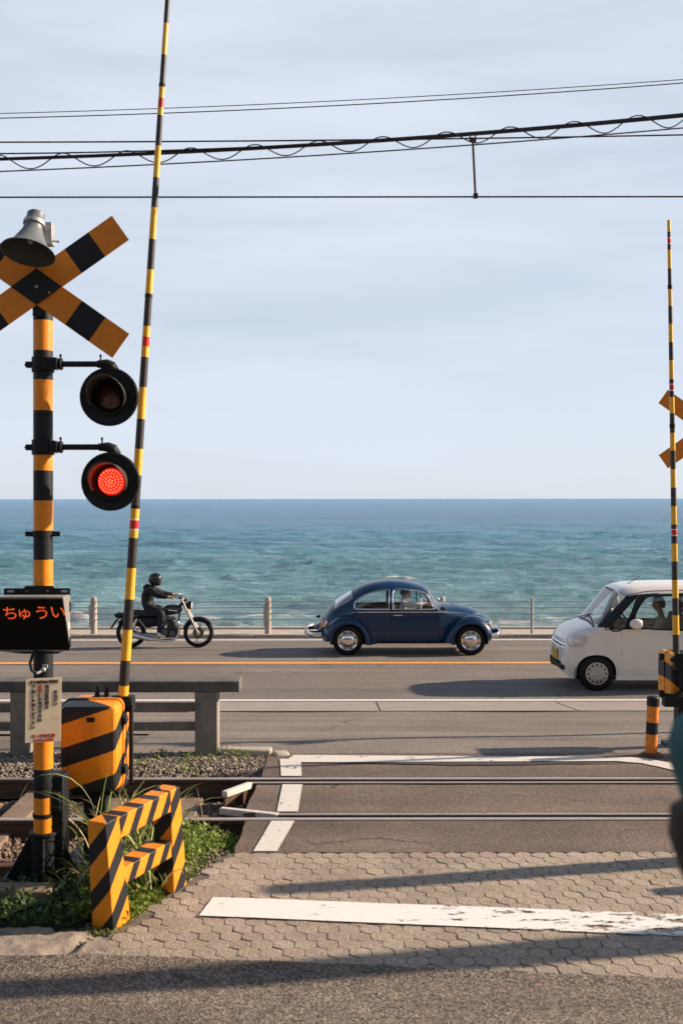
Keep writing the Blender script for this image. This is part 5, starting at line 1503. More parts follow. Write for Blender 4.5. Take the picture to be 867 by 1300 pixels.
class Shell:
    """car skin lofted from cross sections along local x; near side is -y.
    Each car knows its origin (ox, near plane depth nd, ground height g, half width hw) so measured outlines can be turned into surface points."""
    def __init__(s, ox, nd, g, hw, zb, zbelt, zt, W, E, wroof=None):
        s.ox, s.nd, s.g, s.hw = ox, nd, g, hw
        s.zb, s.zbelt, s.zt, s.W, s.E = zb, zbelt, zt, W, E
    def y_at(s, x, z):
        W, zb_, zt = s.W(x), s.zbelt(x), s.zt(x)
        if z <= zb_:
            t = (z - s.zb(x)) / max(zb_ - s.zb(x), 1e-4)
            return W * (1 - 0.06 * max(0, 1 - t) ** 2.5)
        u = min((z - zb_) / max(zt - zb_, 1e-4), 1.0); e = s.E(x)
        return W * max(1 - u ** e, 0) ** (1 / e)
    def proj(s, x, y, z):     # local near side point -> photo coordinates
        d = s.nd + s.hw + y
        return 433.5 + (s.ox + x) / d * F, HOR + (CAMZ - s.g - z) / d * F
    def pt(s, px, py, out=0.0):
        """surface point that is seen at this place of the near side"""
        y = -s.hw
        for _ in range(8):
            d = s.nd + s.hw + y
            x = (px - 433.5) / F * d - s.ox; z = CAMZ - s.g - (py - HOR) / F * d
            yn = -s.y_at(x, z); y = y * 0.3 + yn * 0.7
        return Vector((x, y - out, z))
    def rows(s, x, nl, nu):
        W, zb0, zb_, zt, e = s.W(x), s.zb(x), s.zbelt(x), s.zt(x), s.E(x)
        out = []
        for k in range(nl):
            z = zb0 + (zb_ - zb0) * k / nl; out.append((s.y_at(x, z), z))
        for k in range(nu + 1):
            a = math.pi / 2 * k / nu
            out.append((W * max(math.cos(a), 0) ** (2 / e), zb_ + (zt - zb_) * math.sin(a) ** (2 / e)))
        out[-1] = (0.0, zt)
        return out
    def build(s, xs, nl, nu, classify, mats, parent, smooth_keys=()):
        G = [s.rows(x, nl, nu) for x in xs]
        mbs = {}; idx = {}
        for sg in (-1, 1):
            for i in range(len(xs) - 1):
                for j in range(nl + nu):
                    q = [(i, j), (i + 1, j), (i + 1, j + 1), (i, j + 1)]
                    cx = sum(xs[a] for a, b in q) / 4; cy = sum(G[a][b][0] for a, b in q) / 4; cz = sum(G[a][b][1] for a, b in q) / 4
                    key = classify(cx, cy, cz, sg)
                    if key is None: continue
                    mb = mbs.setdefault(key, MB()); im = idx.setdefault(key, {})
                    f = []
                    for a, b in q:
                        kk = (a, b, 0 if b == nl + nu else sg)
                        if kk not in im:
                            im[kk] = len(mb.v); mb.v.append((xs[a], sg * G[a][b][0], G[a][b][1]))
                        f.append(im[kk])
                    if sg > 0: f.reverse()
                    mb.f.append(tuple(f)); mb.m.append(0); mb.sm.append(True)
        return mbs

def wheel(parent, c, r, w, rim_r, kind, side=-1):
    """tyre, rim and cap; outer face towards -Y when side is -1"""
    c = Vector(c); ax = Vector((0, side, 0))
    mb = MB()
    mb.lathe(c, ax, [(rim_r + 0.003, -w / 2), (r - 0.03, -w / 2 - 0.004), (r - 0.006, -w / 2 + 0.018), (r, -w / 4), (r, w / 4), (r - 0.006, w / 2 - 0.018), (r - 0.03, w / 2 + 0.002), (rim_r + 0.012, w / 2 + 0.004), (rim_r + 0.001, w / 2 - 0.006)], 48)
    tyre = mb
    mb = MB()
    if kind == 'beetle':
        mb.lathe(c, ax, [(rim_r + 0.002, -w / 2 + 0.01), (rim_r + 0.004, w / 2 - 0.004), (rim_r - 0.004, w / 2 + 0.003), (rim_r - 0.018, w / 2 - 0.006), (rim_r - 0.022, w / 2 - 0.030), (0.128, w / 2 - 0.022), (0.0, w / 2 - 0.022)], 48)
        rim = mb.build('wheel', mt['chrome'], parent)
        mb = MB()
        mb.lathe(c, ax, [(0.150, w / 2 - 0.020), (0.146, w / 2 - 0.006), (0.120, w / 2 + 0.022), (0.085, w / 2 + 0.040), (0.045, w / 2 + 0.050), (0.0, w / 2 + 0.053)], 40)
        mb.build('hubcap', mt['chrome'], rim)
        mb = MB()
        for k in range(8):
            a = 2 * math.pi * (k + .5) / 8
            mb.sphere(c + Vector((math.cos(a) * 0.164, side * (w / 2 - 0.018), math.sin(a) * 0.164)), (0.017, 0.008, 0.017), 8, 5)
        mb.build('vent_holes', mt['black_matte'], rim)
    elif kind == 'van':
        mb.lathe(c, ax, [(rim_r + 0.002, -w / 2 + 0.01), (rim_r + 0.004, w / 2 - 0.006), (rim_r - 0.006, w / 2 + 0.002), (rim_r - 0.012, w / 2 - 0.03), (0.0, w / 2 - 0.03)], 40)
        rim = mb.build('wheel', mt['plastic'], parent)
        mb = MB()
        mb.lathe(c, ax, [(rim_r, w / 2 - 0.004), (rim_r - 0.004, w / 2 + 0.006), (rim_r - 0.03, w / 2 + 0.006), (rim_r - 0.05, w / 2 + 0.012), (0.07, w / 2 + 0.024), (0.045, w / 2 + 0.020), (0.040, w / 2 + 0.028), (0.0, w / 2 + 0.030)], 40)
        hc = mb.build('wheel_cover', m_cover, rim)
        mb = MB()
        for k in range(12):
            a = 2 * math.pi * k / 12
            mb.sphere(c + Vector((math.cos(a) * 0.138, side * (w / 2 + 0.010), math.sin(a) * 0.138)), (0.0165, 0.007, 0.0165), 8, 5)
        mb.build('vent_holes', mt['black_matte'], hc)
    tyre.build('tyre', mt['rubber'], rim)
    return rim
m_cover = M('silver_wheel_cover', (0.44, 0.44, 0.44), 0.35, 0.5, var=0.06, dirt=0.2)

def surf_tube(sh, pxs, r, out=0.0, n=6, closed=True, dens=6):
    pts = [sh.pt(p.x, p.y, out) for p in catmull(pxs, dens, closed)]
    mb = MB(); mb.tube(pts, r, n, closed=closed); return mb, pts
def mirror_mb(mb):
    b = len(mb.v); mb.v += [(v[0], -v[1], v[2]) for v in mb.v[:b]]
    nf = len(mb.f)
    mb.f += [tuple(b + i for i in reversed(f)) for f in mb.f[:nf]]; mb.m += mb.m[:nf]; mb.sm += mb.sm[:nf]
    return mb

def build_pair(mb, name, m, parent, sharp=60):
    a = mb.build(name, m, parent, sharp=sharp)
    b = MB(); b.v = [(v[0], -v[1], v[2]) for v in mb.v]; b.f = [tuple(reversed(f)) for f in mb.f]; b.m = mb.m; b.sm = mb.sm
    b.build(name, m, parent, sharp=sharp)
    return a

def car_paint(name, c, rough=0.25, metal=0.0, coat=0.8):
    m, t, p, out = nt(name)
    v = coords(t)
    n = N(t, 'ShaderNodeTexNoise', {'Vector': v, 'Scale': 3.0, 'Detail': 5.0})
    t.links.new(ramp(t, n.outputs['Fac'], [(0.3, tuple(x * 0.94 for x in c)), (0.7, tuple(min(1, x * 1.05) for x in c))]), p.inputs['Base Color'])
    p.inputs['Roughness'].default_value = rough + 0.15; p.inputs['Metallic'].default_value = metal
    p.inputs['Coat Weight'].default_value = coat; p.inputs['Specular IOR Level'].default_value = 0.35; p.inputs['Coat Roughness'].default_value = 0.06
    # road dust towards the sills
    n2 = N(t, 'ShaderNodeTexNoise', {'Vector': v, 'Scale': 9.0, 'Detail': 5.0})
    b = N(t, 'ShaderNodeBump', {'Height': n2.outputs['Fac'], 'Strength': 0.04, 'Distance': 0.01}); t.links.new(b.outputs[0], p.inputs['Coat Normal'])
    return m

def build_beetle():
    nd, hw = 21.1, 0.775
    g = gzs(21.1) - 0.004
    ox = 1.344
    car = thing('classic_car', 'rounded dark blue classic car passing on the far lane of the coast road', 'car', (ox, nd + hw, g))
    K = F / (nd + hw)
    cz = lambda px, py: ((px - 433.5) / K - ox, CAMZ - g - (py - HOR) / K)
    near = lambda px, py: ((px - 433.5) / (F / nd) - ox, CAMZ - g - (py - HOR) / (F / nd))
    top = [cz(*p) for p in [(401, 806), (403.0, 797), (407.5, 787), (414.5, 775.5), (423.5, 765), (433, 757.5), (446.5, 749), (457.5, 743), (470.5, 738.6), (481, 736.6), (492, 735.6), (503, 735.8), (515, 737.1), (527, 739.6), (536, 742.6), (541.5, 746.2), (545.5, 751.5), (549.5, 757.5), (553, 763), (556, 765.6), (562, 765.2), (575, 766.6), (591, 769.6), (605, 775), (617, 783), (625.5, 792), (629.5, 800), (630.5, 806)]]
    top = [(p.x, p.y) for p in catmull(top, 8)]
    # make x strictly increasing
    tt = [top[0]]
    for p in top[1:]:
        if p[0] > tt[-1][0] + 1e-4: tt.append(p)
    top = tt
    zt = lambda x: interp1(top, x)
    x0, x1 = top[0][0], top[-1][0]
    Wp = [(x0, 0.22), (x0 + 0.08, 0.38), (x0 + 0.25, 0.50), (-1.25, 0.585), (-0.9, 0.640), (-0.45, 0.672), (0.1, 0.675), (0.45, 0.660), (0.62, 0.635), (0.8, 0.575), (1.05, 0.50), (1.4, 0.42), (1.65, 0.33), (x1 - 0.06, 0.22), (x1, 0.14)]
    W = lambda x: smooth1(Wp, x, 0.06)
    Bp = [(x0, 0.42), (-1.6, 0.52), (-1.25, 0.66), (-1.0, 0.80), (-0.8, 0.875), (0.5, 0.875), (0.62, 0.86), (0.75, 0.80), (1.1, 0.72), (1.5, 0.58), (x1, 0.42)]
    zbelt = lambda x: min(smooth1(Bp, x, 0.05), zt(x) - 0.02)
    zb0 = lambda x: interp1([(x0, 0.36), (-1.5, 0.26), (-1.2, 0.215), (1.2, 0.215), (1.5, 0.28), (x1, 0.38)], x)
    zb = lambda x: min(zb0(x), zbelt(x) - 0.02)
    E = lambda x: smooth1([(x0, 2.0), (-1.1, 2.05), (-0.7, 2.45), (0.45, 2.55), (0.66, 2.3), (0.8, 2.0), (x1, 2.0)], x, 0.05)
    sh = Shell(ox, nd, g, hw, zb, zbelt, zt, W, E)
    # stations by arc length of the roof line
    xs = [x0]; acc = 0; last = top[0]
    for p in top[1:]:
        seg = math.hypot(p[0] - last[0], p[1] - last[1]); n_ = max(1, int(seg / 0.016))
        for k in range(1, n_ + 1): xs.append(last[0] + (p[0] - last[0]) * k / n_)
        last = p
    win_r = [(450.0, 768), (452.0, 763), (459, 757.6), (470.5, 752.6), (483.4, 749.9), (493.0, 749.4), (494.3, 751.5), (493.6, 772.2), (491.5, 773.6), (453.5, 773.4), (450.6, 771.8)]
    win_d = [(499.6, 749.6), (520, 749.2), (532.0, 750.4), (540.5, 753.6), (546.0, 761.0), (549.8, 771.0), (548.6, 773.6), (501.2, 773.6), (499.4, 771.8)]
    xwa, zwa = cz(541.6, 746.8); xwb, zwb = cz(553.0, 763.0)
    xra, _ = cz(424.5, 763); xrb, _ = cz(446.5, 749)
    door_b = [(494.8, 776.6), (495.6, 817), (558.3, 817), (558.3, 777)]
    fw = near(598, 815); rw = near(441.2, 815)
    def classify(x, y, z, sg):
        px, py = sh.proj(x, -y, z)
        if inpoly(px, py, win_r): return 'quarter_glass%d' % sg
        if inpoly(px, py, win_d): return 'door_glass%d' % sg
        w = W(x)
        if xwa < x < xwb - 0.01 and y < 0.82 * w and z > zwb + 0.02: return 'windscreen'
        if xra < x < xrb and y < 0.70 * w and z > 0.9: return 'rear_window'
        for (cx, cz_) in (fw, rw):
            if (x - cx) ** 2 + (z - cz_) ** 2 < 0.335 ** 2: return None
        if 495 < px < 558.6 and 773 < py and z > zb(x) + 0.03 and z < zbelt(x) + 0.2: return 'door' if sg < 0 else 'door_far'
        return 'body'
    mbs = sh.build(xs, 26, 36, classify, None, car)
    m_rg = glass_mat('reflecting_rear_glass', (0.7, 0.75, 0.75), 0.45)
    m_blue = car_paint('dark_blue_car_paint', (0.0012, 0.030, 0.088), 0.22, coat=0.35)
    body = mbs['body'].build('body', m_blue, car, fixn=False, sharp=180)
    dr = mbs['door'].build('door', m_blue, car, fixn=False, sharp=180)
    mbs['door_far'].build('door', m_blue, car, fixn=False, sharp=180)
    for k_, nm in (('quarter_glass-1', 'side_window'), ('quarter_glass1', 'side_window'), ('door_glass-1', 'door_window'), ('door_glass1', 'door_window'), ('windscreen', 'windscreen'), ('rear_window', 'rear_window')):
        gl = mbs[k_].build(nm, m_rg if k_ == 'rear_window' else mt['glass'], car, fixn=False, sharp=180)
        if 'glass' in k_:
            poly = win_r if 'quarter' in k_ else win_d
            mb, pts = surf_tube(sh, poly, 0.014, 0.0, 8, dens=4)
            if not k_.endswith('-1'): mb.v = [(v[0], -v[1], v[2]) for v in mb.v]
            mb.build('chrome_frame', mt['chrome'], gl)
    # windscreen and rear window seals
    for (xa, xb, f_, zl) in ((xwa, xwb - 0.01, 0.82, zwb + 0.02), (xra, xrb, 0.70, 0.9)):
        P = []
        def sp_(x, fr):
            y = fr * W(x); u = max(1 - (y / W(x)) ** E(x), 0) ** (1 / E(x)); return Vector((x, -y, zbelt(x) + (zt(x) - zbelt(x)) * u))
        for k in range(13): P.append(sp_(xa, f_ * (1 - k / 6)) if k <= 6 else Vector((1, -1, 1)) * 0)
        P = [sp_(xa, f_ * (1 - k / 6)) for k in range(7)]; P += [Vector((p.x, -p.y, p.z)) for p in reversed(P[:-1])]
        Q = [sp_(xb, f_ * (1 - k / 6)) for k in range(7)]; Q += [Vector((p.x, -p.y, p.z)) for p in reversed(Q[:-1])]
        S = [sp_(xa + (xb - xa) * k / 6, f_) for k in range(7)]
        loop = P + [Vector((p.x, -p.y, p.z)) for p in S[1:-1]] + list(reversed(Q)) + list(reversed(S[1:-1]))
        mb = MB(); mb.tube(loop, 0.013, 6, closed=True); mb.build('window_seal', mt['galv'], body)
    # quarter light bar
    mb = MB(); mb.tube([sh.pt(533.6, 750.6), sh.pt(534.2, 762), sh.pt(534.8, 773.4)], 0.012, 6); build_pair(mb, 'window_divider', mt['chrome'], dr)
    # belt moulding, door seams, handle
    mb, _ = surf_tube(sh, [(443, 780.2), (449, 777.9), (460, 777.3), (500, 777.3), (558, 777.5), (575, 777.9), (588, 779.3), (597, 781.8)], 0.009, 0.003, 6, False); build_pair(mb, 'belt_moulding', mt['chrome'], body)
    mb = MB()
    for pl in ([(495, 749.5), (495.2, 776), (495.6, 816)], [(558.4, 777.5), (558.4, 797), (558.0, 816)]):
        pts = [sh.pt(p.x, p.y, -0.001) for p in catmull(pl, 8)]; mb.tube(pts, 0.0045, 5)
    build_pair(mb, 'door_seam', mt['black_matte'], dr)
    a = sh.pt(499.5, 781.3, 0.022); b = sh.pt(511, 781.3, 0.022)
    mb = MB(); mb.tube([a + Vector((0, 0.02, 0)), a, b, b + Vector((0, 0.02, 0))], 0.012, 8); mb.build('handle', mt['chrome'], dr)
    # fenders
    def fender(inner, outer, y_out, y_in, name, tip):
        I = catmull([near(*p) for p in inner], 8); O = catmull([near(*p) for p in outer], 8)
        P = []
        ns = 16
        for i in range(len(I)):
            f_ = i / (len(I) - 1); row = []
            ye = y_in + (tip - y_in) * max(0, (f_ - 0.62) / 0.38) ** 1.2
            # lip turning inwards, then the bulge
            row.append(Vector((I[i].x, -(y_out - 0.06), I[i].y))); row.append(Vector((I[i].x, -(y_out - 0.012), I[i].y)))
            for k in range(ns + 1):
                s_ = k / ns; q = I[i].lerp(O[i], math.sin(s_ * math.pi / 2) ** 0.85)
                y = ye + (y_out - ye) * math.cos(s_ * math.pi / 2) ** 0.8
                row.append(Vector((q.x, -y, q.y)))
            P.append(row)
        for sg in (1, -1):
            mb = MB(); mb.grid([[Vector((v.x, v.y * sg, v.z)) for v in r_] for r_ in P]); mb.build(name, m_blue, car, sharp=60)
    fender([(577, 819.2), (577.8, 808), (582.5, 799.5), (590, 794.6), (599.5, 793.0), (608.5, 795.3), (615.0, 801.5), (618, 808.5), (618.6, 814)],
           [(561.2, 819.6), (566.5, 808), (574, 796), (584.5, 787), (597, 783.2), (609.5, 784.6), (619.5, 790.2), (626.0, 798.5), (627.6, 812.5)], 0.775, 0.50, 'front_fender', 0.30)
    fender([(464.6, 819.6), (463.6, 810.5), (459, 800.5), (451.5, 794.8), (442, 793.2), (432.5, 795.4), (425.8, 801.5), (422.5, 808.5), (421.5, 816)],
           [(474, 819.8), (470.5, 806), (463, 794), (452.5, 786), (440.5, 782.8), (429, 784.8), (419, 791.5), (411.5, 801), (408.0, 814)], 0.760, 0.50, 'rear_fender', 0.34)
    # inner arches
    for (cx, cz_) in (fw, rw):
        for sg in (1, -1):
            mb = MB(); mb.lathe((cx, sg * 0.36, cz_), (0, sg, 0), [(0.0, -0.05), (0.352, -0.05), (0.352, 0.34)], 30, a0=0, a1=360); mb.v = [(v[0], v[1], max(v[2], 0.22)) for v in mb.v]; mb.build('wheel_well', mt['black_matte'], body, fixn=False)
    # running boards
    for sg in (-1, 1):
        mb = MB(); mb.box((0.09, sg * 0.665, 0.235), (1.50, 0.19, 0.035)); rb = mb.build('running_board', mt['black_matte'], car, bevel=0.008)
        mb = MB(); mb.box((0.09, sg * 0.764, 0.236), (1.50, 0.008, 0.024)); mb.build('trim_strip', mt['chrome'], rb)
    # floor, interior
    mb = MB(); mb.box((0, 0, 0.25), (2.9, 1.05, 0.10)); mb.box((-1.45, 0, 0.36), (0.45, 0.6, 0.28)); mb.box((1.5, 0, 0.38), (0.3, 0.5, 0.2)); mb.build('floor_pan', mt['black_matte'], car)
    mb = MB()
    for y in (-0.32, 0.32):
        mb.box((0.02, y, 0.42), (0.50, 0.46, 0.16)); mb.box((-0.24, y, 0.68), (0.14, 0.44, 0.44), Matrix.Rotation(R(-14), 3, 'Y'))
    mb.box((-0.85, 0, 0.44), (0.44, 1.10, 0.16)); mb.box((-1.08, 0, 0.66), (0.14, 1.08, 0.42), Matrix.Rotation(R(-16), 3, 'Y'))
    mb.build('seats', mt['interior'], car, bevel=0.03)
    mb = MB(); mb.box((0.70, 0, 0.86), (0.10, 1.14, 0.18)); mb.build('dashboard', mt['interior'], car, bevel=0.02)
    sw = Vector((0.44, -0.32, 0.90)); ax = Vector((-0.80, 0, 0.6)).normalized()
    mb = MB(); up_ = Vector((0.6, 0, 0.8)); sd_ = Vector((0, 1, 0))
    mb.tube([sw + (up_ * math.cos(a_) + sd_ * math.sin(a_)) * 0.19 for a_ in [2 * math.pi * k / 24 for k in range(24)]], 0.011, 6, closed=True)
    mb.cyl(sw, sw - ax * 0.25, 0.016, n=8); mb.cyl(sw + sd_ * 0.19, sw - sd_ * 0.19, 0.009, n=6); mb.build('steering_wheel', mt['plastic'], car)
    # wheels
    for (cx, cz_) in (fw, rw):
        for sg in (-1, 1): wheel(car, (cx, sg * 0.655, 0.300), 0.302, 0.15, 0.198, 'beetle', sg)
    # bumpers
    for pts_, nm in (([near(408, 806.5), near(396, 806.3), near(389, 805.5)], 'rear_bumper'), ([near(623.5, 807.5), near(632, 806.8), near(636.5, 804.8)], 'front_bumper')):
        a, b, c_ = pts_
        path = [Vector((a[0], -0.74, a[1])), Vector((b[0], -0.70, b[1])), Vector((b[0] + (c_[0] - b[0]) * 0.75, -0.58, c_[1])), Vector((c_[0], -0.35, c_[1] + 0.005)), Vector((c_[0] * 1.008, 0, c_[1] + 0.01))]
        path = catmull(path + [Vector((p.x, -p.y, p.z)) for p in reversed(path[:-1])], 6)
        mb = MB(); n_ = 12
        rings = []
        for i, p in enumerate(path):
            t = (path[min(i + 1, len(path) - 1)] - path[max(i - 1, 0)]).normalized(); o_ = Vector((t.y, -t.x, 0)).normalized()
            rings.append([p + o_ * 0.022 * math.cos(2 * math.pi * k / n_) + Vector((0, 0, 0.052 * math.sin(2 * math.pi * k / n_))) for k in range(n_)])
        mb.rings(rings, 0, True, True); bp = mb.build(nm, mt['chrome'], car)
        mb = MB(); sgn = 1 if nm == 'front_bumper' else -1
        for y in (-0.32, 0.32): mb.box((c_[0] - sgn * 0.13, y, c_[1] - 0.01), (0.26, 0.03, 0.05))
        build_each(mb, 'bumper_bracket', mt['black_matte'], bp)
        mb = MB()
        for y in (-0.36, 0.36):
            mb.tube([Vector((c_[0] + sgn * 0.02, y, c_[1] - 0.085)), Vector((c_[0] + sgn * 0.035, y, c_[1])), Vector((c_[0] + sgn * 0.015, y, c_[1] + 0.10))], 0.022, 8)
        if sgn < 0: mb.tube([Vector((c_[0] + .02, -0.5, c_[1] - 0.07)), Vector((c_[0] + .0, 0, c_[1] - 0.08)), Vector((c_[0] + .02, 0.5, c_[1] - 0.07))], 0.014, 8)
        build_each(mb, 'overrider', mt['chrome'], bp)
    # lamps
    hl = near(623.8, 793.5)
    for sg in (-1, 1):
        ax = Vector((0.90, 0, 0.30)).normalized(); c_ = Vector((hl[0] - 0.01, sg * 0.60, hl[1]))
        mb = MB(); mb.lathe(c_, ax, [(0.095, -0.08), (0.100, -0.01), (0.098, 0.008), (0.085, 0.012)], 28); h_ = mb.build('headlight', mt['chrome'], car)
        mb = MB(); mb.lathe(c_, ax, [(0.088, 0.006), (0.07, 0.022), (0.035, 0.032), (0.0, 0.034)], 28); mb.build('lens', mt['lens'], h_)
        f_ = near(605.5, 781.3)
        mb = MB(); mb.sphere(Vector((f_[0], sg * 0.63, f_[1] + 0.005)), (0.055, 0.032, 0.026), 14, 8); mb.build('indicator', mt['chrome'], car)
        tl_ = near(409.8, 793.8)
        mb = MB(); mb.sphere(Vector((tl_[0] + 0.012, sg * 0.60, tl_[1])), (0.060, 0.055, 0.085), 16, 10, rot=Matrix.Rotation(R(28), 3, 'Y')); q = mb.build('tail_lamp', mt['amber'], car)
        mb = MB(); mb.sphere(Vector((tl_[0] + 0.030, sg * 0.595, tl_[1] - 0.008)), (0.060, 0.062, 0.095), 16, 10, rot=Matrix.Rotation(R(28), 3, 'Y')); mb.build('lamp_housing', mt['chrome'], q)
    p_ = cz(404.8, 782.6)
    mb = MB(); mb.box((p_[0] - 0.01, 0, p_[1]), (0.09, 0.16, 0.045)); mb.build('number_plate_lamp', mt['black_matte'], car, bevel=0.01)
    mb = MB(); mb.box((cz(402.8, 792)[0] - 0.02, 0, cz(0, 792)[1]), (0.012, 0.33, 0.165), Matrix.Rotation(R(20), 3, 'Y')); mb.build('number_plate', mt['white_band'], car)
    # mirrors and wipers
    for sg in (-1, 1):
        a = sh.pt(555.5, 773.5); a.y *= -sg * 1.0; a = Vector((a.x, sg * abs(a.y), a.z)); c_ = a + Vector((0.0, sg * 0.10, 0.10))
        mb = MB(); mb.tube([a, a + Vector((0.01, sg * 0.05, 0.07)), c_], 0.008, 6)
        if sg > 0: mb.lathe(c_ + Vector((0, 0.02, 0.03)), (1, 0, 0), [(0.0, 0.035), (0.055, 0.02), (0.068, -0.005), (0.066, -0.015), (0.0, -0.015)], 20)
        else: mb.lathe(c_ + Vector((0.0, 0, -0.02)), (1, 0, 0), [(0.0, 0.025), (0.036, 0.015), (0.044, -0.005), (0.0, -0.012)], 16)
        mb.build('wing_mirror', mt['chrome'], car)
    mb = MB()
    for y in (-0.05, 0.35):
        mb.tube([Vector((0.665, y, 1.05)), Vector((0.60, y - 0.12, 1.17)), Vector((0.56, y - 0.25, 1.22))], 0.006, 6)
    build_each(mb, 'wiper', mt['chrome'], car)
    c_ = Vector((cz(574.5, 765)[0], 0, cz(0, 765.5)[1])); mb = MB(); mb.sphere(c_, (0.03, 0.012, 0.012), 10, 6); mb.build('bonnet_trim', mt['chrome'], car)
    # driver, on the right hand seat (near side)
    f = Fig(); y = -0.33
    hip = f.p((-0.10, y, 0.58), (0.15, 0.16))
    sp1 = f.chain(hip, [((-0.14, y, 0.76), (0.135, 0.15)), ((-0.13, y, 0.945), (0.12, 0.18))])
    nk = f.chain(sp1, [((-0.10, y, 1.035), 0.052), ((-0.075, y, 1.08), 0.050), ((-0.06, y, 1.13), 0.055)])
    for sg, hz in ((-1, 0.93), (1, 0.95)):
        sh_ = f.chain(sp1, [((-0.11, y + sg * 0.17, 0.965), 0.068)])
        wr = (0.36, y + sg * 0.16, 0.985 if sg < 0 else 0.95)
        w_ = f.chain(sh_, [((0.10, y + sg * 0.24, 0.86 if sg > 0 else 0.955), 0.052), (wr, 0.030)])
        f.hand(w_, wr, (1, 0, 0.1), (0.1, 0, 1), 1.1)
        f.chain(hip, [((0.06, y + sg * 0.10, 0.56), 0.095), ((0.42, y + sg * 0.14, 0.62), 0.070), ((0.66, y + sg * 0.12, 0.36), 0.050), ((0.74, y + sg * 0.12, 0.32), 0.045)])
    V, Fc = skin_mesh(f.v, f.e, hip)
    hc = Vector((-0.045, y, 1.16))
    def mf(c):
        if c.z > 1.05: return 1
        if c.x > 0.30 and c.z > 0.85: return 1
        return 0 if c.z > 0.66 else 2
    dvr = finish_person(V, Fc, mf, [M('pale_lilac_shirt', (0.85, 0.83, 0.90), 0.85), mt['skin'], M('dark_trousers', (0.03, 0.03, 0.04), 0.9)], 'person', None, (hc, (1, -0.05, -0.08), (0.05, 0, 1), 1.0))
    dvr.location = car.location + Vector((0, 0, 0.03))
    tag(dvr, 'driver in a pale shirt with short dark hair holding the wheel of the blue car', 'person')
    mb = MB(); hair_geo(mb, hc + Vector((-0.004, 0, 0.008)), (1, -0.05, -0.08), (0.05, 0, 1), 1.04, low=-0.15); mb.build('hair', mt['hair'], dvr)
build_beetle()
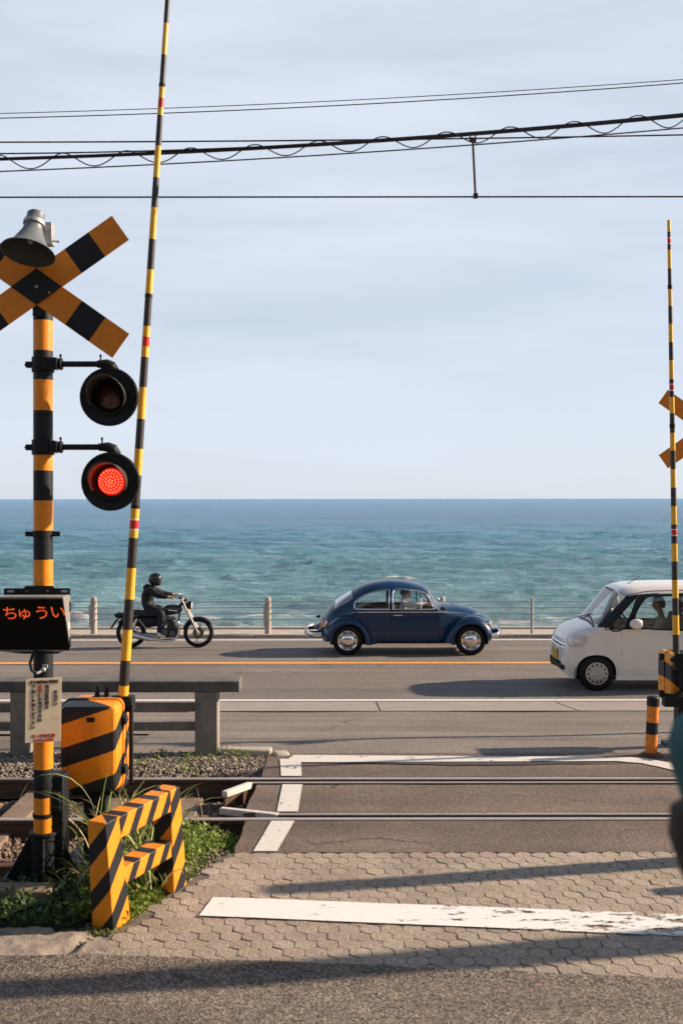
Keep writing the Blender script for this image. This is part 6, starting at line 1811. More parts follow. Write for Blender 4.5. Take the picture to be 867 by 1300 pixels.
def build_van():
    nd, hw = 16.6, 0.7375
    g = gzs(nd) - 0.004
    L = 3.395
    near = lambda px, py: ((px - 433.5) / (F / nd) - ox, CAMZ - g - (py - HOR) / (F / nd))
    K = F / (nd + hw)
    ox = (700.5 - 433.5) / K
    cz = lambda px, py: ((px - 433.5) / K - ox, CAMZ - g - (py - HOR) / K)
    car = thing('small_van', 'white boxy small car with yellow number plate driving left on the near lane', 'car', (ox, nd + hw, g))
    top = [(0.0, 0.42), (0.012, 0.60), (0.03, 0.72), (0.07, 0.83), (0.14, 0.91), (0.24, 0.965), (0.36, 1.005), (0.46, 1.03), (0.50, 1.05), (0.60, 1.18), (0.72, 1.335), (0.82, 1.465), (0.885, 1.550), (0.93, 1.585), (1.02, 1.618), (1.2, 1.645), (1.6, 1.665), (2.2, 1.668), (2.8, 1.65), (3.1, 1.62), (3.22, 1.56), (3.30, 1.30), (3.36, 0.95), (3.395, 0.55)]
    top = [(p.x, p.y) for p in catmull(top, 6)]
    tt = [top[0]]
    for p in top[1:]:
        if p[0] > tt[-1][0] + 1e-4: tt.append(p)
    top = tt
    zt = lambda x: interp1(top, x)
    W = lambda x: smooth1([(0, 0.44), (0.02, 0.53), (0.06, 0.600), (0.14, 0.655), (0.28, 0.705), (0.45, 0.730), (0.7, 0.7375), (3.0, 0.735), (3.25, 0.70), (3.36, 0.64), (3.395, 0.55)], x, 0.015)
    zbelt = lambda x: min(smooth1([(0, 0.34), (0.04, 0.55), (0.12, 0.72), (0.25, 0.82), (0.42, 0.90), (0.7, 0.965), (3.1, 1.0), (3.3, 0.9), (3.395, 0.45)], x, 0.02), zt(x) - 0.015)
    zb = lambda x: min(interp1([(0, 0.27), (0.10, 0.20), (0.35, 0.165), (0.6, 0.185), (3.0, 0.19), (3.395, 0.28)], x), zbelt(x) - 0.015)
    E = lambda x: smooth1([(0, 2.6), (0.3, 2.7), (0.48, 2.6), (0.60, 2.8), (0.85, 3.6), (1.05, 4.3), (1.6, 4.6), (3.1, 4.4), (3.3, 3.0), (3.395, 2.5)], x, 0.05)
    sh = Shell(ox, nd, g, hw, zb, zbelt, zt, W, E)
    xs = [0.0]; last = top[0]
    for p in top[1:]:
        seg = math.hypot(p[0] - last[0], p[1] - last[1]); n_ = max(1, int(seg / 0.012))
        for k in range(1, n_ + 1): xs.append(last[0] + (p[0] - last[0]) * k / n_)
        last = p
    q_win = [(769.2, 797.4), (801.5, 759.6), (803, 760.6), (788.3, 797.6)]
    d_win = [(820.5, 757.6), (812, 763), (803.8, 775.5), (800.8, 785), (800.6, 797.2), (893, 797.4), (893, 756.6)]
    r_win = [(899, 757), (899, 797.4), (948, 796), (948, 757.5)]
    black_zone = [(762.5, 798.8), (789, 757.0), (806, 755.6), (820, 754.2), (870, 753.2), (948, 753), (955, 760), (955, 799.2)]
    wcf = near(752.9, 857.3); wcr = (wcf[0] + 2.49, wcf[1])
    ws_p = [(720, 792), (733, 786.5), (748, 792.5), (760, 797), (766, 789), (777.5, 772), (787, 757.6), (781, 753.5), (769, 747.4), (765, 747), (735, 783)]
    cowl = lambda x: 1.045
    def classify(x, y, z, sg):
        px, py = sh.proj(x, -y, z)
        if x < 2.9:
            if inpoly(px, py, q_win): return 'quarter%d' % sg
            if inpoly(px, py, d_win): return 'door_glass%d' % sg
        if 2.2 < x < 3.1 and inpoly(px, py, r_win): return 'rear_glass%d' % sg
        wf = y / max(W(x), .01)
        if 0.50 < x < 0.885 and wf < 0.90 and z > 1.03: return 'windscreen'
        if x > 3.22 and wf < 0.8 and z > 1.0: return 'rear_window'
        if 0.455 < x <= 0.50 and wf < 0.85: return 'cowl'
        if z > 0.9 and x > 0.49 and z < 1.56 and (inpoly(px, py, black_zone) or (0.50 < x < 0.905 and 0.90 <= wf and z > 1.0)): return 'pillar%d' % sg
        for (cx, cz_) in (wcf, wcr):
            dx, dz = x - cx, z - cz_
            if abs(dx) ** 2.3 + abs(dz) ** 2.3 < 0.318 ** 2.3 and y > 0.3: return None
        if 784.5 < px < 893 and z > 0.27 and z < 1.0: return 'door' if sg < 0 else 'door_far'
        return 'body'
    mbs = sh.build(xs, 34, 40, classify, None, car)
    m_w = car_paint('white_car_paint', (0.76, 0.72, 0.67), 0.22)
    body = mbs['body'].build('body', m_w, car, fixn=False, sharp=180)
    dr = mbs['door'].build('door', m_w, car, fixn=False, sharp=180)
    mbs['door_far'].build('door', m_w, car, fixn=False, sharp=180)
    for k_ in ('pillar-1', 'pillar1'): mbs[k_].build('pillar', mt['black'], body, fixn=False, sharp=180)
    mbs['cowl'].build('cowl', mt['plastic'], body, fixn=False, sharp=180)
    for k_, nm in (('quarter-1', 'quarter_window'), ('quarter1', 'quarter_window'), ('door_glass-1', 'door_window'), ('door_glass1', 'door_window'), ('rear_glass-1', 'rear_side_window'), ('rear_glass1', 'rear_side_window'), ('windscreen', 'windscreen'), ('rear_window', 'rear_window')):
        if k_ in mbs:
            gl = mbs[k_].build(nm, mt['glass_dark'] if 'rear' in nm else mt['glass'], car, fixn=False, sharp=180)
            poly = {'qu': q_win, 'do': d_win}.get(k_[:2])
            if poly:
                mb, _ = surf_tube(sh, poly, 0.012, 0.0, 6, dens=3)
                if not k_.endswith('-1'): mb.v = [(v[0], -v[1], v[2]) for v in mb.v]
                mb.build('window_seal', mt['black_matte'], gl)
    # gutter line over the doors, door seam, sill
    mb, _ = surf_tube(sh, [(769.6, 747.2), (780, 751.6), (790.5, 755.8), (803, 753.6), (817, 751.2), (840, 750.2), (870, 749.6), (950, 749.4)], 0.006, 0.0, 5, False); build_pair(mb, 'roof_gutter', mt['black_matte'], body)
    mb = MB(); mb.tube([sh.pt(784.2, 799.6, -0.001), sh.pt(784.6, 830, -0.001), sh.pt(785.2, 860, -0.001)], 0.0035, 5); mb.tube([sh.pt(893, 799.6, -0.001), sh.pt(893, 858, -0.001)], 0.004, 5)
    build_pair(mb, 'door_seam', mt['black_matte'], dr)
    mb, _ = surf_tube(sh, [(762, 800.2), (790, 799.2), (850, 799.2), (950, 799.5)], 0.0065, 0.0, 5, False); build_pair(mb, 'window_sill_seal', mt['black_matte'], dr)
    mb = MB(); mb.box((1.75, 0, 0.20), (1.9, 1.43, 0.07)); mb.build('sill', m_w, body, bevel=0.012)
    a = sh.pt(846, 804.5, 0.02); b = sh.pt(856, 804.5, 0.02)
    mb = MB(); mb.tube([a + Vector((0, .02, 0)), a, b, b + Vector((0, .02, 0))], 0.014, 8); mb.build('handle', m_w, dr)
    # arch lip
    for (cx, cz_) in (wcf, wcr):
        pts = []
        for k in range(25):
            an = R(-8 + 196 * k / 24); ca, sa = math.cos(an), math.sin(an)
            rr_ = 0.318 / (abs(ca) ** 2.3 + abs(sa) ** 2.3) ** (1 / 2.3)
            x, z = cx + ca * rr_, cz_ + sa * rr_
            pts.append(Vector((x, -sh.y_at(min(max(x, .01), 3.38), z), z)))
        mb = MB(); mb.tube(pts, 0.014, 8); build_pair(mb, 'arch_lip', m_w, body)
        for sg in (1, -1):
            mb = MB(); mb.lathe((cx, sg * 0.38, cz_), (0, sg, 0), [(0.0, -0.05), (0.335, -0.05), (0.335, 0.31)], 30); mb.v = [(v[0], v[1], max(v[2], 0.20)) for v in mb.v]; mb.build('wheel_well', mt['black_matte'], body, fixn=False)
            wheel(car, (cx, sg * 0.655, 0.277), 0.279, 0.145, 0.180, 'van', sg)
    # headlamps: follow the front corner
    def patch(poly_px, name, m, out, parent, n=10):
        """panel that hugs the skin inside a measured outline"""
        xs_ = [p[0] for p in poly_px]; ys_ = [p[1] for p in poly_px]
        mb = MB(); G = {}
        st = 0.6
        nx = int((max(xs_) - min(xs_)) / st) + 1; ny = int((max(ys_) - min(ys_)) / st) + 1
        for i in range(nx + 1):
            for j in range(ny + 1):
                G[i, j] = (min(xs_) + i * st, min(ys_) + j * st)
        idx = {}
        for i in range(nx):
            for j in range(ny):
                cx, cy = G[i, j][0] + st / 2, G[i, j][1] + st / 2
                if inpoly(cx, cy, poly_px):
                    f_ = []
                    for q in ((i, j), (i + 1, j), (i + 1, j + 1), (i, j + 1)):
                        if q not in idx: idx[q] = len(mb.v); p = sh.pt(*G[q], out); mb.v.append(tuple(p))
                        f_.append(idx[q])
                    mb.f.append(tuple(f_)); mb.m.append(0); mb.sm.append(True)
        o = mb.build(name, m, parent, sharp=180)
        o2 = MB(); o2.v = [(v[0], -v[1], v[2]) for v in mb.v]; o2.f = [tuple(reversed(f_)) for f_ in mb.f]; o2.m = mb.m; o2.sm = mb.sm
        p2 = o2.build(name, m, parent, sharp=180)
        return o, p2
    hp = [(714.6, 811.5), (716.2, 808.6), (720, 807.2), (732, 807.6), (738.2, 808.6), (739.0, 811), (737.2, 817), (734, 820.6), (729, 821.0), (719, 820.2), (715.8, 817)]
    h1, h2 = patch(hp, 'headlight', mt['lens'], 0.012, car)
    for o_, sg in ((h1, 1), (h2, -1)):
        c_ = sh.pt(727.5, 815, 0.016); c_.y *= sg
        mb = MB(); mb.sphere(c_, (0.035, 0.016, 0.035), 16, 10); mb.build('reflector', mt['chrome'], o_)
        mb, _ = surf_tube(sh, hp, 0.006, 0.008, 5)
        if sg < 0: mb.v = [(v[0], -v[1], v[2]) for v in mb.v]
        mb.build('lamp_surround', mt['galv'], o_)
    # nose details
    for zz, r_, m_, nm in ((0.700, 0.010, 'chrome', 'grille_bar'), (0.650, 0.010, 'chrome', 'grille_bar')):
        mb = MB(); P = []
        for k in range(17):
            y = -0.50 + k / 16.0
            # front surface x where half width equals |y| at this height
            x = next((a_ for a_ in xs if sh.y_at(a_, zz) >= abs(y) and zt(a_) > zz), 0.05)
            P.append(Vector((x - 0.004, y, zz)))
        mb.tube(P, r_, 6); mb.build(nm, mt[m_], car)
    def nose_strip(z0, z1, yw, name, m, out=0.004):
        G_ = []
        for z in [z0 + (z1 - z0) * k / 5 for k in range(6)]:
            row_ = []
            for k in range(25):
                y = -yw + 2 * yw * k / 24
                x = next((a_ for a_ in xs if sh.y_at(a_, z) >= abs(y) and zt(a_) > z), 0.05)
                row_.append((x - out, y, z))
            G_.append(row_)
        mb = MB(); mb.grid(G_); return mb.build(name, m, car, sharp=180)
    nose_strip(0.655, 0.70, 0.48, 'grille_slot', mt['black_matte'], 0.002)
    nose_strip(0.30, 0.385, 0.55, 'lower_grille', mt['black_matte'])
    mb = MB(); mb.box((-0.012, 0, 0.50), (0.014, 0.33, 0.165)); npo = mb.build('number_plate', M('yellow_number_plate', (0.50, 0.33, 0.03), 0.4), car, bevel=0.003)
    # wing mirror
    c_ = sh.pt(801, 791.8, 0.10)
    for sg in (1, -1):
        cc_ = Vector((c_.x, c_.y * sg, c_.z))
        mb = MB(); mb.sphere(cc_, (0.112, 0.055, 0.082), 20, 12); mb.v = [(v[0] if v[0] < cc_.x + 0.085 else cc_.x + 0.085, v[1], v[2]) for v in mb.v]
        wm = mb.build('wing_mirror', m_w, car)
        mb = MB(); mb.box(cc_ + Vector((0.01, 0.07 * sg * -1 * -1 * (1 if c_.y < 0 else -1), -0.05)), (0.08, 0.10, 0.035)); mb.build('mirror_bracket', mt['black_matte'], wm, bevel=0.006)
    # roof aerial, wipers
    a = cz(791, 739.6); b = cz(804.5, 731.8)
    mb = MB(); mb.tube([Vector((a[0], -0.1, a[1] - 0.01)), Vector((b[0], -0.1, b[1]))], 0.005, 6); mb.sphere((a[0], -0.1, a[1] - 0.01), (0.025, 0.015, 0.012), 8, 5); mb.build('aerial', mt['black_matte'], car)
    mb = MB()
    mb.tube([Vector((0.47, 0.35, 1.05)), Vector((0.56, 0.0, 1.135)), Vector((0.565, -0.15, 1.14))], 0.008, 6); mb.tube([Vector((0.50, -0.42, 1.05)), Vector((0.535, -0.1, 1.105)), Vector((0.53, 0.05, 1.10))], 0.008, 6)
    build_each(mb, 'wiper', mt['black_matte'], car)
    # inside
    mb = MB(); mb.box((1.7, 0, 0.22), (3.0, 1.2, 0.10)); mb.box((0.35, 0, 0.35), (0.35, 0.9, 0.22)); mb.build('floor_pan', mt['black_matte'], car)
    mb = MB(); mb.box((0.78, 0, 0.90), (0.42, 1.30, 0.17)); mb.box((0.60, 0, 0.98), (0.22, 1.2, 0.05)); mb.build('dashboard', mt['interior'], car, bevel=0.03)
    for y in (-0.34, 0.34):
        mb = MB(); mb.box((1.72, y, 0.48), (0.52, 0.50, 0.18)); mb.box((2.01, y, 0.82), (0.15, 0.48, 0.62), Matrix.Rotation(R(14), 3, 'Y')); mb.box((2.10, y, 1.22), (0.11, 0.27, 0.20), Matrix.Rotation(R(10), 3, 'Y')); mb.build('front_seat', mt['interior'], car, bevel=0.04)
    mb = MB(); mb.box((2.6, 0, 0.56), (0.5, 1.2, 0.18)); mb.box((2.88, 0, 0.92), (0.15, 1.18, 0.6), Matrix.Rotation(R(12), 3, 'Y')); mb.build('rear_seat', mt['interior'], car, bevel=0.04)
    sw = Vector((1.22, 0.34, 0.97)); up_ = Vector((-0.45, 0, 0.89)).normalized(); sd_ = Vector((0, 1, 0)); ax = Vector((-0.89, 0, -0.45))
    for yy in (0.34,):
        mb = MB(); mb.tube([sw + (up_ * math.cos(a_) + sd_ * math.sin(a_)) * 0.175 for a_ in [2 * math.pi * k / 24 for k in range(24)]], 0.014, 6, closed=True)
        mb.cyl(sw, sw + ax * 0.22, 0.02, n=8); mb.cyl(sw + sd_ * .17, sw - sd_ * .17, 0.014, n=6); mb.build('steering_wheel', mt['plastic'], car)
    # person in the near front seat (the passenger side faces the camera) and the driver beyond
    def sitter(y, top_m, hairm, hold, label, x0=1.66, look=(-1, -0.08, -0.05), hl=-0.5):
        f = Fig(); hip = f.p((x0, y, 0.72), (0.15, 0.17))
        sp1 = f.chain(hip, [((x0 + 0.04, y, 0.90), (0.13, 0.16)), ((x0 + 0.06, y, 1.07), (0.115, 0.18))])
        f.chain(sp1, [((x0 + 0.03, y, 1.19), 0.055), ((x0 + 0.0, y, 1.25), 0.052), ((x0 - 0.02, y, 1.31), 0.06)])
        for sg in (-1, 1):
            sh_ = f.chain(sp1, [((x0 + 0.05, y + sg * 0.18, 1.10), 0.066)])
            if hold: el, wr, dr_ = (x0 - 0.16, y + sg * 0.24, 0.95), (x0 - 0.42, y + sg * 0.15, 1.03), (-1, 0, 0.2)
            else: el, wr, dr_ = (x0 - 0.04, y + sg * 0.23, 0.86), (x0 - 0.22, y + sg * 0.10, 0.80), (-1, -sg * 0.3, 0)
            w_ = f.chain(sh_, [(el, 0.048), (wr, 0.030)]); f.hand(w_, wr, dr_, (0, 0, 1), 0.9 if hold else 0.4)
            f.chain(hip, [((x0 - 0.12, y + sg * 0.10, 0.68), 0.095), ((x0 - 0.46, y + sg * 0.13, 0.70), 0.070), ((x0 - 0.62, y + sg * 0.12, 0.42), 0.050), ((x0 - 0.70, y + sg * 0.12, 0.34), 0.045)])
        V, Fc = skin_mesh(f.v, f.e, hip)
        hc = Vector((x0 - 0.025, y, 1.36))
        mf = lambda c: 1 if (c.z > 1.25 or (c.x < x0 - (0.38 if hold else 0.20) and c.z > 0.77 and c.z < 1.15)) else (0 if c.z > 0.78 else 2)
        p = finish_person(V, Fc, mf, [top_m, mt['skin'], M('dark_skirt_cloth', (0.03, 0.03, 0.035), 0.9)], 'person', None, (hc, look, (-0.05, 0, 1), 1.0))
        p.location = car.location + Vector((0, 0, -0.10))
        tag(p, label, 'person')
        mb = MB(); hair_geo(mb, hc + Vector((0.004, 0, 0.006)), look, (-0.05, 0, 1), 1.05, low=hl, seed=5); mb.build('hair', hairm, p)
    sitter(0.34, M('grey_green_shirt', (0.20, 0.25, 0.22), 0.85), mt['hair'], True, 'dark haired driver in a grey green shirt inside the white car', x0=1.80)

build_van()
for o_ in scene.objects:
    if o_.get('category') and o_.parent is None and ('white boxy' in o_.get('label', '') or 'inside the white car' in o_.get('label', '')): o_.location.x += 0.06


# ------------------------------------------------------------------ motorcycle and rider
def build_bike():
    D = 22.6; g = gzs(D); K = F / D
    ox = (209.2 - 433.5) / K
    P = lambda px, py, y=0.0: Vector(((px - 433.5) / K - ox, y, (822.2 - py) / K))
    b = thing('motorcycle', 'black roadster motorcycle with chrome exhaust and spoked alloy wheels on the coast road', 'motorcycle', (ox, D, g))
    rw, fw = P(166.3, 804), P(252.0, 803.3)
    for c, r, nm in ((rw, 0.315, 'rear'), (fw, 0.320, 'front')):
        mb = MB(); mb.lathe((c.x, 0, r), (0, 1, 0), [(r - 0.088, -0.050), (r - 0.050, -0.066), (r - 0.014, -0.052), (r, -0.018), (r, 0.018), (r - 0.014, 0.052), (r - 0.050, 0.066), (r - 0.088, 0.050)], 44)
        ty = mb
        mb = MB(); mb.lathe((c.x, 0, r), (0, 1, 0), [(r - 0.085, -0.036), (r - 0.072, -0.042), (r - 0.066, -0.03), (r - 0.066, 0.03), (r - 0.072, 0.042), (r - 0.085, 0.036), (r - 0.085, -0.036)], 44)
        mb.cyl((c.x, -0.07, r), (c.x, 0.07, r), 0.035, n=16)
        for k in range(6):
            a = 2 * math.pi * k / 6 + 0.3
            for da in (-0.10, 0.10):
                mb.tube([(c.x + math.cos(a) * 0.03, 0, r + math.sin(a) * 0.03), (c.x + math.cos(a + da) * (r - 0.08), 0, r + math.sin(a + da) * (r - 0.08))], [0.012, 0.007], 6)
        wh = mb.build('wheel', mt['galv'], b); ty.build('tyre', mt['rubber'], wh)
        mb = MB(); rr_ = 0.115 if nm == 'front' else 0.10
        mb.lathe((c.x, -0.062, r), (0, 1, 0), [(0.05, -0.003), (rr_, -0.003), (rr_, 0.003), (0.05, 0.003)], 28); mb.build('brake_disc', M('brown_brake_disc', (0.14, 0.095, 0.075), 0.5, 0.5), wh)
    # fork
    hd = P(230.0, 758.5)
    for sg in (-1, 1):
        mb = MB(); mb.tube([hd + Vector((0, sg * 0.10, 0)), hd.lerp(Vector((fw.x, 0, 0.312)), 0.55) + Vector((0, sg * 0.10, 0))], 0.021, 10); mb.tube([hd.lerp(Vector((fw.x, 0, .312)), 0.5) + Vector((0, sg * 0.10, 0)), Vector((fw.x, sg * 0.10, 0.312))], 0.027, 10)
        mb.build('fork_leg', M('satin_fork_alloy', (0.36, 0.32, 0.30), 0.5, 0.4, var=0.1), b)
    mb = MB(); mb.box(hd + Vector((0.0, 0, -0.01)), (0.06, 0.26, 0.03)); mb.box(hd + Vector((0.05, 0, -0.14)), (0.06, 0.26, 0.04)); mb.build('fork_yoke', mt['black_matte'], b, bevel=0.005)
    # fenders
    mb = MB(); pts = []
    def mud(c, r, a0, a1, w):
        rings = []
        for k in range(15):
            a = R(a0 + (a1 - a0) * k / 14); rings.append([(c.x + math.cos(a) * (r + dz), y, 0.31 + math.sin(a) * (r + dz)) for y, dz in ((-w, -0.03), (-w * 0.7, 0.004), (0, 0.014), (w * 0.7, 0.004), (w, -0.03))])
        m_ = MB(); m_.rings(rings, 0, True, False, closed=False); return m_
    mud(fw, 0.335, 35, 165, 0.07).build('front_mudguard', mt['black'], b, fixn=False, solid=0.004)
    mud(rw, 0.345, 40, 140, 0.09).build('rear_mudguard', mt['black'], b, fixn=False, solid=0.004)
    m_tank = car_paint('black_tank_paint', (0.012, 0.012, 0.014), 0.12)
    # tank
    secs = []
    for px, yt, yb, w in ((203.5, 775, 780, 0.04), (207, 770.5, 781, 0.12), (212, 768, 781.5, 0.15), (218, 766.8, 781, 0.16), (225, 767.4, 779.5, 0.155), (229.5, 770, 778, 0.12), (231.5, 772.5, 776, 0.05)):
        a = P(px, yt); c_ = P(px, yb); zc, h = (a.z + c_.z) / 2, (a.z - c_.z) / 2
        secs.append([(a.x, w * math.copysign(abs(math.cos(t)) ** 0.8, math.cos(t)), zc + h * math.copysign(abs(math.sin(t)) ** 0.85, math.sin(t))) for t in [2 * math.pi * k / 20 for k in range(20)]])
    mb = MB(); mb.rings(secs, 0, True, True); tk = mb.build('fuel_tank', m_tank, b)
    mb = MB(); mb.box(P(221, 774.3, -0.163), (0.20, 0.006, 0.022), Matrix.Rotation(R(6), 3, 'Y')); mb.build('tank_stripe', mt['chrome'], tk)
    # seat and tail
    def loft(rows_, name, m, parent=None):
        secs = []
        for px, yt, yb, w in rows_:
            a = P(px, yt); c_ = P(px, yb); zc, h = (a.z + c_.z) / 2, (a.z - c_.z) / 2
            secs.append([(a.x, w * math.copysign(abs(math.cos(t)) ** 0.6, math.cos(t)), zc + h * math.copysign(abs(math.sin(t)) ** 0.6, math.sin(t))) for t in [2 * math.pi * k / 18 for k in range(18)]])
        mb = MB(); mb.rings(secs, 0, True, True); return mb.build(name, m, parent or b)
    loft([(159, 776, 780, 0.07), (163, 774, 781, 0.12), (176, 774.2, 782, 0.14), (190, 775.5, 783, 0.14), (200, 775, 782.5, 0.11), (206, 775.5, 781, 0.07)], 'seat', mt['interior'])
    loft([(146.5, 779.5, 784, 0.03), (149, 778.5, 785, 0.07), (156, 778, 786, 0.09), (164, 780, 788, 0.09)], 'tail_unit', mt['black'])
    mb = MB(); mb.sphere(P(146.5, 781.3), (0.03, 0.05, 0.03), 10, 6); mb.build('tail_lamp', mt['red_lens'], b)
    for y in (-0.16, 0.16):
        mb = MB(); mb.sphere(P(148.5, 779.5, y), (0.03, 0.03, 0.022), 10, 6); mb.tube([P(150, 780.5, y * 0.4), P(148.5, 779.6, y)], 0.007, 6); mb.build('indicator', mt['black'], b)
    mb = MB(); mb.hexa([P(148, 786, -0.09), P(150.5, 786, -0.09), P(150.5, 786, 0.09), P(148, 786, 0.09), P(140.5, 797.5, -0.07), P(142, 797.7, -0.07), P(142, 797.7, 0.07), P(140.5, 797.5, 0.07)][::-1]); mb.build('plate_hanger', mt['black'], b)
    loft([(170, 783.5, 794, 0.10), (178, 782.5, 796.5, 0.13), (190, 783, 797, 0.13), (200, 782.5, 795, 0.12)], 'side_cover', mt['black'])
    # engine
    mb = MB()
    mb.box(P(213, 803), (0.36, 0.30, 0.18)); mb.box(P(221, 804), (0.20, 0.34, 0.14))
    mb.build('crankcase', mt['plastic'], b, bevel=0.03)
    mb = MB(); mb.lathe(P(209, 803, -0.15), (0, -1, 0), [(0.085, 0), (0.085, 0.025), (0.06, 0.035), (0.0, 0.037)], 24); mb.lathe(P(220, 804, -0.16), (0, -1, 0), [(0.065, 0), (0.065, 0.02), (0.04, 0.03), (0.0, 0.03)], 24); mb.build('engine_cover', M('dark_alloy', (0.12, 0.12, 0.125), 0.35, 0.7, var=0.15), b)
    mb = MB()
    for k in range(9): mb.box(P(218.5 - k * 0.15, 797.5 - k * 1.35), (0.20 - 0.004 * k, 0.24, 0.010), Matrix.Rotation(R(8), 3, 'Y'))
    mb.box(P(218, 791.5), (0.13, 0.16, 0.22)); mb.build('cylinder_fins', M('cast_fins', (0.10, 0.10, 0.105), 0.4, 0.5, var=0.2), b)
    mb = MB(); mb.box(P(218, 784.5), (0.20, 0.20, 0.07)); mb.box(P(207, 790), (0.14, 0.14, 0.12)); mb.build('cylinder_head', M('worn_alloy', (0.22, 0.21, 0.20), 0.35, 0.7, var=0.2), b, bevel=0.012)
    # frame tubes
    mb = MB()
    mb.tube([P(231, 763), P(227, 784), P(225, 803), P(221, 812), P(203, 813)], 0.019, 8); mb.tube([P(231, 766), P(214, 779), P(196, 783), P(150, 784)], 0.018, 8)
    mb.tube([P(197, 783), P(201, 797), P(202, 811)], 0.022, 8); mb.build('frame', mt['black_matte'], b)
    for sg in (-1, 1):
        mb = MB(); mb.tube([P(200, 806, sg * 0.10), Vector((rw.x, sg * 0.10, 0.305))], 0.022, 8); mb.build('swing_arm', mt['galv'], b)
        mb = MB(); mb.tube([P(175.5, 784, sg * 0.13), P(169, 799, sg * 0.13)], 0.013, 8, 0); mb.tube([P(175, 785.5, sg * 0.13), P(170.5, 796, sg * 0.13)], 0.027, 10, 0); mb.build('shock_absorber', mt['chrome'], b)
    mb = MB(); mb.tube([P(178, 786, -0.145), P(184, 793.5, -0.145), P(187, 798, -0.13)], [0.018, 0.016, 0.02], 8); mb.build('footrest_bracket', mt['galv'], b)
    # exhaust on the near side
    mb = MB()
    mb.tube([P(p.x, p.y, -0.17) for p in catmull([(221, 787), (227.3, 789), (228.5, 797), (226.5, 807), (219, 812.0), (205, 812.0), (193, 810.5)], 5)], 0.024, 10)
    ex = mb.build('exhaust_pipe', mt['chrome'], b)
    mb = MB(); mb.tube([P(195, 810.8, -0.18), P(192, 810.2, -0.18), P(180, 807.2, -0.18), P(167.5, 804, -0.18), P(166, 803.6, -0.18)], [0.026, 0.048, 0.056, 0.056, 0.042], 16); mb.build('silencer', mt['chrome'], ex)
    # front end: headlamp, instruments, bars, mirrors
    c = P(242, 768.6); ax = Vector((1, 0, -0.05)).normalized()
    mb = MB(); mb.lathe(c, ax, [(0.0, -0.11), (0.05, -0.10), (0.083, -0.05), (0.090, 0.0), (0.088, 0.02), (0.080, 0.022)], 24); hl = mb.build('headlight', mt['black'], b)
    mb = MB(); mb.lathe(c, ax, [(0.082, 0.018), (0.05, 0.034), (0.0, 0.040)], 24); mb.build('lens', mt['lens'], hl)
    mb = MB(); mb.lathe(P(235.5, 761.0, 0), Vector((-0.5, 0, 0.85)), [(0.0, -0.05), (0.045, -0.04), (0.05, 0.01), (0.044, 0.014), (0.0, 0.014)], 18); mb.build('speedometer', mt['plastic'], b)
    mb = MB(); path = [P(220.3, 757.2, -0.36), P(223.5, 756.7, -0.27), P(228.5, 758.6, -0.12), P(230, 758.6, 0), P(228.5, 758.6, 0.12), P(223.5, 756.7, 0.27), P(220.3, 757.2, 0.36)]
    mb.tube(catmull(path, 5), 0.012, 8); hb = mb.build('handlebar', mt['black_matte'], b)
    for sg in (-1, 1):
        mb = MB(); mb.tube([P(219.3, 757.3, sg * 0.39), P(222.4, 756.9, sg * 0.29)], 0.017, 8); mb.build('grip', mt['rubber'], hb)
        mb = MB(); mb.tube([P(223, 756.2, sg * 0.27), P(227.5, 756.5, sg * 0.36)], 0.006, 6); mb.build('lever', mt['galv'], hb)
        mb = MB(); mb.sphere(P(238.5, 775.0, sg * 0.17), (0.03, 0.03, 0.025), 10, 6); mb.tube([P(237, 774, sg * .08), P(238.5, 775, sg * .17)], 0.007, 6); mb.build('indicator', mt['amber'], b)
    mb = MB(); mb.tube([P(p.x, p.y, 0.02) for p in catmull([(226, 757.5), (232, 756.2), (236.5, 761), (233, 770)], 5)], 0.006, 5); mb.build('control_cable', mt['black_matte'], b)
    # rider
    f = Fig(); hip = f.p(P(186.5, 770.5), (0.155, 0.165))
    sp1 = f.chain(hip, [(P(186.0, 763), (0.16, 0.18)), (P(187.8, 754), (0.17, 0.20)), (P(190.8, 748.2), (0.14, 0.19))])
    nk = f.chain(sp1, [(P(193.5, 743.8), 0.062), (P(195.0, 740.3), 0.06)])
    for sg in (-1, 1):
        s_ = f.chain(sp1, [(P(192.2, 748.8, sg * 0.19), 0.092)])
        wr = P(217.0, 756.8, sg * 0.30)
        w_ = f.chain(s_, [(P(203.0, 755.0, sg * 0.27), 0.070), (wr, 0.040)])
        f.hand(w_, wr, (1, 0, 0.02), (0.15, 0, 1), 1.25)
        f.chain(hip, [(P(191, 773.5, sg * 0.12), 0.13), (P(208.5, 777.5, sg * 0.21), 0.095), (P(206, 790, sg * 0.20), 0.074), (P(203.5, 800.5, sg * 0.19), 0.045), (P(203.0, 805.8, sg * 0.19), 0.048), (P(208.0, 807.0, sg * 0.20), 0.040), (P(212.0, 807.6, sg * 0.20), 0.030)])
    V, Fc = skin_mesh(f.v, f.e, hip)
    zj = P(0, 771.8).z
    wx = P(216.6, 0).x
    def mf(c):
        if c.x > wx - 0.01 and c.z > 0.9: return 1
        if c.z < P(0, 802.2).z: return 3
        return 0 if c.z > zj - 0.05 * (c.x - hipx) * 4 else 2
    hipx = P(186, 0).x
    mjk = M('black_jacket', (0.006, 0.007, 0.009), 0.6, var=0.3, vs=20, bump=0.9, bs=11, spec=0.3)
    r_ = finish_person(V, Fc, mf, [mjk, mt['skin'], M('navy_trousers', (0.010, 0.015, 0.035), 0.85, bump=0.8, bs=10), M('white_shoe', (0.72, 0.70, 0.68), 0.6)], 'person', None)
    r_.location = b.location
    tag(r_, 'rider in a black jacket, black helmet, navy trousers and white shoes on the motorcycle', 'person')
    # jacket hood, shirt hem, helmet, head
    hc = P(197.0, 736.4)
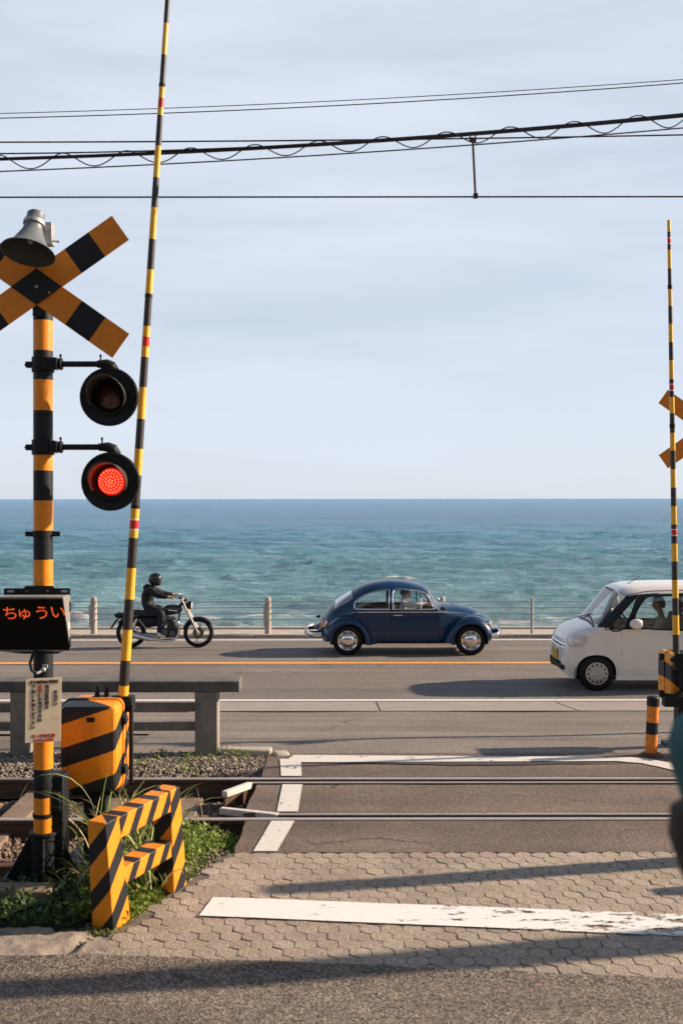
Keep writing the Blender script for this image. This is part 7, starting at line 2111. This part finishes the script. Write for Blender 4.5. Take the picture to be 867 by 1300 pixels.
    mb = MB(); head_geo(mb, hc + Vector((0.0, 0, -0.01)), (1, 0, -0.08), (0.05, 0, 1), 0.98, mi=0); mb.build('head', mt['skin'], r_)
    mb = MB(); rings = []
    for i in range(17):
        th = math.pi * (i / 16); ring = []
        for k in range(28):
            ph = 2 * math.pi * k / 28
            x, y, z = math.sin(th) * math.cos(ph), math.sin(th) * math.sin(ph), -math.cos(th)
            X, Y, Z = 0.158 * x, 0.134 * y, 0.156 * z
            if z < -0.1: X = X * (1 - 0.25 * (-z - 0.1)) + 0.03 * (-z)
            if x > 0.55 and -0.5 < z < 0.22: X -= 0.040 * min(1, (x - 0.55) * 3) * (1 - abs((z + 0.14) / 0.36) ** 4)
            ring.append(hc + Vector((X, Y, max(Z, -0.125))))
        rings.append(ring)
    mb.rings(rings, 0, True, True); hm = mb.build('helmet', car_paint('black_helmet_paint', (0.006, 0.007, 0.009), 0.15), r_)
    mb = MB(); rings = []
    for i in range(7):
        z = -0.075 + 0.10 * i / 6; ring = []
        for k in range(15):
            ph = R(-62 + 124 * k / 14); rr2 = math.sqrt(max(0.02, 1 - (z / 0.150) ** 2)); ring.append(hc + Vector((0.146 * rr2 * math.cos(ph), 0.128 * rr2 * math.sin(ph), z)))
        rings.append(ring)
    mb.rings(rings, 0, True, False, closed=False); mb.build('visor', glass_mat('clear_visor', (0.75, 0.75, 0.75), 0.15), hm, fixn=False)
    mb = MB(); mb.sphere(P(186.3, 745.5), (0.085, 0.13, 0.065), 14, 9, rot=Matrix.Rotation(R(-25), 3, 'Y')); mb.build('jacket_hood', mjk, r_)
    mb = MB(); mb.tube([P(182.8, 771.5, -0.11), P(188, 770.5, -0.17), P(193.5, 767.5, -0.15)], [0.02, 0.022, 0.016], 8); mb.build('shirt_hem', mt['white_band'], r_)
build_bike()

# ------------------------------------------------------------------ bystander close to the lens, mostly outside the frame
def build_bystander():
    D = 1.42; gx = 0.703; gy = D
    g = gz(gy)
    f = Fig(); H = 1.74
    P = lambda x, y, z: Vector((x, y, z))
    hip = f.p(P(0, 0, 0.95), (0.16, 0.125))
    sp1 = f.chain(hip, [(P(0, 0.0, 1.10), (0.145, 0.11)), (P(0, 0.01, 1.28), (0.165, 0.12)), (P(0, 0.02, 1.41), (0.15, 0.10))])
    f.chain(sp1, [(P(0, 0.01, 1.50), 0.058), (P(0, 0.0, 1.56), 0.055), (P(0, 0, 1.60), 0.06)])
    # left arm hangs with the hand holding the strap of a dark shoulder bag
    s_ = f.chain(sp1, [(P(-0.228, 0.01, 1.45), 0.088)])
    wr = P(-0.205, -0.12, 1.345)
    w_ = f.chain(s_, [(P(-0.10, -0.02, 1.20), 0.050), (wr, 0.030)])
    f.hand(w_, wr, (-0.25, -0.2, 0.6), (-0.6, -1, 0.2), 1.2)
    s_ = f.chain(sp1, [(P(0.185, 0.01, 1.425), 0.068)])
    wr2 = P(0.23, -0.05, 0.88)
    w_ = f.chain(s_, [(P(0.245, 0.03, 1.14), 0.052), (wr2, 0.030)]); f.hand(w_, wr2, (0, -0.1, -1), (1, 0, 0), 0.4)
    for sg in (-1, 1):
        f.chain(hip, [(P(sg * 0.09, 0, 0.86), 0.10), (P(sg * 0.10, -0.01, 0.49), 0.066), (P(sg * 0.10, 0.03, 0.12), 0.045), (P(sg * 0.10, 0.02, 0.055), 0.048), (P(sg * 0.11, -0.12, 0.04), 0.040)])
    V, Fc = skin_mesh(f.v, f.e, hip)
    def mf(c):
        if c.z > 1.53: return 1
        if (c - wr).length < 0.13 and c.x < -0.13 and c.y < -0.07: return 1
        if c.z < 0.84 and c.x > 0.19: return 1
        return 0 if c.z > 0.93 else (3 if c.z < 0.09 else 2)
    p = finish_person(V, Fc, mf, [M('teal_jacket', (0.012, 0.085, 0.095), 0.8, var=0.2, bump=0.3, bs=20), mt['skin'], M('brown_trousers', (0.035, 0.022, 0.018), 0.9), M('dark_shoes', (0.02, 0.02, 0.02), 0.6)], 'person', None, (P(0, 0.0, 1.645), (-0.3, 1, 0), (0, 0, 1), 1.0))
    p.location = (gx, gy, g); p.scale = (1, 1, 1)
    tag(p, 'blurred bystander in a teal jacket at the right edge, close to the lens', 'person')
    mb = MB(); hair_geo(mb, P(0, 0.0, 1.655), (-0.3, 1, 0), (0, 0, 1), 1.05, low=-0.6); mb.build('hair', mt['hair'], p)
    mb = MB()
    secs = []
    for z, w, t in ((1.40, 0.14, 0.03), (1.385, 0.175, 0.05), (1.35, 0.18, 0.055), (1.30, 0.15, 0.055), (1.265, 0.08, 0.04)):
        secs.append([(-0.205 + w * 0.55 * math.copysign(abs(math.cos(a)) ** .7, math.cos(a)), -0.13 + t * math.copysign(abs(math.sin(a)) ** .7, math.sin(a)), z) for a in [2 * math.pi * k / 20 for k in range(20)]])
    mb.rings(secs, 0, True, True); bag = mb.build('shoulder_bag', M('dark_brown_bag', (0.022, 0.014, 0.012), 0.8, bump=0.3, bs=40), None)
    bag.location = p.location; tag(bag, 'dark bag carried by the blurred bystander at the right edge', 'bag')
    mb = MB(); mb.tube([(-0.18, -0.13, 1.28), (-0.17, -0.09, 1.42), (-0.11, 0.02, 1.505), (-0.12, 0.12, 1.42), (-0.17, 0.02, 1.15)], 0.012, 6); mb.build('strap', mt['black_matte'], bag)
build_bystander()
